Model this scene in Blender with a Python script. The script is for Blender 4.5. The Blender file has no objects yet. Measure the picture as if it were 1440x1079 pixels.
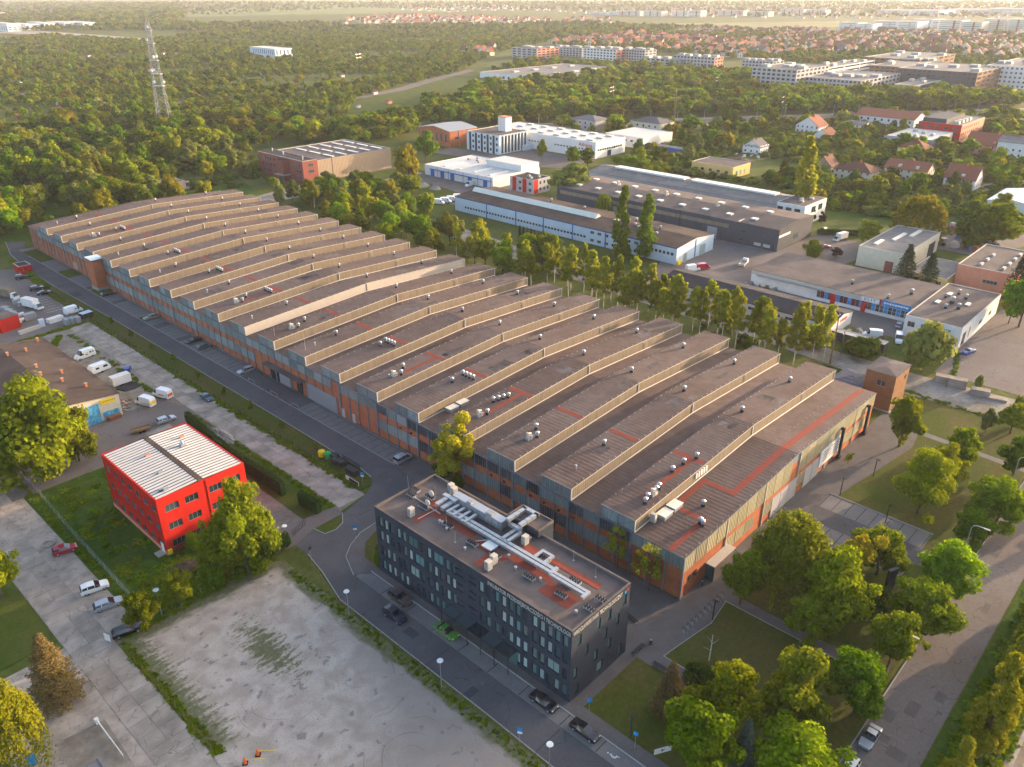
import bpy, bmesh, math, random
from mathutils import Vector, Matrix
random.seed(7)
R = math.radians
SC = bpy.context.scene
COL = SC.collection

# ------------------------------------------------------------------ camera
F_PX, CX, CY, YH, CAM_H = 1130.0, 720.0, 539.5, -22.0, 95.0
PITCH = math.atan((CY - YH) / F_PX)
YAW = R(46.95)                       # heading, clockwise from +Y (the long axis of the big hall)
cam = bpy.data.cameras.new('camera'); cam_o = bpy.data.objects.new('camera', cam); COL.objects.link(cam_o)
cam_o.location = (0, 0, CAM_H)
cam_o.rotation_euler = (math.pi / 2 - PITCH, 0, -YAW)
cam.sensor_width = 36.0; cam.lens = 36.0 * F_PX / 1440.0
cam.clip_start = 1.0; cam.clip_end = 60000.0
SC.camera = cam_o

# ------------------------------------------------------------------ sky, sun, exposure
SUN_EL, SUN_AZ = R(8.2), R(-15.7)    # azimuth measured from +X towards +Y
w = bpy.data.worlds.new('World'); SC.world = w; w.use_nodes = True
nt = w.node_tree; nt.nodes.clear()
sky = nt.nodes.new('ShaderNodeTexSky'); sky.sky_type = 'NISHITA'; sky.sun_disc = False
sky.sun_elevation = SUN_EL; sky.sun_rotation = math.pi / 2 - SUN_AZ
sky.air_density = 0.6; sky.dust_density = 2.5; sky.ozone_density = 0.3
bgn = nt.nodes.new('ShaderNodeBackground'); bgn.inputs[1].default_value = 0.15
won = nt.nodes.new('ShaderNodeOutputWorld')
nt.links.new(sky.outputs[0], bgn.inputs[0]); nt.links.new(bgn.outputs[0], won.inputs[0])
sl = bpy.data.lights.new('sun', 'SUN'); sl.energy = 2.6; sl.angle = R(0.6); sl.color = (1.0, 0.72, 0.46)
so = bpy.data.objects.new('sun', sl); COL.objects.link(so)
SUN_DIR = Vector((math.cos(SUN_EL) * math.cos(SUN_AZ), math.cos(SUN_EL) * math.sin(SUN_AZ), math.sin(SUN_EL)))
so.rotation_euler = SUN_DIR.to_track_quat('Z', 'Y').to_euler()
so.location = (300, -100, 200)
SC.view_settings.view_transform = 'Standard'; SC.view_settings.look = 'None'
SC.view_settings.exposure = 2.4; SC.view_settings.gamma = 1.0
SC.view_settings.use_curve_mapping = False
SC.cycles.use_denoising = True
SC.cycles.max_bounces = 6; SC.cycles.diffuse_bounces = 3; SC.cycles.glossy_bounces = 2
SC.cycles.transmission_bounces = 3; SC.cycles.transparent_max_bounces = 6; SC.cycles.volume_bounces = 0
SC.cycles.use_adaptive_sampling = True; SC.cycles.adaptive_threshold = 0.02

# ------------------------------------------------------------------ pixel -> place
_fw = (math.sin(YAW), math.cos(YAW)); _rt = (math.cos(YAW), -math.sin(YAW))
_cp, _sp = math.cos(PITCH), math.sin(PITCH)
def P(px, py, z=0.0):
    a = (px - CX) / F_PX; b = (py - CY) / F_PX
    h = _cp - b * _sp; dz = -_sp - b * _cp
    t = (z - CAM_H) / dz
    return Vector(((_rt[0] * a + _fw[0] * h) * t, (_rt[1] * a + _fw[1] * h) * t, z))
def PY(x, y, z):
    f = x * _fw[0] + y * _fw[1]; d = z - CAM_H
    return CY - F_PX * (f * _sp + d * _cp) / (f * _cp - d * _sp)
def PX(x, y, z):
    r = x * _rt[0] + y * _rt[1]; f = x * _fw[0] + y * _fw[1]
    return CX + F_PX * r / (f * _cp - (z - CAM_H) * _sp)
def height_at(x, y, py):
    lo, hi = 0.0, 90.0
    for _ in range(40):
        m = (lo + hi) / 2
        if PY(x, y, m) > py: lo = m
        else: hi = m
    return lo

# ------------------------------------------------------------------ materials
MATS = {}
def mat(name, col, rough=0.85, var=0.25, scale=1.0, bump=0.0, metal=0.0, spec=0.06, col2=None, var2=0.0, scale2=0.08,
        brick=None, stripes=None, obj_var=0.0, stretch=None, crack=None):
    """Principled material: base colour broken up by noise at two sizes; optional bricks or cladding ribs."""
    if name in MATS: return MATS[name]
    m = bpy.data.materials.new(name); m.use_nodes = True
    n = m.node_tree.nodes; L = m.node_tree.links
    b = n['Principled BSDF']; b.inputs['Roughness'].default_value = rough; b.inputs['Metallic'].default_value = metal
    b.inputs['Specular IOR Level'].default_value = spec
    geo = n.new('ShaderNodeNewGeometry'); pos = geo.outputs['Position']
    if stretch:
        mp = n.new('ShaderNodeMapping'); mp.inputs['Scale'].default_value = stretch; L.new(pos, mp.inputs[0]); vec = mp.outputs[0]
    else: vec = pos
    nz = n.new('ShaderNodeTexNoise'); nz.inputs['Scale'].default_value = scale; nz.inputs['Detail'].default_value = 6
    nz.inputs['Roughness'].default_value = 0.65
    L.new(vec, nz.inputs['Vector'])
    base = None
    if brick:
        tc = n.new('ShaderNodeTexCoord')
        mp2 = n.new('ShaderNodeMapping'); L.new(tc.outputs['Object'], mp2.inputs[0])
        cmb = n.new('ShaderNodeCombineXYZ'); sp = n.new('ShaderNodeSeparateXYZ'); L.new(mp2.outputs[0], sp.inputs[0])
        ad = n.new('ShaderNodeMath'); ad.operation = 'ADD'; L.new(sp.outputs[0], ad.inputs[0]); L.new(sp.outputs[1], ad.inputs[1])
        L.new(ad.outputs[0], cmb.inputs[0]); L.new(sp.outputs[2], cmb.inputs[1])
        br = n.new('ShaderNodeTexBrick'); L.new(cmb.outputs[0], br.inputs['Vector'])
        br.inputs['Scale'].default_value = brick[1]
        br.inputs['Color1'].default_value = (*col, 1); br.inputs['Color2'].default_value = (*(col2 or [c * 0.65 for c in col]), 1)
        br.inputs['Mortar'].default_value = (*brick[0], 1); br.inputs['Mortar Size'].default_value = 0.012
        base = br.outputs['Color']
    else:
        if col2:
            nz2 = n.new('ShaderNodeTexNoise'); nz2.inputs['Scale'].default_value = scale2; nz2.inputs['Detail'].default_value = 5
            nz2.inputs['Roughness'].default_value = 0.6
            L.new(vec, nz2.inputs['Vector'])
            cr = n.new('ShaderNodeValToRGB'); L.new(nz2.outputs[0], cr.inputs[0])
            cr.color_ramp.elements[0].position = 0.40; cr.color_ramp.elements[1].position = 0.60
            cr.color_ramp.elements[0].color = (*col, 1); cr.color_ramp.elements[1].color = (*col2, 1)
            base = cr.outputs[0]
    mr = n.new('ShaderNodeMapRange'); L.new(nz.outputs[0], mr.inputs[0])
    mr.inputs[1].default_value = 0.25; mr.inputs[2].default_value = 0.75
    mr.inputs[3].default_value = 1 - var; mr.inputs[4].default_value = 1 + var
    mx = n.new('ShaderNodeMix'); mx.data_type = 'RGBA'; mx.blend_type = 'MULTIPLY'; mx.inputs[0].default_value = 1
    if base: L.new(base, mx.inputs[6])
    else: mx.inputs[6].default_value = (*col, 1)
    L.new(mr.outputs[0], mx.inputs[7])
    out = mx.outputs[2]
    if obj_var:
        oi = n.new('ShaderNodeObjectInfo')
        hs = n.new('ShaderNodeHueSaturation'); L.new(out, hs.inputs['Color'])
        m1 = n.new('ShaderNodeMapRange'); L.new(oi.outputs['Random'], m1.inputs[0])
        m1.inputs[3].default_value = 1 - obj_var; m1.inputs[4].default_value = 1 + obj_var
        L.new(m1.outputs[0], hs.inputs['Value'])
        out = hs.outputs[0]
    if crack:                         # thin dark cracks: (cell size in m, strength)
        wn = n.new('ShaderNodeTexNoise'); wn.inputs['Scale'].default_value = 0.5; wn.inputs['Detail'].default_value = 4; L.new(pos, wn.inputs['Vector'])
        va = n.new('ShaderNodeVectorMath'); va.operation = 'SCALE'; va.inputs[3].default_value = 2.2; L.new(wn.outputs['Color'], va.inputs[0])
        vb = n.new('ShaderNodeVectorMath'); vb.operation = 'ADD'; L.new(va.outputs[0], vb.inputs[0]); L.new(pos, vb.inputs[1])
        vo = n.new('ShaderNodeTexVoronoi'); vo.feature = 'DISTANCE_TO_EDGE'; vo.inputs['Scale'].default_value = 1 / crack[0]; L.new(vb.outputs[0], vo.inputs['Vector'])
        c1 = n.new('ShaderNodeMapRange'); L.new(vo.outputs['Distance'], c1.inputs[0]); c1.inputs[1].default_value = 0.0; c1.inputs[2].default_value = 0.09 / crack[0]; c1.inputs[3].default_value = 1; c1.inputs[4].default_value = 0
        c2 = n.new('ShaderNodeMapRange'); L.new(wn.outputs[0], c2.inputs[0]); c2.inputs[1].default_value = 0.46; c2.inputs[2].default_value = 0.56; c2.inputs[3].default_value = 0; c2.inputs[4].default_value = crack[1]
        c3 = n.new('ShaderNodeMath'); c3.operation = 'MULTIPLY'; L.new(c1.outputs[0], c3.inputs[0]); L.new(c2.outputs[0], c3.inputs[1])
        cm = n.new('ShaderNodeMix'); cm.data_type = 'RGBA'; L.new(c3.outputs[0], cm.inputs[0]); L.new(out, cm.inputs[6]); cm.inputs[7].default_value = (*[c * .35 for c in col], 1); out = cm.outputs[2]
    L.new(out, b.inputs['Base Color'])
    hsrc = None
    if stripes:                       # ribs along one axis: (axis index, period)
        sp = n.new('ShaderNodeSeparateXYZ'); L.new(pos, sp.inputs[0])
        if stripes[0] == 3:
            ad = n.new('ShaderNodeMath'); ad.operation = 'ADD'; L.new(sp.outputs[0], ad.inputs[0]); L.new(sp.outputs[1], ad.inputs[1]); s_ = ad.outputs[0]
        else: s_ = sp.outputs[stripes[0]]
        mu = n.new('ShaderNodeMath'); mu.operation = 'MULTIPLY'; L.new(s_, mu.inputs[0]); mu.inputs[1].default_value = 2 * math.pi / stripes[1]
        si = n.new('ShaderNodeMath'); si.operation = 'SINE'; L.new(mu.outputs[0], si.inputs[0])
        hsrc = si.outputs[0]
        bp = n.new('ShaderNodeBump'); bp.inputs['Strength'].default_value = stripes[2] if len(stripes) > 2 else 0.6; bp.inputs['Distance'].default_value = stripes[1] * 0.25
        L.new(hsrc, bp.inputs['Height']); L.new(bp.outputs[0], b.inputs['Normal'])
    elif bump:
        bp = n.new('ShaderNodeBump'); bp.inputs['Strength'].default_value = bump; bp.inputs['Distance'].default_value = 0.15
        L.new(nz.outputs[0], bp.inputs['Height']); L.new(bp.outputs[0], b.inputs['Normal'])
    MATS[name] = m
    return m

def leaf_mat(name, col, col2, trans=0.35, hue=0.03, val=0.3):
    m = bpy.data.materials.new(name); m.use_nodes = True
    n = m.node_tree.nodes; L = m.node_tree.links; n.clear()
    out = n.new('ShaderNodeOutputMaterial')
    oi = n.new('ShaderNodeObjectInfo'); geo = n.new('ShaderNodeNewGeometry')
    mx = n.new('ShaderNodeMix'); mx.data_type = 'RGBA'
    mx.inputs[6].default_value = (*col, 1); mx.inputs[7].default_value = (*col2, 1)
    L.new(geo.outputs['Random Per Island'], mx.inputs[0])
    hs = n.new('ShaderNodeHueSaturation'); L.new(mx.outputs[2], hs.inputs['Color'])
    m1 = n.new('ShaderNodeMapRange'); L.new(oi.outputs['Random'], m1.inputs[0]); m1.inputs[3].default_value = 0.5 - hue; m1.inputs[4].default_value = 0.5 + hue
    L.new(m1.outputs[0], hs.inputs['Hue'])
    ml = n.new('ShaderNodeMath'); ml.operation = 'MULTIPLY'; ml.inputs[1].default_value = 7.31; L.new(oi.outputs['Random'], ml.inputs[0])
    fr = n.new('ShaderNodeMath'); fr.operation = 'FRACT'; L.new(ml.outputs[0], fr.inputs[0])
    m2 = n.new('ShaderNodeMapRange'); L.new(fr.outputs[0], m2.inputs[0]); m2.inputs[3].default_value = 1 - val; m2.inputs[4].default_value = 1 + val
    L.new(m2.outputs[0], hs.inputs['Value'])
    d = n.new('ShaderNodeBsdfDiffuse'); t = n.new('ShaderNodeBsdfTranslucent'); ms = n.new('ShaderNodeMixShader'); ms.inputs[0].default_value = trans
    L.new(hs.outputs[0], d.inputs[0]); L.new(hs.outputs[0], t.inputs[0])
    L.new(d.outputs[0], ms.inputs[1]); L.new(t.outputs[0], ms.inputs[2]); L.new(ms.outputs[0], out.inputs[0])
    MATS[name] = m
    return m

def glass_mat(name, col=(0.02, 0.03, 0.035), rough=0.08, spec=0.6):
    m = bpy.data.materials.new(name); m.use_nodes = True
    b = m.node_tree.nodes['Principled BSDF']
    n = m.node_tree.nodes; L = m.node_tree.links
    oi = n.new('ShaderNodeObjectInfo'); mr = n.new('ShaderNodeMapRange'); L.new(oi.outputs['Random'], mr.inputs[0])
    mr.inputs[3].default_value = 0.5; mr.inputs[4].default_value = 1.7
    mx = n.new('ShaderNodeMix'); mx.data_type = 'RGBA'; mx.blend_type = 'MULTIPLY'; mx.inputs[0].default_value = 1
    mx.inputs[6].default_value = (*col, 1); L.new(mr.outputs[0], mx.inputs[7]); L.new(mx.outputs[2], b.inputs['Base Color'])
    b.inputs['Roughness'].default_value = rough; b.inputs['Specular IOR Level'].default_value = spec
    MATS[name] = m; return m
def paint_mat(name, col, rough=0.3, coat=0.5, metal=0.0):
    m = bpy.data.materials.new(name); m.use_nodes = True
    b = m.node_tree.nodes['Principled BSDF']
    b.inputs['Base Color'].default_value = (*col, 1); b.inputs['Roughness'].default_value = rough
    b.inputs['Coat Weight'].default_value = coat; b.inputs['Coat Roughness'].default_value = 0.1; b.inputs['Metallic'].default_value = metal
    MATS[name] = m; return m

# ------------------------------------------------------------------ mesh builder
class MB:
    def __init__(s): s.v = []; s.f = []; s.m = []
    def poly(s, pts, m=0):
        b = len(s.v); s.v += [tuple(p) for p in pts]; s.f.append(tuple(range(b, b + len(pts)))); s.m.append(m); return s
    def box(s, x0, y0, z0, x1, y1, z1, m=0, mt=None):
        b = len(s.v)
        s.v += [(x0,y0,z0),(x1,y0,z0),(x1,y1,z0),(x0,y1,z0),(x0,y0,z1),(x1,y0,z1),(x1,y1,z1),(x0,y1,z1)]
        for k, q in enumerate(((0,3,2,1),(4,5,6,7),(0,1,5,4),(1,2,6,5),(2,3,7,6),(3,0,4,7))):
            s.f.append(tuple(b + i for i in q)); s.m.append(mt if (k == 1 and mt is not None) else m)
        return s
    def prism(s, pts, z0, z1, m=0, mt=None):
        n = len(pts); b = len(s.v)
        s.v += [(p[0], p[1], z0) for p in pts] + [(p[0], p[1], z1) for p in pts]
        s.f.append(tuple(b + i for i in reversed(range(n)))); s.m.append(m)
        s.f.append(tuple(b + n + i for i in range(n))); s.m.append(m if mt is None else mt)
        for i in range(n):
            j = (i + 1) % n
            s.f.append((b + i, b + j, b + n + j, b + n + i)); s.m.append(m)
        return s
    def tube(s, p0, p1, r0, r1=None, n=6, m=0, caps=True):
        r1 = r0 if r1 is None else r1
        p0 = Vector(p0); p1 = Vector(p1); d = (p1 - p0)
        if d.length < 1e-6: return s
        d.normalize()
        a = d.orthogonal().normalized(); c = d.cross(a); b = len(s.v)
        for p, r in ((p0, r0), (p1, r1)):
            for i in range(n):
                t = 2 * math.pi * i / n
                s.v.append(tuple(p + a * (r * math.cos(t)) + c * (r * math.sin(t))))
        for i in range(n):
            j = (i + 1) % n; s.f.append((b + i, b + j, b + n + j, b + n + i)); s.m.append(m)
        if caps:
            s.f.append(tuple(b + i for i in reversed(range(n)))); s.m.append(m)
            s.f.append(tuple(b + n + i for i in range(n))); s.m.append(m)
        return s
    def path(s, pts, r, n=6, m=0):
        for a, b in zip(pts[:-1], pts[1:]): s.tube(a, b, r, r, n, m)
        return s
    def ball(s, c, rx, ry=None, rz=None, nu=8, nv=5, m=0):
        ry = ry or rx; rz = rz or rx; b = len(s.v)
        s.v.append((c[0], c[1], c[2] - rz))
        for j in range(1, nv):
            ph = -math.pi / 2 + math.pi * j / nv
            for i in range(nu):
                t = 2 * math.pi * i / nu
                s.v.append((c[0] + rx * math.cos(ph) * math.cos(t), c[1] + ry * math.cos(ph) * math.sin(t), c[2] + rz * math.sin(ph)))
        s.v.append((c[0], c[1], c[2] + rz)); top = len(s.v) - 1
        for i in range(nu):
            k = (i + 1) % nu
            s.f.append((b, b + 1 + k, b + 1 + i)); s.m.append(m)
            for j in range(nv - 2):
                q = b + 1 + j * nu; s.f.append((q + i, q + k, q + nu + k, q + nu + i)); s.m.append(m)
            q = b + 1 + (nv - 2) * nu; s.f.append((q + i, q + k, top)); s.m.append(m)
        return s
    def mesh(s, name, mats, smooth=False):
        me = bpy.data.meshes.new(name); me.from_pydata(s.v, [], s.f)
        for m in (mats if isinstance(mats, (list, tuple)) else [mats]): me.materials.append(m)
        me.polygons.foreach_set('material_index', s.m)
        if smooth: me.polygons.foreach_set('use_smooth', [True] * len(s.f))
        me.update(); return me
    def obj(s, name, mats, parent=None, smooth=False, loc=None):
        return link(name, s.mesh(name, mats, smooth), parent, loc)

def link(name, data, parent=None, loc=None, rz=None):
    o = bpy.data.objects.new(name, data); COL.objects.link(o)
    if parent: o.parent = parent
    if loc: o.location = loc
    if rz is not None: o.rotation_euler = (0, 0, rz)
    return o
def tag(o, label, cat, group=None, kind=None):
    o['label'] = label; o['category'] = cat
    if group: o['group'] = group
    if kind: o['kind'] = kind
    return o
def thing(name, label, cat, loc=(0, 0, 0), rz=0.0, group=None):
    o = bpy.data.objects.new(name, None); COL.objects.link(o); o.empty_display_size = 0.2
    o.location = loc; o.rotation_euler = (0, 0, rz)
    return tag(o, label, cat, group)
def struct(name, mb, mats, label=None, kind='structure'):
    o = mb.obj(name, mats); o['kind'] = kind
    if label: o['label'] = label
    return o
def copy_tree(o, parent=None):
    c = o.copy(); COL.objects.link(c)
    if parent: c.parent = parent
    for ch in list(o.children):
        if ch is not c: copy_tree(ch, c)
    return c
# ------------------------------------------------------------------ materials used all over
mat('scrub', (0.06, 0.08, 0.012), 0.95, 0.35, 0.6, 0.5, col2=(0.10, 0.105, 0.025), scale2=0.03)
mat('lawn', (0.05, 0.075, 0.008), 0.95, 0.25, 1.5, 0.3, col2=(0.075, 0.085, 0.015), scale2=0.12)
mat('lawn_dry', (0.055, 0.072, 0.009), 0.95, 0.3, 1.2, 0.3, col2=(0.085, 0.075, 0.02), scale2=0.09)
mat('meadow', (0.035, 0.075, 0.006), 0.95, 0.4, 0.8, 0.6, col2=(0.055, 0.085, 0.010), scale2=0.1)
mat('asphalt', (0.088, 0.082, 0.084), 0.9, 0.14, 2.5, 0.15, col2=(0.108, 0.10, 0.10), scale2=0.12, crack=(7, .6))
mat('asphalt_old', (0.15, 0.122, 0.108), 0.9, 0.16, 1.8, 0.15, col2=(0.165, 0.142, 0.132), scale2=0.1, crack=(5, .7))
mat('asphalt_patch', (0.062, 0.062, 0.068), 0.9, 0.1, 2, 0.1)
mat('pavers', (0.18, 0.162, 0.152), 0.9, 0.15, 3, 0.1, col2=(0.15, 0.145, 0.142), scale2=0.4)
mat('pavers_dark', (0.112, 0.096, 0.09), 0.9, 0.15, 3, 0.1, col2=(0.125, 0.115, 0.11), scale2=0.3)
mat('concrete', (0.37, 0.305, 0.25), 0.92, 0.18, 0.9, 0.2, col2=(0.25, 0.21, 0.175), scale2=0.25, crack=(3.5, .8))
mat('concrete_kerb', (0.30, 0.29, 0.28), 0.9, 0.15, 2)
mat('slab', (0.35, 0.29, 0.24), 0.92, 0.18, 1.2, 0.2, col2=(0.235, 0.20, 0.165), scale2=0.3, obj_var=0.12, crack=(2.6, .7))
mat('sand', (0.36, 0.325, 0.29), 0.95, 0.22, 0.35, 0.3, col2=(0.23, 0.20, 0.175), scale2=0.06)
mat('dirt', (0.19, 0.155, 0.12), 0.95, 0.3, 0.7, 0.5, col2=(0.26, 0.23, 0.19), scale2=0.1)
mat('dirt_dark', (0.075, 0.055, 0.045), 0.95, 0.3, 1.2, 0.8)
mat('gravel', (0.30, 0.265, 0.225), 0.95, 0.25, 1.0, 0.4, col2=(0.17, 0.15, 0.12), scale2=0.1)
mat('field', (0.11, 0.14, 0.04), 0.95, 0.2, 0.02, col2=(0.17, 0.18, 0.07), scale2=0.004)
mat('field_dry', (0.15, 0.14, 0.065), 0.95, 0.2, 0.02, col2=(0.17, 0.18, 0.07), scale2=0.004)
mat('dark_line', (0.035, 0.035, 0.037), 0.9, 0.1, 3)
mat('white_paint', (0.65, 0.65, 0.62), 0.7, 0.15, 5)
mat('steel_grey', (0.28, 0.29, 0.30), 0.5, 0.1, 2, metal=0.3)
mat('steel_dark', (0.035, 0.037, 0.042), 0.5, 0.1, 2)
mat('galv', (0.42, 0.43, 0.44), 0.38, 0.1, 3, metal=0.7)
mat('brick', (0.42, 0.12, 0.045), 0.9, 0.18, 0.5, brick=((0.34, 0.24, 0.18), 3.0), col2=(0.30, 0.085, 0.035))
mat('brick_red', (0.25, 0.07, 0.05), 0.9, 0.15, 0.5, brick=((0.26, 0.16, 0.13), 2.0), col2=(0.19, 0.052, 0.04))
mat('brick_brown', (0.24, 0.12, 0.055), 0.9, 0.2, 0.6, brick=((0.2, 0.14, 0.09), 3.0), col2=(0.17, 0.08, 0.035))
mat('felt_patch', (0.08, 0.066, 0.062), 0.9, 0.2, 0.6, col2=(0.115, 0.096, 0.09), scale2=0.3, obj_var=0.25)
mat('roof_felt', (0.106, 0.074, 0.063), 0.9, 0.22, 0.45, 0.1, col2=(0.128, 0.094, 0.082), scale2=0.05, stripes=(0, 1.05, 0.06), obj_var=0.09)
mat('roof_felt_plain', (0.105, 0.084, 0.078), 0.9, 0.16, 0.7, 0.1, col2=(0.13, 0.107, 0.10), scale2=0.15)
mat('roof_brown', (0.068, 0.05, 0.042), 0.9, 0.2, 0.5, 0.1, col2=(0.09, 0.066, 0.054), scale2=0.12)
mat('roof_black', (0.045, 0.043, 0.048), 0.9, 0.2, 0.5, 0.1)
mat('roof_grey', (0.16, 0.15, 0.145), 0.9, 0.2, 0.4, 0.1, col2=(0.2, 0.185, 0.17), scale2=0.15)
mat('roof_white', (0.52, 0.50, 0.475), 0.8, 0.12, 0.5, col2=(0.52, 0.49, 0.46), scale2=0.1)
mat('red_strip', (0.22, 0.055, 0.038), 0.85, 0.15, 1.5)
mat('cladding', (0.20, 0.16, 0.115), 0.75, 0.12, 1.2, stripes=(0, 0.6, 0.14), col2=(0.165, 0.13, 0.095), scale2=0.5, stretch=(4, 1, 0.3))
mat('cladding_pale', (0.40, 0.35, 0.30), 0.7, 0.08, 1.0)
mat('glazing_old', (0.17, 0.205, 0.20), 0.4, 0.35, 1.4, stripes=(1, 0.6, 0.4), obj_var=0.3, stretch=(3, 3, 0.25), spec=0.5)
mat('glazing_dark', (0.05, 0.055, 0.06), 0.3, 0.5, 1.4, stripes=(1, 0.6, 0.4), obj_var=0.5, stretch=(3, 3, 0.25), spec=0.5)
mat('glazing_south', (0.26, 0.235, 0.15), 0.45, 0.35, 1.4, stripes=(0, 0.6, 0.5), obj_var=0.2, stretch=(3, 3, 0.25), spec=0.5)
mat('frame_grey', (0.16, 0.19, 0.21), 0.6, 0.12, 2)
mat('trim_pale', (0.42, 0.385, 0.335), 0.6, 0.1, 2)
mat('anthracite', (0.042, 0.051, 0.07), 0.8, 0.15, 1.0, brick=((0.026, 0.028, 0.032), 2.2), col2=(0.03, 0.036, 0.048))
mat('red_paint', (0.42, 0.018, 0.011), 0.65, 0.16, 0.9, stretch=(1, 1, 0.25))
mat('white_wall', (0.62, 0.60, 0.57), 0.85, 0.1, 0.6)
mat('cream_wall', (0.52, 0.47, 0.37), 0.85, 0.12, 0.6)
mat('yellow_wall', (0.55, 0.38, 0.14), 0.85, 0.12, 0.6)
mat('beige_wall', (0.29, 0.215, 0.15), 0.75, 0.08, 0.6, stripes=(0, 0.9, 0.25))
mat('grey_wall', (0.34, 0.33, 0.33), 0.85, 0.12, 0.6)
mat('dark_wall', (0.06, 0.062, 0.075), 0.7, 0.1, 0.6, stripes=(3, 0.8, 0.3))
mat('blue_paint', (0.03, 0.12, 0.35), 0.55, 0.15, 1.0)
mat('blue_white', (0.46, 0.54, 0.60), 0.7, 0.08, 0.6)
mat('salmon', (0.55, 0.22, 0.14), 0.85, 0.1, 0.6)
mat('tile_red', (0.22, 0.08, 0.05), 0.85, 0.25, 1.5, stripes=(2, 0.35, 0.5), obj_var=0.25)
mat('tile_brown', (0.12, 0.055, 0.04), 0.85, 0.25, 1.5, stripes=(2, 0.35, 0.5), obj_var=0.25)
mat('tile_grey', (0.14, 0.13, 0.14), 0.85, 0.25, 1.5, stripes=(2, 0.35, 0.5), obj_var=0.25)
mat('house_wall', (0.56, 0.50, 0.42), 0.9, 0.12, 0.6, obj_var=0.2)
mat('wood', (0.2, 0.12, 0.06), 0.8, 0.3, 2)
mat('bark', (0.10, 0.08, 0.06), 0.95, 0.3, 3, 0.5)
mat('bark_white', (0.50, 0.48, 0.44), 0.9, 0.45, 2.5, stretch=(1, 1, 5))
mat('plastic_orange', (0.75, 0.13, 0.03), 0.5, 0.1, 2)
mat('plastic_yellow', (0.75, 0.52, 0.02), 0.45, 0.1, 2)
mat('plastic_green', (0.03, 0.32, 0.10), 0.45, 0.1, 2)
mat('plastic_blue', (0.02, 0.22, 0.50), 0.45, 0.1, 2)
mat('rubber', (0.02, 0.02, 0.02), 0.9, 0.1, 2)
mat('skylight', (0.62, 0.60, 0.52), 0.4, 0.1, 1, spec=0.5)
mat('graffiti_blue', (0.05, 0.22, 0.48), 0.8, 0.5, 1.2, col2=(0.10, 0.38, 0.50), scale2=1.3)
glass_mat('glass', (0.03, 0.045, 0.05), 0.06, 0.8)
glass_mat('glass_green', (0.07, 0.14, 0.14), 0.06, 0.8)  # green-teal base raised to put the sky's reflection into the colour
glass_mat('glass_pale_sky', (0.20, 0.26, 0.24), 0.15, 0.6)  # pale grey-teal base stands for bright sky mirrored in the panes
M = MATS

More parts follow.
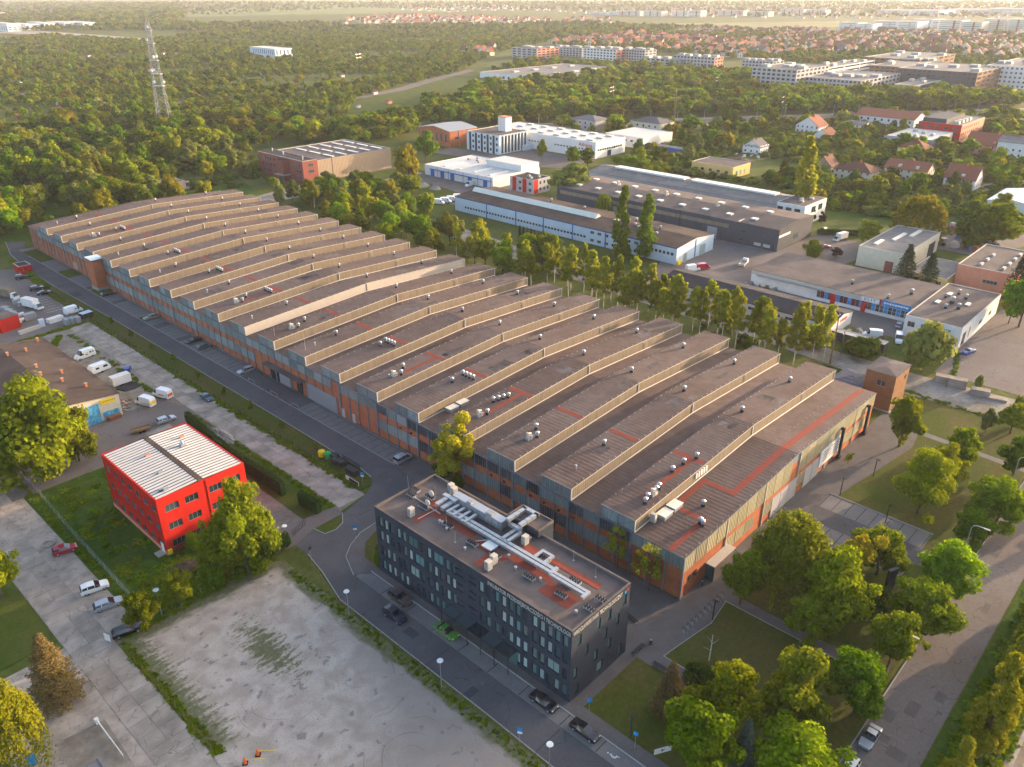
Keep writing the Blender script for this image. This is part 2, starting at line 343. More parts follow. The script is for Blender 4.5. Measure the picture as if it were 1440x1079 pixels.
def lot_material():
    """pale trodden sand: damp stains, tyre rings, grass creeping in from the fence and along an old joint"""
    m = bpy.data.materials.new('lot_sand'); m.use_nodes = True; n = m.node_tree.nodes; L = m.node_tree.links; b = n['Principled BSDF']; b.inputs['Roughness'].default_value = .95; b.inputs['Specular IOR Level'].default_value = .2
    geo = n.new('ShaderNodeNewGeometry'); sep = n.new('ShaderNodeSeparateXYZ'); L.new(geo.outputs['Position'], sep.inputs[0]); X, Y = sep.outputs[0], sep.outputs[1]
    def mth(op, a, c=None):
        q = n.new('ShaderNodeMath'); q.operation = op
        for k, v in enumerate((a, c)):
            if v is None: continue
            if isinstance(v, (int, float)): q.inputs[k].default_value = v
            else: L.new(v, q.inputs[k])
        return q.outputs[0]
    def noise(sc, det=6, st=(1, 1, 1), loc=(0, 0, 0), dist=0):
        mp = n.new('ShaderNodeMapping'); mp.inputs['Scale'].default_value = st; mp.inputs['Location'].default_value = loc; L.new(geo.outputs['Position'], mp.inputs[0])
        q = n.new('ShaderNodeTexNoise'); q.inputs['Scale'].default_value = sc; q.inputs['Detail'].default_value = det; q.inputs['Distortion'].default_value = dist; L.new(mp.outputs[0], q.inputs['Vector']); return q.outputs[0]
    def ramp(v, lo, hi): q = n.new('ShaderNodeMapRange'); q.interpolation_type = 'SMOOTHSTEP'; L.new(v, q.inputs[0]); q.inputs[1].default_value = lo; q.inputs[2].default_value = hi; return q.outputs[0]
    def mix(f, a, c):
        q = n.new('ShaderNodeMix'); q.data_type = 'RGBA'; L.new(f, q.inputs[0])
        for k, v in ((6, a), (7, c)):
            if isinstance(v, tuple): q.inputs[k].default_value = (*v, 1)
            else: L.new(v, q.inputs[k])
        return q.outputs[2]
    def ell(cx, cy, rx, ry): return mth('SUBTRACT', 1.0, mth('SQRT', mth('ADD', mth('POWER', mth('DIVIDE', mth('SUBTRACT', X, cx), rx), 2), mth('POWER', mth('DIVIDE', mth('SUBTRACT', Y, cy), ry), 2))))
    col = mix(ramp(noise(.35, 9, dist=.4), .35, .68), (.46, .375, .305), (.345, .272, .215)); col = mix(mth('MULTIPLY', ramp(noise(3.5, 9), .5, .72), .5), col, (.20, .165, .14))
    worn = mth('ADD', mth('MULTIPLY', mth('SUBTRACT', mth('ADD', X, mth('MULTIPLY', Y, -.55)), 2.0), .12), mth('MULTIPLY', noise(.09, 5, dist=.6), 3.0))
    col = mix(mth('MULTIPLY', ramp(worn, 1.3, 2.9), .75), col, (.25, .205, .172))
    col = mix(mth('MULTIPLY', ramp(noise(.55, 4, loc=(7, 3, 0)), .60, .68), .75), col, (.17, .148, .13))
    for (cx, cy, per, ph) in ((41, 84, 2.1, 5), (50, 79, 2.9, 9), (46, 62, 2.4, 14)):
        d = mth('SQRT', mth('ADD', mth('POWER', mth('SUBTRACT', X, cx), 2), mth('POWER', mth('SUBTRACT', Y, cy), 2)))
        d = mth('ADD', d, mth('MULTIPLY', noise(.12, 2, loc=(ph, 0, 0)), 3.5)); f = mth('ABSOLUTE', mth('SUBTRACT', mth('FRACT', mth('DIVIDE', d, per)), .5))
        line = mth('MULTIPLY', ramp(f, .035, .01), ramp(noise(.16, 3, loc=(0, ph, 0)), .5, .6)); line = mth('MULTIPLY', line, ramp(d, 13, 9)); col = mix(mth('MULTIPLY', line, .55), col, (.14, .115, .10))
    streak = mth('ADD', mth('MULTIPLY', noise(1.3, 9, (.3, 1.0, 1), (3, 1, 0)), .62), mth('MULTIPLY', noise(2.6, 8, (.8, 1, 1)), .38)); edge = mth('ADD', mth('MULTIPLY', mth('SUBTRACT', 33.5, X), .10), mth('MULTIPLY', streak, 1.25))
    g = ramp(edge, .72, 1.0); patch = ramp(mth('ADD', ell(43.5, 94, 4.5, 12), mth('MULTIPLY', mth('SUBTRACT', streak, .5), 3.4)), .25, .75)
    right = ramp(mth('ADD', mth('MULTIPLY', mth('SUBTRACT', X, 54.0), .32), mth('MULTIPLY', noise(.5, 6, (1, .5, 1)), 1.1)), .75, 1.15); top = ramp(mth('ADD', mth('MULTIPLY', mth('SUBTRACT', Y, 108.5), .22), mth('MULTIPLY', noise(.5, 6, (.5, 1, 1), (2, 2, 0)), 1.1)), .75, 1.15)
    lower = ramp(Y, 80, 84); g = mth('MULTIPLY', mth('MAXIMUM', g, patch), lower); g = mth('MAXIMUM', g, mth('MAXIMUM', right, top))
    grass = mix(ramp(noise(1.6, 6), .35, .65), (.075, .095, .025), (.14, .12, .06)); col = mix(mth('MULTIPLY', g, .92), col, grass)
    L.new(col, b.inputs['Base Color']); bp = n.new('ShaderNodeBump'); bp.inputs['Strength'].default_value = .6; bp.inputs['Distance'].default_value = .15; L.new(noise(1.6, 12), bp.inputs['Height']); L.new(bp.outputs[0], b.inputs['Normal'])
    MATS['lot_sand'] = m
lot_material()
# ------------------------------------------------------------------ ground
def sheet(name, pts, z, m, label=None, kind='structure'):
    return struct(name, MB().poly([(p[0], p[1], z) for p in pts]), m, label, kind)
def rect(x0, y0, x1, y1): return [(x0, y0), (x1, y0), (x1, y1), (x0, y1)]
struct('ground', MB().poly([(-2500, -4500, -0.03), (12000, -4500, -0.03), (12000, 12000, -0.03), (-2500, 12000, -0.03)]), M['scrub'])

def kerb(name, pts, wd=0.16, ht=0.12, z=0.0, m='concrete_kerb', parent=None):
    mb = MB()
    for a, b in zip(pts[:-1], pts[1:]):
        d = Vector((b[0] - a[0], b[1] - a[1])); 
        if d.length < 0.01: continue
        d.normalize(); n = Vector((-d.y, d.x)) * wd / 2; e = d * 0.03
        q = [(a[0] - e.x + n.x, a[1] - e.y + n.y), (a[0] - e.x - n.x, a[1] - e.y - n.y), (b[0] + e.x - n.x, b[1] + e.y - n.y), (b[0] + e.x + n.x, b[1] + e.y + n.y)]
        mb.prism(q, z, z + ht)
    o = mb.obj(name, M[m], parent)
    if not parent: o['kind'] = 'structure'
    return o

# service road along the hall, curving round the office block into the lower road
roadL = [(57.9, 30), (58.3, 60), (58.3, 95), (60.4, 103), (61.6, 109.5), (61.5, 113.6), (66.9, 115.2), (67.4, 112.4), (69.7, 111.9), (71.9, 112.8), (73.6, 115.2),
         (81.2, 117.4), (84.2, 119.2), (85.9, 121.7), (86.5, 126), (86.8, 150), (86.9, 250), (86.0, 300), (86.5, 330), (88.5, 352), (93, 372)]
roadR = [(63.8, 30), (63.8, 98.5), (66, 103.8), (68.7, 105.9), (72.2, 107.6), (75.9, 108), (84, 109.3), (88.7, 112.6), (91.5, 116.3), (92.6, 122), (92.6, 340), (95, 356), (99, 368)]
sheet('service_road', roadL + roadR[::-1], 0.012, M['asphalt'])
kerb('road_kerb', roadL[13:]); kerb('verge_kerb', roadL[:5]); kerb('island_kerb', roadL[6:11])
kerb('pavement_kerb', roadR[1:9]); kerb('parking_kerb', [(92.6, 122), (92.6, 345)], ht=0.03)
for (x, y, wx, wy) in ((59.5, 64, 2.2, 1.4), (61.5, 80, 1.6, 2.6), (87.5, 286, 3.5, 5), (88, 205, 2.5, 0.3), (78, 112.5, 6, 0.2), (61, 73, 5, 0.22), (61, 50, 5, 0.2), (89.7, 164, 5.6, 0.22), (89.7, 255, 5.6, 0.22)):
    sheet('asphalt_patch', rect(x - wx / 2, y - wy / 2, x + wx / 2, y + wy / 2), 0.017, M['asphalt_patch'])
for (x, y) in ((60.8, 76.2), (62.0, 64.0), (78.8, 112.8), (86.5, 113.0), (88.0, 118.0), (72.5, 109.6), (89.0, 282), (96.0, 292), (95, 118)):
    mh = MB(); mh.prism([(x + 0.38 * math.cos(t * math.pi / 6), y + 0.38 * math.sin(t * math.pi / 6)) for t in range(12)], 0.016, 0.028)
    tag(mh.obj('manhole_cover', M['pavers_dark']), 'round iron manhole cover let into the paving', 'manhole cover', 'manhole covers')
# parking bays by the hall
pk = sheet('hall_parking', rect(92.68, 110, 98.15, 356), 0.016, M['pavers'])
lines = MB(); y = 121.0; ln = 0
while y < 343:
    if not (159 < y < 188):
        q = MB().box(92.9, y - 0.06, 0.017, 97.2, y + 0.06, 0.024).obj('parking_line', M['dark_line'], pk)
    y += 2.52
MB().box(97.25, 120, 0.017, 97.4, 345, 0.024).obj('drain_channel', M['dark_line'], pk)
sheet('entrance_apron', rect(92.75, 160, 98.15, 187), 0.021, M['asphalt'])
for (a, b) in ((236, 240), (222, 224.5), (267, 270), (288, 291)): sheet('asphalt_bay', rect(92.75, a, 97.2, b), 0.026, M['asphalt'])
for k, (a, b) in enumerate(((278.5, 286.5), (306, 316), (333, 352), (245.2, 249))):
    struct('grass_bay', MB().box(92.8, a, 0.02, 97.9, b, 0.10), M['lawn'])
sheet('office_forecourt', [(75, 96), (98, 96), (98, 121.9), (92.7, 121.9), (91.6, 116.2), (88.8, 112.4), (84, 109.2), (76, 107.9), (72.3, 107.5), (68.8, 105.8), (66.1, 103.6), (63.9, 98.5), (66.5, 96.3)], 0.02, M['pavers_dark'])
sheet('forecourt_bay', rect(88, 104, 97.5, 111), 0.026, M['pavers'])
struct('office_lawn', MB().prism([(68.2, 96.8), (75.5, 96.8), (75, 106), (71, 104.5), (68.3, 101)], 0.02, 0.09), M['lawn_dry'])
struct('strip_lawn', MB().box(84.5, 60, 0.02, 87.6, 92, 0.08), M['lawn_dry'])
sheet('alley', rect(82.2, 52, 98.1, 96), 0.012, M['pavers_dark'])
# lower parking strip and pavement in front of the office block
pk2 = sheet('kerbside_parking', rect(63.88, 30, 66.6, 98), 0.016, M['pavers'])
for yy in (91, 84.5, 78, 71.5, 65, 58.5, 50.5, 44): MB().box(64, yy - 0.06, 0.017, 66.5, yy + 0.06, 0.024).obj('parking_line', M['dark_line'], pk2)
wc = MB()                                                    # wheelchair mark
wc.box(65.0, 41.4, 0.018, 65.12, 42.4, 0.024); wc.box(65.0, 41.4, 0.018, 65.5, 41.52, 0.024); wc.box(65.4, 41.0, 0.018, 65.52, 41.5, 0.024)
for t in range(10):
    a = math.pi * (0.55 + t * 0.12); wc.box(65.28 + 0.42 * math.cos(a) - 0.06, 41.75 + 0.42 * math.sin(a) - 0.06, 0.018, 65.28 + 0.42 * math.cos(a) + 0.06, 41.75 + 0.42 * math.sin(a) + 0.06, 0.024)
wc.ball((65.05, 42.65, 0.02), 0.13, 0.13, 0.012)
wc.obj('wheelchair_mark', M['white_paint'], pk2)
struct('pavement', MB().box(66.62, 30, 0.0, 68.9, 98, 0.11), M['pavers_dark'])
kerb('strip_kerb', [(66.62, 30), (66.62, 97)])
sheet('office_apron', rect(66.5, 46, 86, 53), 0.009, M['pavers_dark'])
# verge, concrete track, hedge strip
struct('road_verge', MB().prism([(81.0, 119.4), (84.1, 119.4), (85.7, 121.9), (86.35, 126), (86.7, 150), (86.8, 250), (86.0, 300), (83.5, 312), (81.2, 300)], 0.0, 0.10), M['lawn_dry'])
struct('entrance_island', MB().prism([(67.1, 114.9), (67.6, 112.6), (69.7, 112.1), (71.7, 113.0), (73.3, 115.0)], 0.0, 0.11), M['lawn'])
def slab_field(name, x0, y0, nx, ny, sx, sy, m, base):
    root = sheet(name, rect(x0, y0, x0 + nx * sx, y0 + ny * sy), 0.006, base)
    me = [MB().box(0.025, 0.025, -0.02, sx - 0.025, sy - 0.025, 0.05).mesh('slab', m) for _ in range(1)]
    for i in range(nx):
        for j in range(ny):
            o = link('slab', me[0], root, (x0 + i * sx, y0 + j * sy, random.uniform(-0.012, 0.012)))
            o.rotation_euler = (random.uniform(-0.004, 0.004), random.uniform(-0.004, 0.004), 0)
    return root
slab_field('concrete_track', 74.4, 117.4, 2, 46, 3.2, 3.05, M['slab'], M['dirt'])
sheet('track_edge', [(72.5, 116), (81.1, 117.5), (81.1, 262), (72.8, 262), (71.5, 176), (73.5, 170), (71, 130)], 0.003, M['dirt'])
sheet('hedge_strip', [(66.9, 117), (74, 117), (74, 178), (69.8, 178)], 0.0045, M['lawn'])
sheet('gate_apron', [(56.5, 114), (61.5, 113.6), (66.9, 115.3), (74, 115.3), (74, 118.5), (56.5, 121)], 0.014, M['asphalt_old'])
sheet('red_building_yard', rect(61.3, 118, 67.2, 176), 0.011, M['gravel'])
sheet('workshop_yard', [(30, 168), (74.3, 166), (74.3, 181), (72, 190), (61, 189), (55, 189), (30, 186)], 0.009, M['asphalt_old'])
sheet('dirt_yard', [(61, 188), (73.5, 186), (74.5, 256), (61, 256)], 0.007, M['dirt'])
sheet('truck_yard', [(20, 258), (80.8, 257), (81.5, 304), (84, 330), (60, 352), (20, 352)], 0.010, M['asphalt_old'])
yd = bpy.data.objects['truck_yard']
for k in range(9): MB().box(74.5, 296 - k * 2.6, 0.011, 79.5, 296.1 - k * 2.6, 0.018).obj('parking_line', M['white_paint'], yd)
# concrete yard and sandy lot
sheet('concrete_yard', [(8, 60), (27.7, 60), (27.7, 112), (32.0, 117), (32.0, 190), (16, 190), (21.4, 141), (21.4, 118), (10, 118), (8, 118)], 0.005, M['concrete'])
slab_field('slab_road', 21.5, 86, 2, 33, 3.05, 3.0, M['slab'], M['concrete'])
struct('yard_lawn', MB().prism([(-10, 119.5), (16, 120.2), (20.6, 121.5), (21.2, 125), (21.2, 136.5), (20.4, 140), (-10, 142)], 0.0, 0.07), M['lawn'])
sheet('boom_patch', [(13, 88), (19.5, 87), (20, 99), (13.5, 100)], 0.0095, M['dirt'])
sheet('sandy_lot', [(27.5, 20), (57.6, 20), (57.6, 111), (55, 113.2), (27.6, 113.6)], 0.008, M['lot_sand'])
sheet('rear_meadow', [(32.2, 113.4), (58, 113.6), (60.5, 117), (61.2, 127.9), (61.2, 168), (32.2, 168)], 0.010, M['meadow'])
# south side: park
sheet('park_lawn', [(66.9, 19.4), (205, 19.4), (205, 50), (66.9, 50)], 0.010, M['lawn_dry'])
sheet('hall_walk', [(82.3, 47.0), (89, 46.6), (97, 45.4), (103.5, 46.4), (139, 46.8), (178, 41), (190.5, 43), (190.5, 52.3), (82.3, 52.3)], 0.016, M['pavers_dark'])
struct('bench_walk', MB().box(82.6, 38.8, 0.005, 85.4, 47, 0.02), M['pavers_dark'])
sheet('brick_path', [(103.4, 20), (105.7, 20), (105.7, 46.6), (103.4, 46.6)], 0.015, M['pavers_dark'])
sheet('far_path', [(184, 19.5), (186, 19.5), (188, 50), (186, 50)], 0.0155, M['pavers'])
kerb('path_kerb', [(103.3, 20), (103.3, 46.4)], 0.12, 0.06); kerb('lawn_kerb', [(85.4, 39), (85.4, 47), (89, 46.5), (97, 45.3), (103.2, 46.2)], 0.12, 0.06)
sheet('park_parking_lane', rect(135.8, 19.5, 141.4, 47.4), 0.018, M['asphalt'])
pp = sheet('park_parking', rect(141.4, 26.6, 147.2, 46.8), 0.018, M['pavers'])
for k in range(9): MB().box(141.5, 26.8 + 2.48 * k, 0.019, 147.1, 26.92 + 2.48 * k, 0.026).obj('parking_line', M['dark_line'], pp)
pp2 = sheet('park_parking_rear', rect(130.2, 26.6, 135.7, 46.8), 0.018, M['pavers'])
for k in range(9): MB().box(130.3, 26.8 + 2.48 * k, 0.019, 135.6, 26.92 + 2.48 * k, 0.026).obj('parking_line', M['dark_line'], pp2)
kerb('bay_kerb', [(147.3, 26.5), (147.3, 46.9)])
sheet('avenue', rect(20, 10.4, 320, 18.5), 0.012, M['asphalt_old'])
kerb('avenue_kerb', [(66, 18.6), (320, 18.6)])
for (x, y, wx, wy) in ((101.5, 14.6, 3.2, 1.6), (106.5, 12.3, 2.2, 1.4), (98, 16.7, 2.6, 1.6), (92, 13.5, 2.0, 2.4), (93.5, 15.8, 1.5, 1.6), (132, 13, 3, 1), (150, 16, 4, 1.2)):
    sheet('road_patch', rect(x - wx / 2, y - wy / 2, x + wx / 2, y + wy / 2), 0.017, M['pavers_dark'])
for q in (98.5, 108.6): sheet('road_patch', rect(q, 11.2, q + 1.6, 12.6), 0.0175, M['asphalt_old'])
sheet('poplar_verge', rect(20, 2.4, 320, 10.2), 0.006, M['meadow'])
sheet('dirt_track', rect(20, -2.6, 320, 2.3), 0.007, M['dirt'])
for yy in (-0.2, 1.2): sheet('wheel_rut', rect(20, yy, 320, yy + 0.5), 0.012, M['gravel'])
# east side: gravel lane, plaza, yards
sheet('gravel_lane', [(207, 20), (221.5, 20), (219, 52), (219, 76), (224, 110), (226, 150), (236, 250), (240, 340), (228, 340), (224, 250), (214, 150), (212, 100), (209, 76), (205, 52)], 0.006, M['gravel'])
sheet('plaza', [(224, 8), (330, 8), (330, 50), (285, 51), (243.5, 51), (224, 51)], 0.010, M['asphalt_old'])
sheet('workshop_court', rect(240.5, 50.9, 262, 122), 0.0115, M['asphalt_old'])
sheet('east_yard', [(226, 110), (296, 108), (332, 104), (334, 133), (300, 134), (297.3, 160), (254, 160), (230, 155)], 0.008, M['asphalt_old'])
sheet('between_yard', rect(282, 134, 297, 262), 0.0085, M['asphalt_old'])
sheet('north_yard', [(282, 276), (336, 276), (336, 300), (298, 291), (298, 346), (284, 346), (262, 330), (262, 276)], 0.008, M['asphalt_old'])
struct('round_lawn', MB().prism([(258, 300), (270, 288), (281, 300), (284, 325), (276, 345), (262, 348), (254, 330)], 0, 0.08), M['lawn'])
sheet('hall_lane', [(196, 350), (236, 352), (262, 346), (300, 347), (300, 372), (250, 371), (240, 366), (225, 372), (200, 366)], 0.007, M['gravel'])
sheet('beige_lawn', rect(250, 352, 297, 371), 0.0125, M['lawn'])
sheet('athena_yard', [(362, 300), (396, 300), (396, 352), (367, 353), (364, 394), (345, 392), (350, 330)], 0.008, M['asphalt_old'])
sheet('scrap_yard', [(345, 70), (395, 60), (395, 100), (345, 106)], 0.008, M['asphalt_old'])
sheet('west_green', [(84, 372), (100, 366), (190, 360), (210, 372), (225, 420), (100, 470), (60, 400)], 0.005, M['meadow'])
# ------------------------------------------------------------------ walls with openings, windows
def wall_face(mb, o, u, n, length, z0, z1, holes, depth=0.18, m=0):
    """vertical wall from o along u, outward n, with recessed rectangular openings (u0, u1, za, zb)"""
    o = Vector(o); u = Vector(u); n = Vector(n)
    us = sorted({0.0, length, *[h[0] for h in holes], *[h[1] for h in holes]})
    zs = sorted({z0, z1, *[h[2] for h in holes], *[h[3] for h in holes]})
    def pt(a, z, d=0.0): q = o + u * a - n * d; return (q.x, q.y, z)
    up = Vector((0, 0, 1)); flip = u.cross(up).dot(n) < 0
    def add(p):
        mb.poly(p[::-1] if flip else p, m)
    for k in range(len(zs) - 1):
        za, zb = zs[k], zs[k + 1]; zc = (za + zb) / 2; start = None
        for i in range(len(us) - 1):
            uc = (us[i] + us[i + 1]) / 2
            inside = any(h[0] < uc < h[1] and h[2] < zc < h[3] for h in holes)
            if not inside and start is None: start = us[i]
            if (inside or i == len(us) - 2) and start is not None:
                end = us[i] if inside else us[i + 1]
                add([pt(start, za), pt(end, za), pt(end, zb), pt(start, zb)]); start = None
    for (a, b, za, zb) in holes:
        add([pt(a, za), pt(b, za), pt(b, za, depth), pt(a, za, depth)][::-1])
        add([pt(a, zb), pt(b, zb), pt(b, zb, depth), pt(a, zb, depth)])
        add([pt(a, za), pt(a, zb), pt(a, zb, depth), pt(a, za, depth)])
        add([pt(b, za), pt(b, zb), pt(b, zb, depth), pt(b, za, depth)][::-1])

_WM = {}
def window_mesh(wd, ht, frame='frame_grey', glass='glass', mull=1, ft=0.07):
    key = (round(wd, 2), round(ht, 2), frame, glass, mull)
    if key not in _WM:
        mb = MB(); x0, x1 = -wd / 2, wd / 2
        mb.box(x0, 0.02, 0, x0 + ft, 0.10, ht); mb.box(x1 - ft, 0.02, 0, x1, 0.10, ht)
        mb.box(x0 + ft, 0.022, 0, x1 - ft, 0.098, ft); mb.box(x0 + ft, 0.022, ht - ft, x1 - ft, 0.098, ht)
        for k in range(1, mull):
            x = x0 + wd * k / mull; mb.box(x - ft / 2, 0.025, ft, x + ft / 2, 0.095, ht - ft)
        f = mb.mesh('window', [M[frame]])
        g = MB().poly([(x0 + ft * 0.5, 0.07, ft * 0.5), (x1 - ft * 0.5, 0.07, ft * 0.5), (x1 - ft * 0.5, 0.07, ht - ft * 0.5), (x0 + ft * 0.5, 0.07, ht - ft * 0.5)]).mesh('pane', [M[glass]])
        both = MB(); both.v = list(mb.v); both.f = list(mb.f); both.m = list(mb.m)
        both.poly([(x0 + ft * 0.5, 0.07, ft * 0.5), (x1 - ft * 0.5, 0.07, ft * 0.5), (x1 - ft * 0.5, 0.07, ht - ft * 0.5), (x0 + ft * 0.5, 0.07, ht - ft * 0.5)], 1)
        _WM[key] = (f, g, both.mesh('window', [M[frame], M[glass]]))
    return _WM[key]
def put_window(root, side, c, z, wd, ht, frame='frame_grey', glass='glass', mull=1, split=False, recess=0.16, name='window', dims=(0, 0)):
    """side W/S/E/N of a block with local box 0..dims; c measured from the near (0,0) corner"""
    f, g, both = window_mesh(wd, ht, frame, glass, mull)
    rz = {'S': 0.0, 'W': -math.pi / 2, 'E': math.pi / 2, 'N': math.pi}[side]
    loc = {'S': (c, recess - 0.1, z), 'W': (recess - 0.1, c, z), 'E': (dims[0] - recess + 0.1, c, z), 'N': (c, dims[1] - recess + 0.1, z)}[side]
    if split:
        o = link(name, f, root, loc, rz); link('pane', g, o)
    else: o = link(name, both, root, loc, rz)
    return o
def rows(zs, ht, wd, cs, **k): return [dict(z=z, ht=ht, wd=wd, c=c, **k) for z in zs for c in cs]
def span(a, b, n): return [a + (b - a) * (i + 0.5) / n for i in range(n)]

def block(name, label, cat, x0, y0, x1, y1, h, wall='grey_wall', roof='roof_felt_plain', par=0.35, W=(), S=(), group=None, z0=0.0,
          split=False, coping='trim_pale', rz=0.0, doors=(), roof_top=True, depth=0.16, wall2=None):
    """box building: wall (with openings), roof, parapet coping, each window a part; returns root Empty (local axes from its near corner)"""
    root = thing(name, label, cat, (x0, y0, z0), rz, group)
    dx, dy = x1 - x0, y1 - y0
    mb = MB()
    hw = [(d['c'] - d['wd'] / 2, d['c'] + d['wd'] / 2, d['z'], d['z'] + d['ht']) for d in W]
    hs = [(d['c'] - d['wd'] / 2, d['c'] + d['wd'] / 2, d['z'], d['z'] + d['ht']) for d in S]
    wall_face(mb, (0, 0, 0), (0, 1, 0), (-1, 0, 0), dy, 0, h, hw, depth)
    wall_face(mb, (0, 0, 0), (1, 0, 0), (0, -1, 0), dx, 0, h, hs, depth, 1 if wall2 else 0)
    wall_face(mb, (dx, 0, 0), (0, 1, 0), (1, 0, 0), dy, 0, h, [])
    wall_face(mb, (0, dy, 0), (1, 0, 0), (0, 1, 0), dx, 0, h, [])
    mb.obj('wall', [M[wall], M[wall2 or wall]], root)
    if roof_top:
        MB().box(0.05, 0.05, h - par - 0.25, dx - 0.05, dy - 0.05, h - par).obj('roof', M[roof], root)
        t = 0.28; c = MB()
        c.box(-0.04, -0.04, h, dx + 0.04, t, h + 0.06); c.box(-0.04, dy - t, h, dx + 0.04, dy + 0.04, h + 0.06)
        c.box(-0.04, t, h + 0.001, t, dy - t, h + 0.06); c.box(dx - t, t, h + 0.001, dx + 0.04, dy - t, h + 0.06)
        # inner faces of the parapet
        c.box(t - 0.04, t - 0.04, h - par, t, dy - t, h); c.box(t, t - 0.04, h - par, dx - t, t, h)
        c.box(dx - t, t, h - par, dx - t + 0.04, dy - t, h); c.box(t, dy - t, h - par, dx - t, dy - t + 0.04, h)
        c.obj('parapet', M[coping], root)
    for side, ws in (('W', W), ('S', S)):
        for d in ws:
            k = {q: d[q] for q in ('frame', 'glass', 'mull', 'name') if q in d}
            o = put_window(root, side, d['c'], d['z'], d['wd'], d['ht'], split=split or d.get('split', False), recess=depth, **k)
    return root

def text(name, body, size, m, parent, loc, rot, extrude=0.02, align='LEFT', width=None):
    cu = bpy.data.curves.new(name, 'FONT'); cu.body = body; cu.size = size; cu.extrude = extrude; cu.align_x = align
    cu.materials.append(M[m])
    o = link(name, cu, parent, loc); o.rotation_euler = rot
    if width:
        bpy.context.view_layer.update()
        if o.dimensions.x > 0: o.scale = (width / o.dimensions.x, 1, 1)
    return o
SOUTH = (math.pi / 2, 0, 0); WEST = (math.pi / 2, 0, -math.pi / 2)

# ------------------------------------------------------------------ the big hall
HX0, HX1, HXM, HY0, HY1 = 98.2, 181.2, 140.0, 52.2, 355.5
ZE, ZR, ZT = 9.0, 10.9, 2.65                     # low eave, low ridge, monitor height
PITCHY, MW, MY0 = 14.31, 7.2, 62.45
def low_z(x): return ZE + (ZR - ZE) * ((x - HX0) / (HXM - HX0) if x < HXM else (HX1 - x) / (HX1 - HXM))
hall = thing('factory_hall', 'vast brick factory hall with rows of raised roof monitors beside the service road', 'factory hall')
mb = MB()
mb.box(HX0 + 0.12, HY0 + 0.12, 0, HX1, HY1, ZE - 0.3)
mb.poly([(HX0 + 0.12, HY1, ZE - 0.3), (HXM, HY1, ZR - 0.3), (HX1, HY1, ZE - 0.3)])
mb.obj('wall', M['brick'], hall)
sg = MB(); sg.poly([(HX0 + 0.12, HY0 + 0.12, ZE - 0.3), (HX1, HY0 + 0.12, ZE - 0.3), (HX1, HY0 + 0.12, ZE - 0.05), (HXM, HY0 + 0.12, ZR - 0.05), (HX0 + 0.12, HY0 + 0.12, ZE - 0.05)]).obj('gable_wall', M['frame_grey'], hall)
# low roof between the monitors, one sheet per slope and gap
def gap_rows():
    g = [(HY0 - 0.1, MY0)]
    for i in range(19): g.append((MY0 + MW + PITCHY * i, MY0 + PITCHY * (i + 1)))
    g.append((MY0 + MW + PITCHY * 19, HY1))
    return g
for (a, b) in gap_rows():
    for (xa, xb) in ((HX0 - 0.1, HXM), (HXM, HX1 + 0.1)):
        r = MB(); za, zb = low_z(max(xa, HX0)), low_z(min(xb, HX1))
        r.v = [(xa, a, za), (xb, a, zb), (xb, b, zb), (xa, b, za), (xa, a, za - 0.22), (xb, a, zb - 0.22), (xb, b, zb - 0.22), (xa, b, za - 0.22)]
        r.f = [(0, 1, 2, 3), (7, 6, 5, 4), (4, 5, 1, 0), (5, 6, 2, 1), (6, 7, 3, 2), (7, 4, 0, 3)]; r.m = [0, 0, 1, 1, 1, 1]
        r.obj('low_roof', [M['roof_felt'], M['frame_grey']], hall)
# monitors
def gable_prism(y0, y1, xa, xb, dz, t):
    v = []
    for y in (y0, y1):
        v += [(xa, y, low_z(max(xa, HX0)) + dz), (HXM, y, ZR + dz), (xb, y, low_z(min(xb, HX1)) + dz), (xb, y, low_z(min(xb, HX1)) + dz + t), (HXM, y, ZR + dz + t), (xa, y, low_z(max(xa, HX0)) + dz + t)]
    m = MB(); m.v = v
    m.f = [(0, 1, 4, 5), (1, 2, 3, 4), (6 + 5, 6 + 4, 6 + 1, 6), (6 + 4, 6 + 3, 6 + 2, 6 + 1), (5, 4, 10, 11), (4, 3, 9, 10), (0, 6, 7, 1), (1, 7, 8, 2), (0, 5, 11, 6), (2, 8, 9, 3)]
    m.m = [0] * 10; return m
vent_me = MB().tube((0, 0, -0.1), (0, 0, 0.55), 0.42, 0.36, 8, 1).tube((0, 0, 0.55), (0, 0, 0.85), 0.30, 0.30, 8, 0).ball((0, 0, 1.1), 0.46, 0.46, 0.36, 8, 5, 0).mesh('roof_vent', [M['galv'], M['steel_dark']])
pipe_me = MB().tube((0, 0, -0.1), (0, 0, 0.9), 0.16, 0.16, 7).tube((0, 0, 0.9), (0, 0, 1.05), 0.26, 0.2, 7).mesh('vent_pipe', [M['galv']])
fan_me = MB().box(-0.5, -0.4, -0.1, 0.5, 0.4, 0.5, 1).tube((-0.2, 0, 0.5), (-0.2, 0, 1.7), 0.28, 0.28, 8, 0).tube((-0.2, 0, 1.45), (0.7, 0, 1.1), 0.25, 0.3, 8, 0).box(0.3, -0.45, 0, 1.1, 0.45, 0.7, 0).mesh('roof_fan', [M['trim_pale'], M['steel_grey']])
stud_me = MB().box(-0.05, -0.05, 0, 0.05, 0.05, 0.14).mesh('roof_stud', [M['trim_pale']])
clad_mats = {9: 'cladding_pale'}
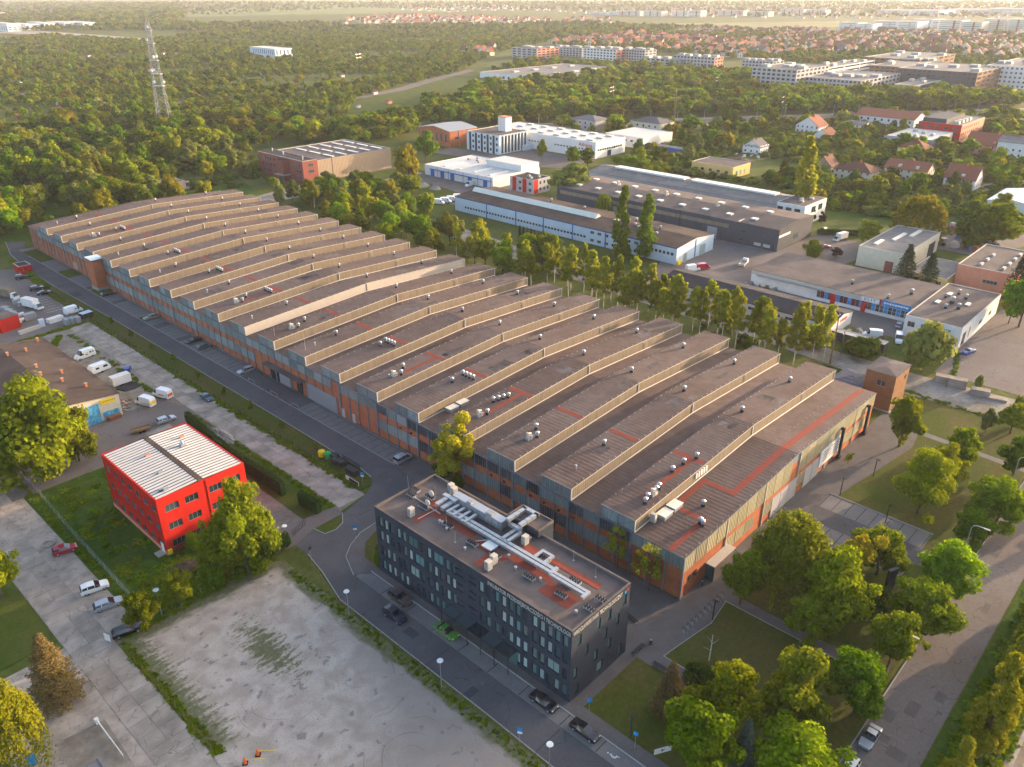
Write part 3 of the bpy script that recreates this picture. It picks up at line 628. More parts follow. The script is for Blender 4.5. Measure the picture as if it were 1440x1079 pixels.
for i in range(20):
    y0 = MY0 + PITCHY * i; y1 = y0 + MW
    mon = link('roof_monitor', gable_prism(y0 + 0.1, y1 - 0.1, HX0 + 0.15, HX1 - 0.15, -0.2, ZT + 0.1).mesh('roof_monitor', [M['cladding_pale'] if i == 9 else M['cladding']]), hall)
    # roof sheets, one per slope
    for (xa, xb) in ((HX0 - 0.15, HXM), (HXM, HX1 + 0.15)):
        r = MB(); za, zb = low_z(max(xa, HX0)) + ZT, low_z(min(xb, HX1)) + ZT
        r.v = [(xa, y0 - 0.15, za), (xb, y0 - 0.15, zb), (xb, y1 + 0.15, zb), (xa, y1 + 0.15, za)]; r.v += [(q[0], q[1], q[2] - 0.16) for q in r.v]
        r.f = [(0, 1, 2, 3), (7, 6, 5, 4), (4, 5, 1, 0), (5, 6, 2, 1), (6, 7, 3, 2), (7, 4, 0, 3)]; r.m = [0, 1, 1, 1, 1, 1]
        r.obj('roof_sheet', [M['roof_felt'], M['trim_pale']], mon)
    # pale flashing along the foot of the lit side, corner posts
    fl = MB()
    for (xa, xb) in ((HX0, HXM), (HXM, HX1)):
        fl.v += [(xa, y0 - 0.03, low_z(xa) + 0.0), (xb, y0 - 0.03, low_z(xb)), (xb, y0 - 0.03, low_z(xb) + 0.22), (xa, y0 - 0.03, low_z(xa) + 0.22), (xa, y0 - 0.14, low_z(xa) + 0.02), (xb, y0 - 0.14, low_z(xb) + 0.02)]
        k = len(fl.v) - 6; fl.f += [(k + 4, k + 5, k + 2, k + 3)]; fl.m += [0]
    for x in (HX0 + 0.1, HX1 - 0.1, HXM): fl.box(x - 0.12, y0 - 0.05, low_z(x), x + 0.12, y0 + 0.12, low_z(x) + ZT - 0.17)
    fl.obj('flashing', M['trim_pale'], mon)
    if i != 9:
        dr = MB().box(163.0, y0 + 0.02, low_z(163.6), 164.2, y0 + 0.13, low_z(163.6) + 2.0); dr.box(162.9, y0 + 0.06, low_z(163.6), 164.3, y0 + 0.12, low_z(163.6) + 2.1, 1)
        dr.obj('access_door', [M['cladding'], M['trim_pale']], mon)
    # end glazing facing the service road: two framed panels
    for k in range(2):
        c = y0 + MW * (k + 0.5) / 2
        MB().box(HX0 - 0.02, c - 1.62, ZE + 0.22, HX0 + 0.1, c + 1.62, ZE + ZT - 0.25).obj('glazing_panel', M['glazing_old'], mon)
    fr = MB()
    for yy in (y0 + 0.08, y0 + MW / 2, y1 - 0.08): fr.box(HX0 - 0.10, yy - 0.11, ZE - 0.05, HX0 + 0.04, yy + 0.11, ZE + ZT - 0.18)
    fr.box(HX0 - 0.08, y0, ZE + 0.02, HX0 + 0.05, y1, ZE + 0.2); fr.box(HX0 - 0.08, y0, ZE + ZT - 0.36, HX0 + 0.05, y1, ZE + ZT - 0.18)
    if i % 2 == 0: fr.tube((HX0 - 0.07, y0 + 0.15, ZE + ZT - 0.4), (HX0 - 0.07, y0 + MW / 2, ZE + 0.2), 0.06, 0.06, 4)
    fr.obj('end_frame', M['frame_grey'], mon)
    zt = lambda x: low_z(x) + ZT
    # little roof anchors in rows near both eaves and along the verges
    st = MB()
    for x in range(100, 181, 2):
        for yy in (y0 + 0.15, y1 - 0.2): st.box(x - 0.06, yy - 0.06, zt(x) - 0.02, x + 0.06, yy + 0.06, zt(x) + 0.12)
    q = st.obj('roof_stud', M['trim_pale'], mon); q['kind'] = 'stuff'
    for q in range(4):      # repaired felt
        x = random.uniform(100, 172); l = random.uniform(2, 7); x = x if x + l < HXM or x > HXM else HXM - l - .1; ya = y0 + random.uniform(.4, 3.5); yb = min(y1 - .3, ya + random.uniform(1.0, 3.4))
        MB().poly([(x, ya, zt(x) + .006), (x + l, ya, zt(x + l) + .006), (x + l, yb, zt(x + l) + .006), (x, yb, zt(x) + .006)]).obj('felt_patch', M['felt_patch'], mon)
    # red walkway felt
    if i > 0:
        x = 119.4; MB().poly([(x - 0.6, y0 + 0.2, zt(x - 0.6) + 0.012), (x + 0.6, y0 + 0.2, zt(x + 0.6) + 0.012), (x + 0.6, y1 - 0.2, zt(x + 0.6) + 0.012), (x - 0.6, y1 - 0.2, zt(x - 0.6) + 0.012)]).obj('walkway_strip', M['red_strip'], mon)
    if i in (0, 3, 5, 10, 17):
        xa, xb = (104.5, 121) if i == 0 else (106.5, 119)
        MB().poly([(xa, y0 + 2.2, zt(xa) + 0.016), (xb, y0 + 2.2, zt(xb) + 0.016), (xb, y0 + 3.3, zt(xb) + 0.016), (xa, y0 + 3.3, zt(xa) + 0.016)]).obj('walkway_strip', M['red_strip'], mon)
    if i == 0:
        x = 121; MB().poly([(x - 0.6, y0 + 0.3, zt(x - .6) + 0.013), (x + 0.6, y0 + 0.3, zt(x + .6) + 0.013), (x + 0.6, y1 - 0.3, zt(x + .6) + 0.013), (x - 0.6, y1 - 0.3, zt(x - .6) + 0.013)]).obj('walkway_strip', M['red_strip'], mon)
    for x in (143.5, 166.0): link('roof_vent', vent_me, mon, (x, y0 + 4.6, zt(x)))
    if i not in (0, 3): link('roof_vent', vent_me, mon, (112 + 2.5 * math.sin(i * 2.3), y0 + 4.4, zt(112)))
    if i in (4, 6, 10, 12, 14, 17):
        for k in range(4): link('roof_vent', vent_me, mon, (116.6, y0 + 1.6 + 1.15 * k, zt(116.6)))
    if i == 3:
        for k in range(4): link('roof_vent', vent_me, mon, (112 + 1.25 * k, y0 + 4.9 - 0.35 * k, zt(112)))
    if i == 0:
        for (x, yy) in ((103.2, 1.4), (104.6, 1.9), (107.4, 1.9), (108.5, 2.1), (114.6, 3.2), (118.2, 3.0), (121.5, 2.2)): link('roof_vent', vent_me, mon, (x, y0 + yy, zt(x)))
        link('roof_fan', fan_me, mon, (106, y0 + 1.8, zt(106)))
    if i in (2, 3, 5, 8, 10, 17): link('roof_fan', fan_me, mon, (105.6, y0 + 3.0, zt(105.6))); link('roof_vent', vent_me, mon, (107.4, y0 + 2.2, zt(107.4)))
    for (x, yy) in ((102.6 + (i % 3), 3.3),):
        if i % 2: link('vent_pipe', pipe_me, mon, (x, y0 + yy, zt(x)))
    if i in (7, 8):   # lightning rods
        MB().tube((100.5, y0 + 3, zt(100.5)), (100.5, y0 + 3, zt(100.5) + 4.5), 0.04, 0.02, 5).obj('lightning_rod', M['trim_pale'], mon)
# red felt on the low roof
def felt(xa, ya, xb, yb): MB().poly([(xa, ya, low_z(xa) + 0.012), (xb, ya, low_z(xb) + 0.012), (xb, yb, low_z(xb) + 0.012), (xa, yb, low_z(xa) + 0.012)]).obj('walkway_strip', M['red_strip'], hall)
felt(140, 54.6, 180.6, 56.0); felt(120.2, 54.6, 140, 56.0); felt(119.0, 54.6, 120.2, 62.0); felt(109.5, 60.8, 119.0, 61.9); felt(108.6, 54.6, 109.8, 60.8); felt(98.5, 54.6, 108.6, 55.7)
for (a, b) in gap_rows()[1:20]: felt(118.8, a + 0.1, 119.9, a + 2.6)
for x in (105.6, 108.8):
    MB().box(x - 1.3, 60.2, low_z(x) - 0.2, x + 1.3, 62.0, low_z(x) + 0.75).box(x - 1.4, 60.1, low_z(x) + 0.75, x + 1.4, 62.1, low_z(x) + 0.86, 1).obj('roof_unit', [M['steel_grey'], M['skylight']], hall)
    MB().box(x + 0.2, 117.6, low_z(x) - 0.2, x + 2.8, 119.2, low_z(x) + 0.75).box(x + 0.1, 117.5, low_z(x) + 0.75, x + 2.9, 119.3, low_z(x) + 0.86, 1).obj('roof_unit', [M['steel_grey'], M['skylight']], hall)
MB().box(102.6, 61.2, low_z(103) - 0.1, 103.3, 62.3, low_z(103) + 1.7).obj('air_conditioner', M['trim_pale'], hall)
for (x, y) in ((107.5, 54.5), (107.8, 55.1), (112.5, 57.4)): link('roof_vent', vent_me, hall, (x, y, low_z(x)))
for k in range(5): MB().box(118.0 + 0.9 * k, MY0 - 0.12, low_z(118) + 0.8, 118.4 + 0.9 * k, MY0 + 0.12, low_z(118) + 2.0).obj('white_louvre', M['white_paint'], hall)
for xs in (range(99, 181, 2),):
    st = MB()
    for x in xs: st.box(x - 0.06, HY0 + 0.15, low_z(x) - 0.02, x + 0.06, HY0 + 0.27, low_z(x) + 0.12); st.box(x + 0.9, HY0 + 5.6, low_z(x) - 0.02, x + 1.0, HY0 + 5.7, low_z(x) + 0.1)
    q = st.obj('roof_stud', M['trim_pale'], hall); q['kind'] = 'stuff'
for (x, y) in ((107, 97.0), (150, 140), (150, 168)):
    MB().tube((x, y, low_z(x)), (x, y, low_z(x) + 0.8), 0.05, 0.05, 5).ball((x, y - 0.1, low_z(x) + 1.1), 0.55, 0.15, 0.55, 10, 6).obj('roof_dish', M['white_paint'], hall)
# west front (to the service road): columns, glazing panels, doors
NB = 84; bay = PITCHY / 4
for k in range(NB + 2):
    y = MY0 - PITCHY + 4.05 + bay * k
    if y > HY1 + 0.1: break
    big = (k + 1) % 4 == 0
    MB().box(HX0 - (0.22 if big else 0.12), y - (0.17 if big else 0.10), 0, HX0 + 0.13, y + (0.17 if big else 0.10), ZE - 0.02).obj('column', M['frame_grey'], hall)
MB().box(HX0 - 0.14, HY0, ZE - 0.3, HX0 + 0.14, HY1, ZE - 0.24).obj('eaves_rail', M['frame_grey'], hall)
for k in range(NB + 2):
    ya = MY0 - PITCHY + 4.05 + bay * k + 0.12; yb = ya + bay - 0.24
    if yb > HY1: break
    yc = (ya + yb) / 2
    up_dark = 62 < yc < 140 and random.random() < 0.75
    if not (148 < yc < 152.5 or yc > 345): MB().box(HX0 - 0.03, ya, 6.45, HX0 + 0.13, yb, ZE - 0.32).obj('glazing_panel', M['glazing_dark'] if up_dark else M['glazing_old'], hall)
    if yc > 288 or 136 < yc < 187: continue
    if 53 < yc < 62: continue
    MB().box(HX0 - 0.03, ya, 2.2, HX0 + 0.13, yb, 4.75).obj('glazing_panel', M['glazing_dark'] if (random.random() < 0.3 and yc < 130) else M['glazing_old'], hall)
    if yc < 130 and random.random() < 0.5: MB().box(HX0 - 0.12, yc + 0.4, 5.2, HX0 + 0.14, yc + 0.9, 5.6).obj('wall_lamp', M['steel_dark'], hall)
# entrance, big gates, small doors
MB().box(HX0 - 0.16, 150.5, 0.02, HX0 + 0.13, 163.0, 4.3).obj('sliding_gate', M['steel_grey'], hall)
MB().box(HX0 - 0.12, 147.4, 0.02, HX0 + 0.13, 148.6, 2.3).obj('door', M['trim_pale'], hall); MB().box(HX0 - 0.12, 143.2, 0.02, HX0 + 0.13, 144.4, 2.3).obj('door', M['trim_pale'], hall)
MB().box(HX0 - 0.14, 171.0, 0.02, HX0 + 0.13, 176.0, 4.3).obj('sliding_gate', M['steel_grey'], hall)
for (a, b) in ((176.6, 180.0), (165.6, 167.6)): 
    d = MB().box(HX0 - 0.14, a, 0.02, HX0 + 0.13, b, 3.2).obj('glass_door', M['glass'], hall)
    MB().box(HX0 - 0.2, a - 0.1, 3.2, HX0 + 0.1, b + 0.1, 3.35).box(HX0 - 0.2, a - 0.1, 0, HX0 + 0.1, a, 3.2).box(HX0 - 0.2, b, 0, HX0 + 0.1, b + 0.1, 3.2).box(HX0 - 0.2, (a + b) / 2 - 0.05, 0, HX0 + 0.1, (a + b) / 2 + 0.05, 3.2).obj('door_frame', M['steel_dark'], d)
MB().box(96.4, 163.5, 4.35, HX0, 181.5, 4.55).obj('entrance_canopy', M['roof_felt_plain'], hall)
MB().box(HX0 - 0.2, 111.6, 0.02, HX0 + 0.12, 113.0, 2.6).obj('door', M['steel_dark'], hall)
for yy in (313.5, 311.8, 310.1): MB().box(HX0 - 0.1, yy - 0.35, 0.8, HX0 + 0.13, yy + 0.35, 3.4).obj('narrow_window', M['trim_pale'], hall)
# brick stair tower on the west front
tw = MB().box(94.6, 283.8, 1.0, 98.1, 289.0, 10.4); tw.obj('stair_tower', M['brick'], hall)
MB().box(94.5, 283.7, 0, 98.1, 289.1, 1.0).obj('tower_plinth', M['steel_grey'], hall)
MB().box(94.3, 283.5, 10.9, 98.6, 289.3, 11.15).obj('tower_cap', M['blue_white'], hall)
MB().box(94.9, 284.1, 10.4, 98.0, 288.7, 10.9).obj('tower_louvre', M['steel_dark'], hall)
# south gable front
nS = 23; bw = (HX1 - HX0) / nS
for k in range(nS + 1):
    x = HX0 + bw * k
    MB().box(x - 0.1, HY0 - 0.12, 0, x + 0.1, HY0 + 0.13, low_z(min(max(x, HX0), HX1)) - 0.24).obj('column', M['frame_grey'] if k in (0, nS) else M['trim_pale'], hall) if k % 4 == 0 else None
for k in range(nS):
    xa, xb = HX0 + bw * k + 0.1, HX0 + bw * (k + 1) - 0.1
    if k == 11: continue
    p = MB(); p.v = [(xa, HY0 - 0.05, 5.7), (xb, HY0 - 0.05, 5.7), (xb, HY0 - 0.05, low_z(xb) - 0.26), (xa, HY0 - 0.05, low_z(xa) - 0.26)]
    p.v += [(q[0], HY0 + 0.14, q[2]) for q in p.v]; p.f = [(0, 1, 2, 3), (7, 6, 5, 4), (4, 5, 1, 0), (5, 6, 2, 1), (6, 7, 3, 2), (7, 4, 0, 3)]; p.m = [0] * 6
    p.obj('glazing_panel', M['glazing_south'], hall)
low_kind = {4: 'g', 5: 'g', 6: 'g', 8: 'g', 9: 's', 10: 's', 11: 's', 12: 'g', 13: 's', 14: 's', 18: 'g', 19: 'g', 20: 'g', 21: 'g'}
for k, c in low_kind.items():
    xa, xb = HX0 + bw * k + 0.1, HX0 + bw * (k + 1) - 0.1
    if c == 'g': MB().box(xa, HY0 - 0.04, 1.9, xb, HY0 + 0.13, 4.5).obj('glazing_panel', M['glazing_south'], hall)
    else: MB().box(xa, HY0 - 0.08, 0.02, xb, HY0 + 0.13, 4.5).obj('sliding_gate', M['grey_wall'], hall)
MB().box(HX0 + bw * 15, HY0 - 0.2, 1.6, HX0 + bw * 18, HY0 + 0.05, 5.6).obj('banner', M['white_wall'], hall)
dash = MB(); rb = random.Random(5)
for z in (4.7, 4.0, 3.3, 2.6):
    x = HX0 + bw * 15 + 1.2 + rb.uniform(0, 0.8)
    while x < HX0 + bw * 18 - 1.6:
        l = rb.uniform(0.3, 1.1); dash.box(x, HY0 - 0.215, z, x + l, HY0 - 0.2, z + 0.32); x += l + 0.22
dash.obj('banner_print', M['steel_grey'], hall)
MB().box(106, 50.4, 3.3, 113.5, 52.2, 3.45).box(106, 50.4, 0, 106.12, 50.52, 3.3, 1).box(113.4, 50.4, 0, 113.5, 50.52, 3.3, 1).obj('porch', [M['trim_pale'], M['steel_dark']], hall)
MB().box(106.2, 50.5, 0.02, 106.26, 52.1, 3.2).obj('porch_glass', M['glass_green'], hall); MB().box(106.4, 52.0, 0.02, 109.6, 52.25, 3.0).obj('door', M['steel_dark'], hall)
for x in (100.6, 102.2): MB().box(x, HY0 - 0.03, 2.8, x + 0.8, HY0 + 0.13, 3.8).obj('small_window', M['glass'], hall)
for x in (161.8, 176.3):      # black service ducts on brackets
    MB().box(x, HY0 - 0.9, 0.3, x + 0.55, HY0 - 0.35, 7.2).box(x, HY0 - 0.9, 7.2, x + 0.55, HY0 + 0.05, 7.75).box(x - 0.2, HY0 - 1.1, 0, x + 0.8, HY0 - 0.1, 0.6).obj('service_duct', M['steel_dark'], hall)
# ------------------------------------------------------------------ anthracite office block
BX0, BY0, BX1, BY1, BH = 68.0, 52.0, 82.0, 96.2, 13.9
pat = random.Random(3)
Wn = []
zs = (0.9, 4.1, 7.3, 10.3)
y = BY0 + 1.1
cols = []
while y < BY1 - 0.8:
    cols.append(y - BY0); y += 1.46 if len(cols) % 5 else 1.9
for r, z in enumerate(zs):
    k = 0
    while k < len(cols):
        c = cols[k]
        if 19.4 < c < 23.4:                      # louvred stair bay
            if k % 2 == 0:
                for q in (0, 1.1): Wn.append(dict(c=c + 0.6, z=z + q + 0.3, wd=1.7, ht=0.45, glass='glass', frame='steel_dark'))
            k += 1; continue
        if r == 0 and 10.5 < c < 26: k += 1; continue
        wide = pat.random() < 0.10 and k + 1 < len(cols) and not (17.9 < c < 24) and cols[k + 1] - c < 1.6
        if wide:
            Wn.append(dict(c=(c + cols[k + 1]) / 2, z=z, wd=2.35, ht=2.05, glass='glass_pale_sky' if pat.random() < 0.5 else 'glass_green', mull=2, frame='steel_dark')); k += 2
        else:
            if True: Wn.append(dict(c=c, z=z, wd=0.92, ht=2.05, glass=('glass', 'glass_green', 'glass_pale_sky', 'glass_pale_sky')[pat.randrange(4)], frame='steel_dark'))
            k += 1
Sn = []
for z, cs in ((0.7, (1.7, 12.4)), (1.0, (7.2,)), (4.1, (1.2, 6.0, 9.4)), (6.9, (3.7, 8.2)), (7.6, (11.2,)), (10.0, (1.9, 6.4, 9.0)), (10.4, (12.8,))):
    for c in cs: Sn.append(dict(c=c, z=z, wd=0.8 if c != 7.2 else 1.5, ht=2.0, glass='glass_green', frame='steel_dark'))
Sn.append(dict(c=4.9, z=3.6, wd=1.6, ht=1.9, glass='glass', frame='steel_dark')) if False else None
off = block('office_building', 'anthracite four-storey office block with silver ducts on its roof', 'office building', BX0, BY0, BX1, BY1, BH, 'anthracite', 'roof_felt_plain',
            par=0.45, W=Wn, S=Sn, split=True, coping='roof_felt_plain', depth=0.22)
text('facade_lettering', 'INKUBATOR PRZEDSIĘBIORCZOŚCI I TECHNOLOGII', 1.05, 'trim_pale', off, (-0.04, 16.6, 12.75), WEST, 0.03, width=16.3)
text('gable_lettering', 'WROCŁAWSKI PARK TECHNOLOGICZNY', 1.05, 'trim_pale', off, (0.3, -0.04, 12.75), SOUTH, 0.03, width=11.6)
MB().box(12.5, -0.07, 12.7, 12.9, -0.01, 13.2).box(13.0, -0.07, 13.0, 13.4, -0.01, 13.5, 1).obj('logo', [M['plastic_blue'], M['red_paint']], off)
RZ = BH - 0.45
# entrance canopy of glass on black posts
can = MB()
for k in range(6): can.box(-2.3, 10.2 + k * 3.0, 0.0, -2.2, 10.3 + k * 3.0, 3.4)
can.box(-2.35, 10.1, 3.4, -2.2, 25.4, 3.55)
for k in range(6): can.box(-2.3, 10.2 + k * 3.0, 3.42, 0, 10.3 + k * 3.0, 3.52)
cn = can.obj('entrance_canopy', M['steel_dark'], off)
for k in range(5):
    MB().box(-2.2, 10.35 + k * 3.0, 3.45, -0.05, 13.15 + k * 3.0, 3.5).obj('canopy_pane', M['glass'], cn)
    MB().box(-0.06, 10.35 + k * 3.0, 0.15, -0.01, 13.15 + k * 3.0, 3.3).obj('entrance_glass', M['glass_green'], cn)
text('door_lettering', 'InQbe', 0.5, 'white_paint', cn, (-0.09, 20.5, 2.7), WEST, 0.004)
# wing with stair head, parapet and walkway lawn behind
ph = MB().box(12.9, 17.6, RZ - 3.5, 16.6, 24.4, RZ + 1.5).obj('stair_head', M['anthracite'], off)
MB().box(13.1, 17.8, RZ + 1.5, 16.4, 24.2, RZ + 1.56).obj('stair_roof', M['roof_felt_plain'], ph)
cp = MB(); cp.box(12.85, 17.55, RZ + 1.5, 16.65, 17.85, RZ + 1.85); cp.box(12.85, 24.15, RZ + 1.5, 16.65, 24.45, RZ + 1.85); cp.box(12.85, 17.85, RZ + 1.5, 13.1, 24.15, RZ + 1.85); cp.box(16.4, 17.85, RZ + 1.5, 16.65, 24.15, RZ + 1.85); cp.obj('stair_parapet', M['roof_felt_plain'], ph)
MB().box(15.0, 10.0, 3.6, 19.0, 16.5, 3.7).box(15.0, 10, 0, 15.1, 10.1, 3.6, 1).box(18.9, 10, 0, 19, 10.1, 3.6, 1).box(18.9, 16.4, 0, 19, 16.5, 3.6, 1).obj('rear_canopy', [M['glass_green'], M['steel_dark']], off)
# red felt patches
def felt2(a, b, c, d, k=0): MB().poly([(a, b, RZ + 0.01 + k * 0.004), (c, b, RZ + 0.01 + k * 0.004), (c, d, RZ + 0.01 + k * 0.004), (a, d, RZ + 0.01 + k * 0.004)]).obj('walkway_felt', M['red_strip'], off)
for k, q in enumerate(((5.4, 26, 7.1, 37), (4.6, 18.0, 6.2, 26), (1.4, 19.6, 4.6, 21.2), (5.8, 9.5, 7.2, 18.0), (3.4, 3.6, 6.4, 9.5), (2.2, 35.5, 5.4, 37.0), (9.6, 13.5, 10.9, 18.5), (9.8, 3.0, 11.0, 13.5), (8.0, 15.2, 9.6, 17.6), (7.2, 35.8, 9.2, 38.5))): felt2(*q, k=k)
# main silver ducts
du = MB()
def duct(x0, y0, x1, y1, z, s=0.3, m=0):
    if abs(x1 - x0) > abs(y1 - y0): du.box(min(x0, x1) - s, y0 - s, z - s * .8, max(x0, x1) + s, y0 + s, z + s * .8, m)
    else: du.box(x0 - s, min(y0, y1) - s, z - s * .8, x0 + s, max(y0, y1) + s, z + s * .8, m)
    n_ = int(abs(x1 - x0) + abs(y1 - y0))
    for k in range(1, n_):
        t = k / n_; a, b = x0 + (x1 - x0) * t, y0 + (y1 - y0) * t
        if abs(x1 - x0) > abs(y1 - y0): du.box(a - .04, b - s - .04, z - s * .8 - .03, a + .04, b + s + .04, z + s * .8 + .03, 1)
        else: du.box(a - s - .04, b - .04, z - s * .8 - .03, a + s + .04, b + .04, z + s * .8 + .03, 1)
duct(7.3, 33.2, 7.3, 10.4, RZ + 0.65); duct(8.15, 33.2, 8.15, 10.6, RZ + 0.65); duct(7.4, 10.2, 8.6, 10.2, RZ + 0.66, 0.28); duct(7.0, 10.0, 7.0, 3.4, RZ + 0.6, 0.26); duct(7.7, 10.0, 7.7, 3.4, RZ + 0.6, 0.26)
duct(7.7, 3.2, 6.4, 3.2, RZ + 0.62, 0.27); duct(8.6, 14.5, 10.4, 14.5, RZ + 0.7, 0.26); duct(10.4, 14.5, 10.4, 12.5, RZ + 0.7, 0.25); duct(10.4, 12.5, 8.4, 12.5, RZ + 0.7, 0.24)
duct(8.5, 20.2, 11.2, 20.2, RZ + 0.8, 0.3); duct(8.5, 21.3, 11.2, 21.3, RZ + 0.8, 0.3)
for q in (29, 30.4, 31.8, 33.2): duct(7.2, q, 9.6, q, RZ + 0.9, 0.28)
duct(9.8, 34.2, 9.8, 36.6, RZ + 1.3, 0.4); duct(7.4, 34.5, 9.6, 34.5, RZ + 0.9, 0.42); duct(7.3, 35.8, 9.8, 35.8, RZ + 1.2, 0.4)
du.obj('ventilation_duct', [M['galv'], M['steel_grey']], off)
d2 = du = MB(); duct(11.5, 23.0, 15.4, 23.0, RZ + 2.1, 0.36); duct(11.8, 20.5, 15.4, 20.5, RZ + 2.1, 0.36); duct(15.6, 23.0, 15.6, 20.5, RZ + 2.1, 0.36); duct(11.6, 22.6, 11.6, 20.6, RZ + 1.2, 0.34); du.obj('stair_duct', [M['galv'], M['steel_grey']], off)
ah = MB(); ah.box(10.3, 23.6, RZ + 0.1, 11.9, 35.4, RZ + 1.75)
for k in range(7): ah.box(10.24, 24.2 + k * 1.6, RZ + 0.2, 10.31, 25.5 + k * 1.6, RZ + 1.6, 1)
ah.box(10.5, 26.0, RZ + 1.75, 11.7, 27.4, RZ + 2.0, 1).box(10.5, 31.0, RZ + 1.75, 11.7, 32.0, RZ + 2.05, 1)
ah.obj('air_handler', [M['galv'], M['steel_grey']], off)
acm = MB().box(-0.5, -0.4, 0.15, 0.5, 0.4, 1.75).box(-0.52, -0.32, 0.3, -0.49, 0.32, 1.0, 1).box(-0.52, -0.32, 1.05, -0.49, 0.32, 1.65, 1).box(-0.4, -0.42, 0.3, 0.4, -0.39, 1.6, 1).box(-0.45, -0.35, 0, 0.45, 0.35, 0.15, 1).mesh('air_conditioner', [M['trim_pale'], M['steel_grey']])
for (x, y) in ((1.9, 18.3), (3.5, 18.7), (10.5, 18.4), (2.9, 37.8), (12.2, 37.0), (12.6, 38.2)): link('air_conditioner', acm, off, (x, y, RZ))
bank = MB().box(-0.45, -1.0, 0.2, 0.45, 1.0, 0.35)
for k in range(4): bank.tube((-0.2, -0.75 + 0.5 * k, 0.35), (-0.2, -0.75 + 0.5 * k, 0.7), 0.17, 0.17, 7, 1); bank.tube((0.22, -0.75 + 0.5 * k, 0.35), (0.22, -0.75 + 0.5 * k, 0.62), 0.17, 0.17, 7, 1)
for q in (-0.9, 0.9): bank.box(-0.4, q - 0.08, 0, 0.4, q + 0.08, 0.2)
bkm = bank.mesh('condenser_bank', [M['steel_grey'], M['steel_dark']])
for (x, y) in ((5.2, 31.0), (4.6, 24.6), (4.7, 12.3), (5.0, 6.2), (8.8, 6.6), (9.6, 13.4), (5.9, 38.0), (8.6, 39.5), (6.8, 42.5), (8.4, 43.2), (5.5, 1.1), (8.2, 1.2), (5.0, 19.8)): link('condenser_bank', bkm, off, (x, y, RZ))
MB().box(5.2, 21.0, RZ, 6.8, 23.0, RZ + 0.35).box(5.1, 20.9, RZ + 0.35, 6.9, 23.1, RZ + 0.43, 1).obj('roof_hatch', [M['steel_grey'], M['white_paint']], off)
for (x, y) in ((6.2, 37.2), (8.5, 38.8)):
    d = MB().tube((x, y, RZ), (x, y, RZ + 1.2), 0.05, 0.05, 5); d.ball((x - 0.15, y - 0.1, RZ + 1.5), 0.25, 0.62, 0.62, 10, 7); d.obj('satellite_dish', M['trim_pale'], off)
for (x, y, h) in ((4.6, 30.8, 2.6), (3.0, 27.0, 2.2), (12.6, 10.0, 2.4), (9.5, 39, 2.2), (11.8, 5.0, 2.3)): MB().tube((x, y, RZ), (x, y, RZ + h), 0.03, 0.02, 5).box(x - .15, y - .15, RZ, x + .15, y + .15, RZ + .12).obj('lightning_rod', M['steel_grey'], off)
for (a, b) in (((6.6, 34.5, 0.15), (6.9, 42.6, 0.15)), ((3.0, 36.2, 0.15), (7.0, 36.0, 0.15)), ((5.0, 24.9, 0.2), (7.0, 23.4, 0.2))): MB().tube((a[0], a[1], RZ + a[2]), (b[0], b[1], RZ + b[2]), 0.09, 0.09, 6).obj('conduit', M['trim_pale'], off)
for k in range(14): link('vent_pipe', pipe_me, off, (pat.uniform(2, 12), pat.uniform(2, 40), RZ - 0.35))

# ------------------------------------------------------------------ red three-storey block
RH = 12.2
Wr = rows((1.1, 4.9, 8.9), 1.5, 2.1, [1.9 + 3.25 * k for k in range(7)], mull=2, glass='glass', frame='frame_grey')
Sr = rows((1.2, 5.0, 8.9), 1.5, 2.6, [2.6, 6.4, 11.2, 15.0], mull=3, glass='glass', frame='frame_grey')
redb = block('red_office', 'bright red three-storey block with white ribbed roof in the tall grass', 'building', 43.7, 128.1, 61.2, 151.5, RH, 'red_paint', 'roof_brown', par=0.15,
             W=Wr, S=Sr, split=True, coping='red_paint', depth=0.2)
for (xa, xb, sgn) in ((0.15, 8.2, 1), (9.3, 17.35, -1)):
    k = 0
    for yy in [0.35 + 0.985 * q for q in range(23)]:
        zA, zB = (RH + 0.02, RH + 0.30) if sgn > 0 else (RH + 0.30, RH + 0.02)
        r = MB(); r.v = [(xa, yy, zA), (xb, yy, zB), (xb, yy + 0.62, zB), (xa, yy + 0.62, zA)]; r.v += [(q[0], q[1], q[2] - 0.05) for q in r.v]
        r.f = [(0, 1, 2, 3), (7, 6, 5, 4), (4, 5, 1, 0), (5, 6, 2, 1), (6, 7, 3, 2), (7, 4, 0, 3)]; r.m = [0] * 6
        r.obj('roof_panel', M['roof_white'], redb)
    MB().poly([(xa, 0.3, (RH - 0.04) if sgn > 0 else RH + 0.24), (xb, 0.3, (RH + 0.24) if sgn > 0 else RH - 0.04), (xb, 23.2, (RH + 0.24) if sgn > 0 else RH - 0.04), (xa, 23.2, (RH - 0.04) if sgn > 0 else RH + 0.24)]).obj('roof_deck', M['roof_black'], redb)
MB().box(8.3, 0.3, RH - 0.1, 9.2, 23.2, RH + 0.34).obj('ridge_gutter', M['roof_brown'], redb)
MB().tube((9.5, -0.06, 0), (9.5, -0.06, RH - 0.1), 0.07, 0.07, 6).obj('downpipe', M['red_paint'], redb)
MB().box(12.0, 14.0, RH + 0.1, 13.0, 14.9, RH + 0.7).tube((12.5, 14.4, RH + 0.7), (12.5, 14.4, RH + 1.4), 0.25, 0.25, 8).tube((12.5, 14.4, RH + 1.2), (12.1, 14.0, RH + 1.4), 0.25, 0.3, 8).obj('roof_vent', M['galv'], redb)
for (x, y) in ((13.5, 17.5), (5.5, 15.5), (1.8, 2.2), (2.4, 1.6), (4.4, 8)): MB().box(x, y, RH + 0.1, x + 0.9, y + 0.5, RH + 0.5).obj('roof_box', M['steel_grey'] if y < 9 else M['salmon'], redb)
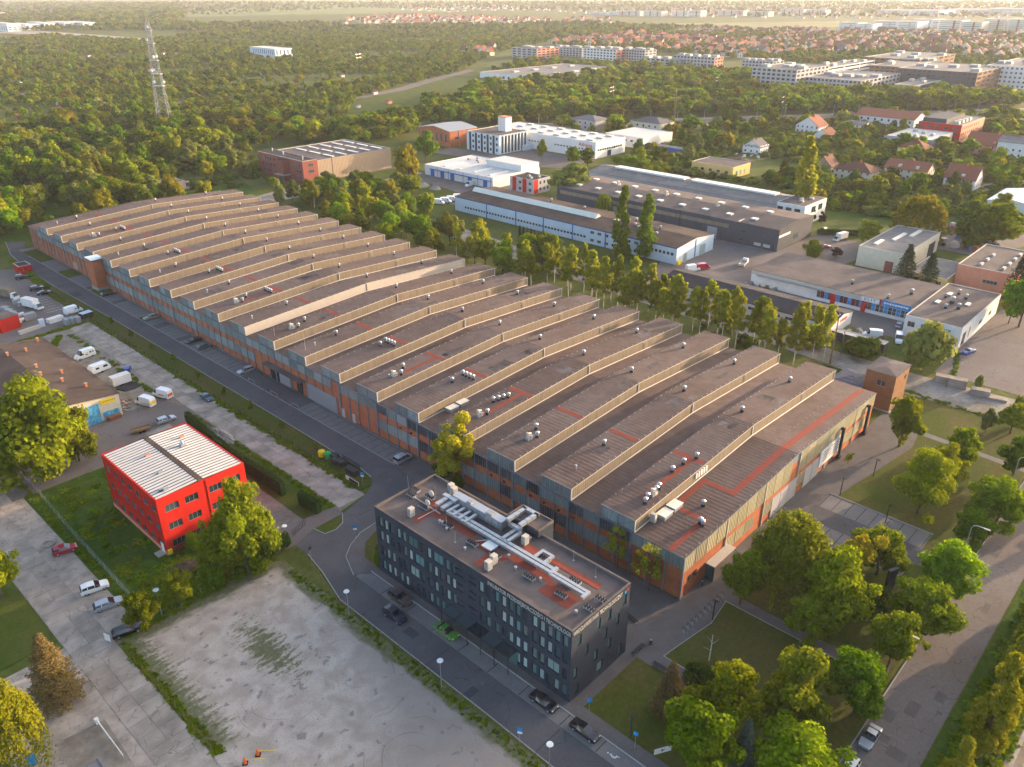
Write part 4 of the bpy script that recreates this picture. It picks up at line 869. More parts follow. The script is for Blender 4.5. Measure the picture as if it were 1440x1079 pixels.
MB().box(-0.12, 1.0, 0, -0.02, 2.0, 2.2).obj('door', M['white_paint'], redb); MB().box(-1.6, 0.6, 0, 0.0, 2.4, 0.25).obj('step', M['concrete'], redb)
MB().box(-0.08, 0.0, 0, -0.01, 23.4, 0.9).box(0, -0.08, 0, 17.5, -0.01, 0.9, 1).obj('plinth', [M['salmon'], M['brick_red']], redb)
MB().box(0.05, -0.4, 0.3, 0.8, -0.02, 1.3).obj('yellow_box', M['plastic_yellow'], redb)
# ------------------------------------------------------------------ other buildings on the estate
def dome_light(root, x, y, z, sx=1.6, sy=1.6, h=0.45, m='skylight', name='skylight'):
    MB().box(x - sx / 2 - .12, y - sy / 2 - .12, z - 0.1, x + sx / 2 + .12, y + sy / 2 + .12, z + h * .6, 1).box(x - sx / 2, y - sy / 2, z + h * .6, x + sx / 2, y + sy / 2, z + h).obj(name, [M[m], M['steel_grey']], root)
def gable_roof(root, x0, y0, x1, y1, z, rise, axis='Y', over=0.4, m='tile_red', gm=None, t=0.2, name='roof'):
    """pitched roof slabs over a box, ridge along axis; gable triangles filled"""
    mb = MB(); X0, X1, Y0, Y1 = x0 - over, x1 + over, y0 - over, y1 + over
    if axis == 'Y':
        xm = (x0 + x1) / 2; e = rise * over / ((x1 - x0) / 2)
        for (a, b, za, zb) in ((X0, xm, z - e, z + rise), (xm, X1, z + rise, z - e)):
            k = len(mb.v); mb.v += [(a, Y0, za), (b, Y0, zb), (b, Y1, zb), (a, Y1, za), (a, Y0, za - t), (b, Y0, zb - t), (b, Y1, zb - t), (a, Y1, za - t)]
            mb.f += [tuple(k + i for i in q) for q in ((0, 1, 2, 3), (7, 6, 5, 4), (4, 5, 1, 0), (5, 6, 2, 1), (6, 7, 3, 2), (7, 4, 0, 3))]; mb.m += [0] * 6
        g = MB().poly([(x0, y0, z - 0.05), (x1, y0, z - 0.05), (xm, y0, z + rise - t)]).poly([(x1, y1, z - 0.05), (x0, y1, z - 0.05), (xm, y1, z + rise - t)])
    else:
        ym = (y0 + y1) / 2; e = rise * over / ((y1 - y0) / 2)
        for (a, b, za, zb) in ((Y0, ym, z - e, z + rise), (ym, Y1, z + rise, z - e)):
            k = len(mb.v); mb.v += [(X0, a, za), (X1, a, za), (X1, b, zb), (X0, b, zb), (X0, a, za - t), (X1, a, za - t), (X1, b, zb - t), (X0, b, zb - t)]
            mb.f += [tuple(k + i for i in q) for q in ((0, 1, 2, 3), (7, 6, 5, 4), (4, 5, 1, 0), (5, 6, 2, 1), (6, 7, 3, 2), (7, 4, 0, 3))]; mb.m += [0] * 6
        g = MB().poly([(x0, y1, z - 0.05), (x0, y0, z - 0.05), (x0, ym, z + rise - t)]).poly([(x1, y0, z - 0.05), (x1, y1, z - 0.05), (x1, ym, z + rise - t)])
    r = mb.obj(name, M[m], root)
    if gm:
        for f in g.f: MB().poly([g.v[i] for i in f]).obj('gable', M[gm], root)
    return r
def hip_roof(root, x0, y0, x1, y1, z, rise, over=0.4, m='tile_red', ridge=0.35, name='roof'):
    X0, X1, Y0, Y1 = x0 - over, x1 + over, y0 - over, y1 + over
    dx, dy = X1 - X0, Y1 - Y0
    if dx >= dy: a, b = (X0 + dy / 2 * (1 - ridge * 0), (Y0 + Y1) / 2), (X1 - dy / 2, (Y0 + Y1) / 2)
    else: a, b = ((X0 + X1) / 2, Y0 + dx / 2), ((X0 + X1) / 2, Y1 - dx / 2)
    v = [(X0, Y0, z), (X1, Y0, z), (X1, Y1, z), (X0, Y1, z), (a[0], a[1], z + rise), (b[0], b[1], z + rise)]
    mb = MB(); mb.v = v
    mb.f = [(0, 1, 5, 4), (1, 2, 5), (2, 3, 4, 5), (3, 0, 4)] if dx >= dy else [(0, 1, 4), (1, 2, 5, 4), (2, 3, 5), (3, 0, 4, 5)]
    mb.f.append((3, 2, 1, 0)); mb.m = [0] * 5
    return mb.obj(name, M[m], root)
def chimney(root, x, y, z, h=1.2, s=0.35, m='brick_brown'):
    MB().box(x - s, y - s, z - 0.6, x + s, y + s, z + h).box(x - s - .06, y - s - .06, z + h, x + s + .06, y + s + .06, z + h + .12, 1).obj('chimney', [M[m], M['concrete']], root)

# brown-roofed workshop by the big tree
b = block('workshop', 'workshop with long brown roof, brick chimneys and blue graffiti gate', 'workshop', 40, 189, 61.8, 238.6, 6.0, 'cream_wall', 'roof_brown', roof_top=False)
gable_roof(b, 0, 0, 21.8, 49.6, 6.0, 1.1, 'Y', 0.3, 'roof_brown', 'cream_wall')
for (a, c) in ((12.2, 14.0), (14.2, 16.8)): MB().box(a, -0.12, 0, c, -0.02, 4.9).obj('graffiti_gate', M['graffiti_blue'], b)
MB().box(17.3, -0.1, 4.2, 20.6, -0.02, 5.4).obj('yellow_sign', M['plastic_yellow'], b)
g = MB(); 
for k in range(7): g.box(17.8 + k * 0.45, -0.08, 4.75 + 0.02 * (k % 2), 18.1 + k * 0.45, -0.105, 4.95)
g.obj('lettering', M['steel_dark'], b)['kind'] = 'stuff'
MB().box(17.4, -0.1, 0.9, 21.2, -0.02, 2.2).obj('graffiti', M['graffiti_blue'], b)
for (x, y) in ((14.5, 14.5), (12.0, 21.5), (16.4, 20.0), (13.0, 27.5), (15.0, 41), (10.4, 40.5), (20.0, 47.5), (17.6, 8)): chimney(b, x, y, 6.9 - abs(x - 10.9) * 0.1, 1.1, 0.28, 'brick')
chest = tag(MB().box(58.0, 187.6, 0, 60.9, 188.7, 0.9).box(57.9, 187.5, 0.9, 61.0, 188.8, 1.0, 1).obj('scrap_chest', [M['brick_red'], M['wood']]), 'low rusty chest against the graffiti wall', 'chest')

# yellow-brown brick transformer tower with its low annex
b = block('transformer_tower', 'yellow-brown brick tower at the corner of the factory hall', 'tower', 191.6, 51.4, 201.0, 58.6, 9.8, 'brick_brown', 'tile_grey', roof_top=False,
          W=[dict(c=3.2, z=6.2, wd=2.2, ht=1.6, mull=2, frame='trim_pale')], S=[dict(c=7.2, z=6.6, wd=1.2, ht=1.3, frame='trim_pale'), dict(c=2.0, z=1.6, wd=1.0, ht=1.6, frame='trim_pale')], split=True)
hip_roof(b, 0, 0, 9.4, 7.2, 9.8, 0.35, 0.3, 'roof_felt_plain')
MB().box(2.8, -0.1, 0, 4.1, 0.02, 2.5).obj('door', M['trim_pale'], b); MB().box(-0.5, -0.5, -0.1, 9.8, 7.4, 0.25).obj('plinth', M['concrete'], b)
an = MB().box(-0.5, 7.2, 0, 8.6, 15.0, 4.3); an.obj('annex', M['brick_brown'], b)
hip_roof(b, -0.5, 7.4, 8.6, 15.0, 4.3, 1.1, 0.3, 'tile_grey', name='annex_roof')
MB().box(-0.58, 10, 1.5, -0.45, 12.4, 2.9).obj('annex_window', M['glass'], b)

# beige hall with dark brick office front
b = block('brick_front_hall', 'beige cladded hall with dark red brick office front and strip skylights', 'hall', 238.3, 373, 297.4, 416, 11.0, 'beige_wall', 'roof_felt_plain', par=0.25)
of = MB(); of.box(-0.3, -0.3, 0, 9, 42.5, 11.7); of.box(-3.6, 13.0, 0, -0.3, 21.0, 10.9); of.obj('office_front', M['brick_red'], b)
MB().box(0.2, 0.2, 11.7, 8.6, 42.0, 11.75).box(-3.4, 13.2, 10.9, -0.2, 20.8, 10.95).obj('office_roof', M['roof_black'], b)
c = MB(); c.box(-0.4, -0.4, 11.7, 9.1, 0.1, 11.95); c.box(-0.4, 0.1, 11.7, 0.1, 42.6, 11.95); c.box(8.7, 0.1, 11.7, 9.1, 42.6, 11.95); c.obj('office_coping', M['concrete'], b)
for z in (2.2, 5.4, 8.6):
    for y in (2.4, 5.0, 24.5, 27.0, 30.5, 33, 35.5, 38.5): put_window(b, 'W', y, z, 1.5, 1.6, recess=-0.28)
for z in (5.2, 8.6): put_window(b, 'S', 4.8, z, 3.2, 1.7, mull=3, recess=-0.28)
MB().box(-5.4, 12.0, 3.2, -0.3, 20.0, 3.7).obj('entrance_canopy', M['concrete'], b); MB().box(-3.7, 15.2, 0, -3.55, 18.4, 2.9).obj('glass_door', M['glass'], b)
for i in range(3):
    for j in range(5): dome_light(b, 22 + j * 8.2, 8 + i * 13, 10.75, 1.5, 9.5, 0.4)
MB().box(18.2, -0.05, 0, 18.6, 0.0, 11).obj('downpipe', M['steel_dark'], b)
for (x, y) in ((3, 4), (6, 38), (4, 24)): link('vent_pipe', pipe_me, b, (x, y, 11.7)).scale = (2, 2, 1.6)

# red brick engine house with grey sheet roof
b = block('engine_house', 'tall red brick engine house with shallow grey metal roof', 'building', 364.5, 395.5, 389.0, 426, 10.0, 'brick', 'roof_grey', roof_top=False,
          W=[dict(c=c, z=2.5, wd=1.8, ht=5.2, mull=2, frame='trim_pale') for c in (4, 8.5, 13, 17.5, 22, 26.5)], S=[dict(c=6, z=4.4, wd=3.2, ht=1.4, mull=3)])
gable_roof(b, 0, 0, 24.5, 30.5, 10.0, 2.2, 'X', 0.5, 'steel_grey', 'brick')
for x in (8.2, 16.4): MB().box(x - .3, -0.25, 0, x + .3, 0.01, 9.6).obj('pilaster', M['concrete'], b)

# ribbed grey factory block with white water tower, and the long white Athena hall
Wa = [dict(c=c, z=z, wd=1.7, ht=1.7, mull=2, glass='glass') for c in (2, 7.2, 12.4, 17.6, 22.8) for z in (1.6, 5, 8.4)]
b = block('ribbed_factory', 'grey factory block with vertical window ribs and white square roof tower', 'factory', 367.6, 354.4, 394.0, 383, 11.4, 'blue_white', 'roof_felt_plain', par=0.3, W=Wa, wall2='blue_white')
for c in (4.6, 9.8, 15.0, 20.2, 25.4): MB().box(-0.06, c - .9, 0.1, 0.0, c + .9, 11.2).obj('grey_panel', M['steel_dark'], b)
for k in range(8):
    MB().box(2.2 + k * 3.0, -0.06, 0.6, 3.7 + k * 3.0, 0.0, 10.6).obj('glass_strip', M['glass'], b)
    MB().box(3.8 + k * 3.0, -0.5, 0.2, 4.3 + k * 3.0, 0.0, 11.2).obj('rib', M['white_wall'], b)
MB().box(15.5, 9, 11.0, 21.0, 15.5, 19.6).box(15.2, 8.7, 19.6, 21.3, 15.8, 20.0, 1).obj('water_tower', [M['white_wall'], M['salmon']], b)
b = block('athena_hall', 'long white hall with red roof-side lettering and domed skylights', 'hall', 397.7, 302.5, 428, 392, 9.6, 'white_wall', 'roof_white', par=0.2,
          W=rows((4.4,), 0.9, 1.5, [3 + 2.4 * k for k in range(13)] + [44 + 2.4 * k for k in range(7)], frame='trim_pale'),
          S=rows((4.2,), 1.2, 2.0, [3 + 2.3 * k for k in range(11)], frame='trim_pale') + [dict(c=14, z=0.1, wd=4, ht=3.6)])
text('wall_lettering', 'Athena', 3.0, 'red_paint', b, (-0.06, 13.2, 6.5), WEST, 0.06, width=10.5)
for i in range(3):
    for j in range(6): dome_light(b, 5.5 + i * 9.5 + (j % 2), 8 + j * 13.5, 9.4, 2.2, 4.6, 0.9)
MB().box(-9, 50, 0, 0, 74, 3.2).obj('lean_to', M['blue_white'], b)
for y in (52, 56): MB().box(-9.1, y, 0, -9.0, y + 2.6, 2.8).obj('blue_gate', M['blue_paint'], b)

# white flat workshop with blue doors
b = block('blue_door_workshop', 'flat white workshop with row of blue doors and white roof', 'workshop', 298.4, 292.3, 335, 345, 5.6, 'white_wall', 'roof_white', par=0.15, coping='white_wall')
for y in (4, 15.5, 29, 37, 45): MB().box(-0.1, y, 0, -0.02, y + 3.0, 3.4).obj('blue_door', M['blue_paint'], b)
MB().box(-1.0, 0.5, 3.7, 0, 48, 3.9).obj('awning', M['blue_paint'], b)
for y in (1.5, 11, 22, 33.5, 42.5): MB().box(-0.08, y, 0.1, -0.01, y + 0.25, 5.5).obj('blue_stripe', M['blue_paint'], b)
for i in range(4): MB().box(3.5, 5 + i * 11.5, 5.4, 17.5, 6.6 + i * 11.5, 6.0).obj('ridge_light', M['skylight'], b)
MB().box(22, 0.3, 5.4, 36.3, 26, 8.6).box(22.2, 0.5, 8.6, 36.1, 25.8, 8.65, 1).obj('raised_part', [M['white_wall'], M['roof_white']], b)
for (x, y) in ((24, 34), (27, 38), (30, 33), (26, 44), (31, 42)): dome_light(b, x, y, 5.5, 1.4, 1.4, 0.9, 'trim_pale', 'roof_unit')
# small grey office with red stripes
b = block('striped_office', 'small grey two-storey office with vertical red stripes', 'office', 303, 268.5, 316, 284.5, 7.2, 'grey_wall', 'roof_black', par=0.3,
          W=rows((1.2, 4.4), 1.4, 1.8, (2.2, 9.0)), S=rows((1.2, 4.4), 1.6, 1.3, (5.5, 8.5, 11.2)))
MB().box(-0.1, 4.6, 0.3, -0.01, 7.2, 7.3).box(-0.1, 11.6, 0.3, -0.01, 14.2, 7.3).box(0.6, -0.1, 0.3, 3.6, -0.01, 7.3).obj('red_stripe', M['red_paint'], b)
for (x, y) in ((4, 5), (7, 9), (9, 4)): dome_light(b, x, y, 6.95, 1.4, 1.0, 0.7, 'steel_grey', 'roof_unit')

# white and blue long workshop
b = block('blue_white_workshop', 'long white workshop with blue pilasters, brown roof and ridge skylight', 'workshop', 255.4, 154, 282.2, 275, 6.6, 'blue_white', 'roof_brown', roof_top=False,
          W=[dict(c=c, z=1.9, wd=1.3, ht=1.0, frame='trim_pale') for c in [44 + 1.75 * k for k in range(41)]] + rows((1.0, 4.2), 1.2, 1.9, [18.5 + 3.6 * k for k in range(7)], mull=2, frame='trim_pale') + [dict(c=c, z=3.2, wd=1.3, ht=1.2, frame='trim_pale') for c in [2 + 1.8 * k for k in range(8)]],
          S=[dict(c=6.2, z=0.05, wd=2.6, ht=3.2, frame='trim_pale', glass='glass_pale_sky'), dict(c=18.6, z=0.05, wd=4.4, ht=4.0, frame='trim_pale', glass='glass_pale_sky')])
gable_roof(b, 0, 0, 26.8, 121, 6.6, 1.3, 'Y', 0.15, 'roof_brown', 'white_wall')
for y in (16, 33, 50, 66, 82, 100): MB().box(-0.12, y, 0, -0.01, y + 0.5, 6.3).obj('blue_pilaster', M['blue_paint'], b)
MB().box(-0.16, 0, 6.15, -0.01, 121, 6.45).obj('blue_gutter', M['blue_paint'], b)
MB().box(13.0, -0.12, 0, 13.5, -0.01, 7.3).obj('blue_pilaster', M['blue_paint'], b)
MB().box(0.5, -0.9, 0, 2.4, -0.05, 1.5).obj('yellow_chest', M['plastic_yellow'], b)
sk = MB(); x0, x1 = 9.4, 13.6
for k in range(30):
    ya, yb = 46 + k * 2.45, 46 + k * 2.45 + 2.35
    sk.v += [(x0, ya, 7.3), (x1, ya, 7.7), (x1, yb, 7.7), (x0, yb, 7.3), ((x0 + x1) / 2, ya, 9.3), ((x0 + x1) / 2, yb, 9.3)]; q = len(sk.v) - 6
    sk.f += [(q, q + 4, q + 5, q + 3), (q + 1, q + 2, q + 5, q + 4), (q, q + 1, q + 4), (q + 2, q + 3, q + 5)]; sk.m += [0] * 4
sk.obj('ridge_skylight', M['skylight'], b)
for (x, y) in ((16, 40), (17, 36), (10, 30), (11, 27), (9, 24), (12, 20), (14, 17), (7, 14), (19, 32), (20, 60), (21, 80)): link('roof_vent', vent_me, b, (x, y, 7.6 - abs(x - 13.4) * .09)).scale = (1.4, 1.4, 1.2)
for (x, y) in ((15.5, 34), (12, 37)): dome_light(b, x, y, 7.7, 2.2, 1.2, 0.9)

# dark grey hall
b = block('dark_hall', 'dark grey cladded hall with small domed skylights and two roller gates', 'hall', 297.1, 134, 327.7, 248, 8.8, 'dark_wall', 'roof_felt_plain', roof_top=False,
          W=rows((1.2,), 1.2, 2.2, (9.5, 16)) + rows((4.6,), 1.2, 2.4, (4.5, 15.5)))
gable_roof(b, 0, 0, 30.6, 114, 8.8, 1.3, 'Y', 0.15, 'roof_felt_plain', 'dark_wall')
for y in (27, 76): MB().box(-0.1, y, 0, -0.02, y + 4.6, 4.6).obj('roller_gate', M['steel_grey'], b)
MB().box(-0.08, 22, 5.4, -0.01, 112, 7.0).obj('pale_band', M['cladding'], b)
for y in (45, 82): MB().box(-0.1, y, 0, -0.01, y + .4, 8.7).obj('downpipe', M['steel_dark'], b)
for y in (10, 14): MB().box(-0.1, y - 7, 0.8, -0.02, y - 4, 2.0).obj('pale_window', M['trim_pale'], b)
MB().box(0.2, -0.12, 5.4, 10, -0.02, 6.3).obj('gable_sign', M['white_wall'], b); MB().box(14, -0.12, 2.4, 17.5, -0.02, 4.4).obj('gable_window', M['glass'], b)
for i in range(9):
    for x in (6, 19): dome_light(b, x, 14 + i * 11.4, 8.8 + 1.25 - abs(x - 15.3) * .085, 2.2, 2.4, 0.6)
for x, y in ((12, 35), (14, 62), (16, 90)): link('roof_fan', fan_me, b, (x, y, 9.8)).scale = (1.4, 1.4, 1.4)
MB().box(-0.05, 17.5, 8.75, 15.3, 18.1, 9.2).obj('fire_wall', M['trim_pale'], b)
# grey hall behind with white office end
b = block('ridge_light_hall', 'grey hall with two long white ridge skylights and white office end', 'hall', 340, 156, 362, 262, 7.2, 'grey_wall', 'roof_grey', roof_top=False)
gable_roof(b, 0, 0, 22, 106, 7.2, 1.8, 'Y', 0.2, 'roof_grey', 'grey_wall')
for (a, c) in ((6, 50), (54, 96)): MB().box(8.6, a, 8.8, 13.4, c, 9.6).obj('ridge_skylight', M['skylight'], b)
e = MB(); e.box(-1, -13, 0, 21, 0, 8.8); e.obj('office_end', M['white_wall'], b)
MB().box(-0.6, -12.6, 8.8, 20.6, -0.4, 8.85).obj('office_roof', M['roof_felt_plain'], b)
for q in (-11, -7, -3): MB().box(-1.08, q, 1.2, -0.98, q + 2.6, 3.2).box(-1.08, q, 5.0, -0.98, q + 2.6, 7.2).obj('office_window', M['glass'], b)
for q in (6, 13): MB().box(q, -13.1, 4.8, q + 4, -12.98, 7.4).obj('office_window', M['glass'], b)
for (x, y) in ((6, -8), (10, -6), (14, -9), (16, -4)): dome_light(b, x, y, 8.8, 1.5, 1.5, 0.8, 'trim_pale', 'roof_unit')

# low dark-roofed sheds in front of the store
b = block('low_workshop', 'low white workshop under long dark felt roof behind the birches', 'workshop', 227.4, 82, 242.8, 142, 4.2, 'white_wall', 'roof_black', roof_top=False,
          W=rows((1.9,), 1.0, 2.6, [5 + 4.2 * k for k in range(13)], mull=2, frame='trim_pale'))
gable_roof(b, 0, 0, 15.4, 60, 4.2, 1.6, 'Y', 0.3, 'roof_black', 'white_wall')
MB().box(3.0, -0.1, 2.6, 12.0, -0.02, 4.6).obj('wall_sign', M['white_paint'], b)
g = MB()
for k in range(6): g.box(6 + k * 0.9, -0.14, 3.0 + 0.15 * (k % 2), 6.6 + k * 0.9, -0.11, 4.0)
g.obj('lettering', M['red_paint'], b)['kind'] = 'stuff'
for y in (8, 20, 33, 47): MB().tube((9.5, y, 5.0), (9.5, y, 6.2), 0.12, 0.12, 6).obj('flue', M['steel_grey'], b)
garage = block('garage_row', 'row of grey metal garages with flat light roof by the bush', 'garage', 226.8, 66, 230, 81.5, 2.6, 'dark_wall', 'steel_grey', par=0.05)
# store
b = block('parts_store', 'white car-parts store with red framed windows and broad grey roof', 'store', 244.1, 51.2, 283, 67.0, 6.6, 'white_wall', 'roof_felt_plain', par=0.15, coping='trim_pale',
          W=[dict(c=5.2, z=1.2, wd=4.2, ht=3.4, mull=2, frame='red_paint', glass='glass_green', split=True), dict(c=10, z=3.3, wd=2.0, ht=1.6, mull=2, frame='red_paint'), dict(c=13.8, z=3.3, wd=2.0, ht=1.6, mull=2, frame='red_paint')],
          S=[dict(c=4, z=0.05, wd=3.4, ht=4.2, frame='red_paint'), dict(c=9, z=1, wd=1.0, ht=3.6, frame='red_paint'), dict(c=20, z=2, wd=3, ht=1.4), dict(c=30, z=2, wd=3, ht=1.4)])
MB().box(-0.12, 2.8, 4.7, -0.02, 7.6, 5.2).obj('blue_fascia', M['plastic_blue'], b)
mn = MB(); mn.box(11.5, 15.8, 0, 38.9, 72, 5.2); mn.obj('long_wing', M['white_wall'], b)
MB().box(11.2, 15.9, 5.2, 38.9, 72.2, 5.32).obj('wing_roof', M['roof_felt_plain'], b)
MB().box(11.38, 16.0, 3.7, 11.5, 72.0, 5.3).obj('fascia', M['trim_pale'], b)
for k in range(24):
    y = 16.8 + k * 1.3
    w_ = MB().box(11.4, y, 1.2, 11.5, y + 1.1, 3.5).obj('shop_window', M['glass'] if k % 3 else M['plastic_blue'], b)
    if k > 9: MB().box(11.36, y - .12, 1.1, 11.46, y, 3.6).box(11.36, y, 2.3, 11.44, y + 1.1, 2.42).obj('window_frame', M['red_paint'], w_)
    else: MB().box(11.36, y - .12, 1.1, 11.46, y, 3.6).box(11.36, y, 2.3, 11.44, y + 1.1, 2.42).obj('window_frame', M['trim_pale'], w_)
for y in (31.4, 41.5): MB().box(11.3, y, 0, 11.45, y + 1.5, 3.5).obj('red_door', M['red_paint'], b)
MB().box(11.26, 27.5, 3.8, 11.36, 33.2, 5.3).obj('sign_board', M['white_paint'], b); text('store_lettering', 'ELIT', 1.25, 'blue_paint', b, (11.22, 32.4, 4.1), WEST, 0.02, width=3.8)
MB().box(11.22, 17.8, 3.7, 11.36, 26.8, 5.5).obj('blue_sign', M['plastic_blue'], b); MB().box(11.2, 26.8, 3.6, 11.36, 27.4, 5.5).obj('red_stripe', M['red_paint'], b)
g = MB()
for k in range(9): g.box(11.18, 18.6 + k * 0.85, 4.3 + 0.1 * (k % 2), 11.21, 19.25 + k * 0.85, 4.9)
g.obj('lettering', M['white_paint'], b)['kind'] = 'stuff'
aw = MB()
for k in range(24): aw.box(9.9, 46 + k * 0.98, 3.85 + 0.04 * (k % 2), 11.5, 46.9 + k * 0.98, 3.95 + 0.04 * (k % 2))
aw.obj('sheet_awning', M['galv'], b)
for (x, y, s) in ((14, 26, .8), (20, 40, .8), (23, 22, 1), (16, 6, 1), (20, 9, 1.2), (27, 7, .9), (30, 10, .9), (14, 9, .8), (24, 12, .8)): link('roof_vent', vent_me, b, (x, y, 6.4 if y < 15 else 5.3)).scale = (s * 1.4, s * 1.4, s * 1.4)
for (x, y) in ((18, 12.5), (28, 12), (22, 5)): dome_light(b, x, y, 6.5, 2.6, 1.1, 0.35)
# cream warehouse
b = block('cream_warehouse', 'cream flat-roofed warehouse with three white skylight strips beside tall spruces', 'warehouse', 301.7, 88, 341, 104.4, 7.6, 'cream_wall', 'roof_grey', par=0.2)
MB().box(-0.1, 3.0, 0, -0.02, 6.0, 4.0).obj('brown_gate', M['brick_red'], b)
for (x, y, l) in ((6, 12, 8), (16, 9, 14), (26, 6, 12)): MB().box(x, y, 7.4, x + 1.6 if False else x + l * 0.9, y + 1.4, 7.85).obj('skylight', M['skylight'], b)
MB().box(28, -0.1, 0, 35, -0.02, 5.2).obj('dark_gate', M['steel_dark'], b)
# salmon building and yellow annexes at the edge
b = block('salmon_building', 'salmon-walled flat building behind dark conifers', 'building', 302, 53, 335, 70, 8.0, 'salmon', 'roof_felt_plain', par=0.2, W=[dict(c=6, z=3.2, wd=4.5, ht=1.3, mull=4, frame='trim_pale', glass='glass')])
for k in range(7): dome_light(b, 5 + (k % 4) * 7, 4 + (k // 4) * 7, 7.85, 2.6, 0.8, 0.7, 'steel_grey', 'roof_unit')
b = block('yellow_annex', 'low yellow annex with dark roof joining the salmon building', 'annex', 295, 70.5, 318, 84, 4.0, 'yellow_wall', 'roof_grey', par=0.1, W=rows((1.4,), 1.2, 1.6, (2.5, 6, 10)), )
MB().box(-0.1, 7.2, 0, -0.02, 8.4, 2.4).obj('door', M['brick_red'], b)
b = block('blue_roof_shed', 'white shed with pale blue metal roof near the birches', 'shed', 420, 72, 452, 92, 6.0, 'white_wall', 'blue_white', roof_top=False)
gable_roof(b, 0, 0, 32, 20, 6, 1.6, 'X', 0.4, 'blue_white', 'white_wall')
# yellow depot and shelters beyond the dark hall
b = block('yellow_depot', 'yellow depot with flat brown roof next to the car yard', 'depot', 405, 214, 424, 240, 6.0, 'yellow_wall', 'roof_felt_plain', par=0.2, S=rows((1,), 2.6, 2.4, (4, 8, 12), glass='glass_pale_sky'), W=rows((2.2,), 1.4, 2.0, (4, 9, 14, 19)))
b = block('blue_wall_shed', 'long low shed with blue side wall behind the white hall', 'shed', 446, 268, 452, 300, 3.2, 'blue_paint', 'roof_grey', par=0.1)
b = block('white_depot', 'white flat depot with stepped roofs beside the long white hall', 'depot', 444, 300, 478, 330, 7.0, 'white_wall', 'roof_white', par=0.2, W=rows((3.6,), 1.2, 2.2, (4, 9, 14, 19, 24)))
b = block('cream_villa', 'cream house with two grey hipped roofs near the railway trees', 'house', 496, 322, 514, 346, 7.5, 'cream_wall', roof_top=False, W=rows((1.4, 4.6), 1.4, 1.4, (4, 9, 14, 19)))
hip_roof(b, 0, 0, 18, 24, 7.5, 3.2, 0.5, 'tile_grey')
b = block('grey_villa', 'grey house with pale hipped roof beside round willows', 'house', 478, 365, 496, 388, 7.0, 'grey_wall', roof_top=False, W=rows((1.4, 4.4), 1.4, 1.4, (4, 9, 14, 19)))
hip_roof(b, 0, 0, 18, 23, 7, 2.6, 0.5, 'tile_grey')
b = block('ruined_hut', 'derelict pale hut among trees behind the hall end', 'hut', 172, 408, 190, 420, 4.2, 'concrete', 'roof_grey', par=0.2, W=rows((1.2,), 1.8, 1.6, (3, 7, 11, 15)), S=rows((1.2,), 2.0, 2.2, (4, 9, 14, 19)))
# ------------------------------------------------------------------ vehicles
PAINT = {k: paint_mat('paint_' + k, c, r, 0.6, m) for k, c, r, m in (
    ('red', (0.38, 0.01, 0.03), .3, 0), ('white', (0.72, 0.72, 0.70), .35, 0), ('silver', (0.45, 0.46, 0.48), .35, .5), ('black', (0.008, 0.008, 0.01), .25, 0),
    ('dark_green', (0.01, 0.035, 0.03), .3, 0), ('beige', (0.35, 0.31, 0.24), .35, .3), ('grey', (0.12, 0.14, 0.16), .35, .3), ('brown', (0.10, 0.075, 0.07), .35, .3),
    ('green', (0.07, 0.20, 0.025), .3, 0), ('blue', (0.01, 0.05, 0.30), .3, 0), ('teal', (0.01, 0.055, 0.085), .35, 0), ('orange', (0.75, 0.28, 0.02), .4, 0), ('navy', (0.015, 0.02, 0.035), .25, 0))}
glass_mat('car_glass', (0.012, 0.016, 0.02), 0.05, 0.8)
mat('head_lamp', (0.7, 0.7, 0.68), 0.2, 0.05, 2); mat('tail_lamp', (0.4, 0.01, 0.01), 0.3, 0.05, 2)
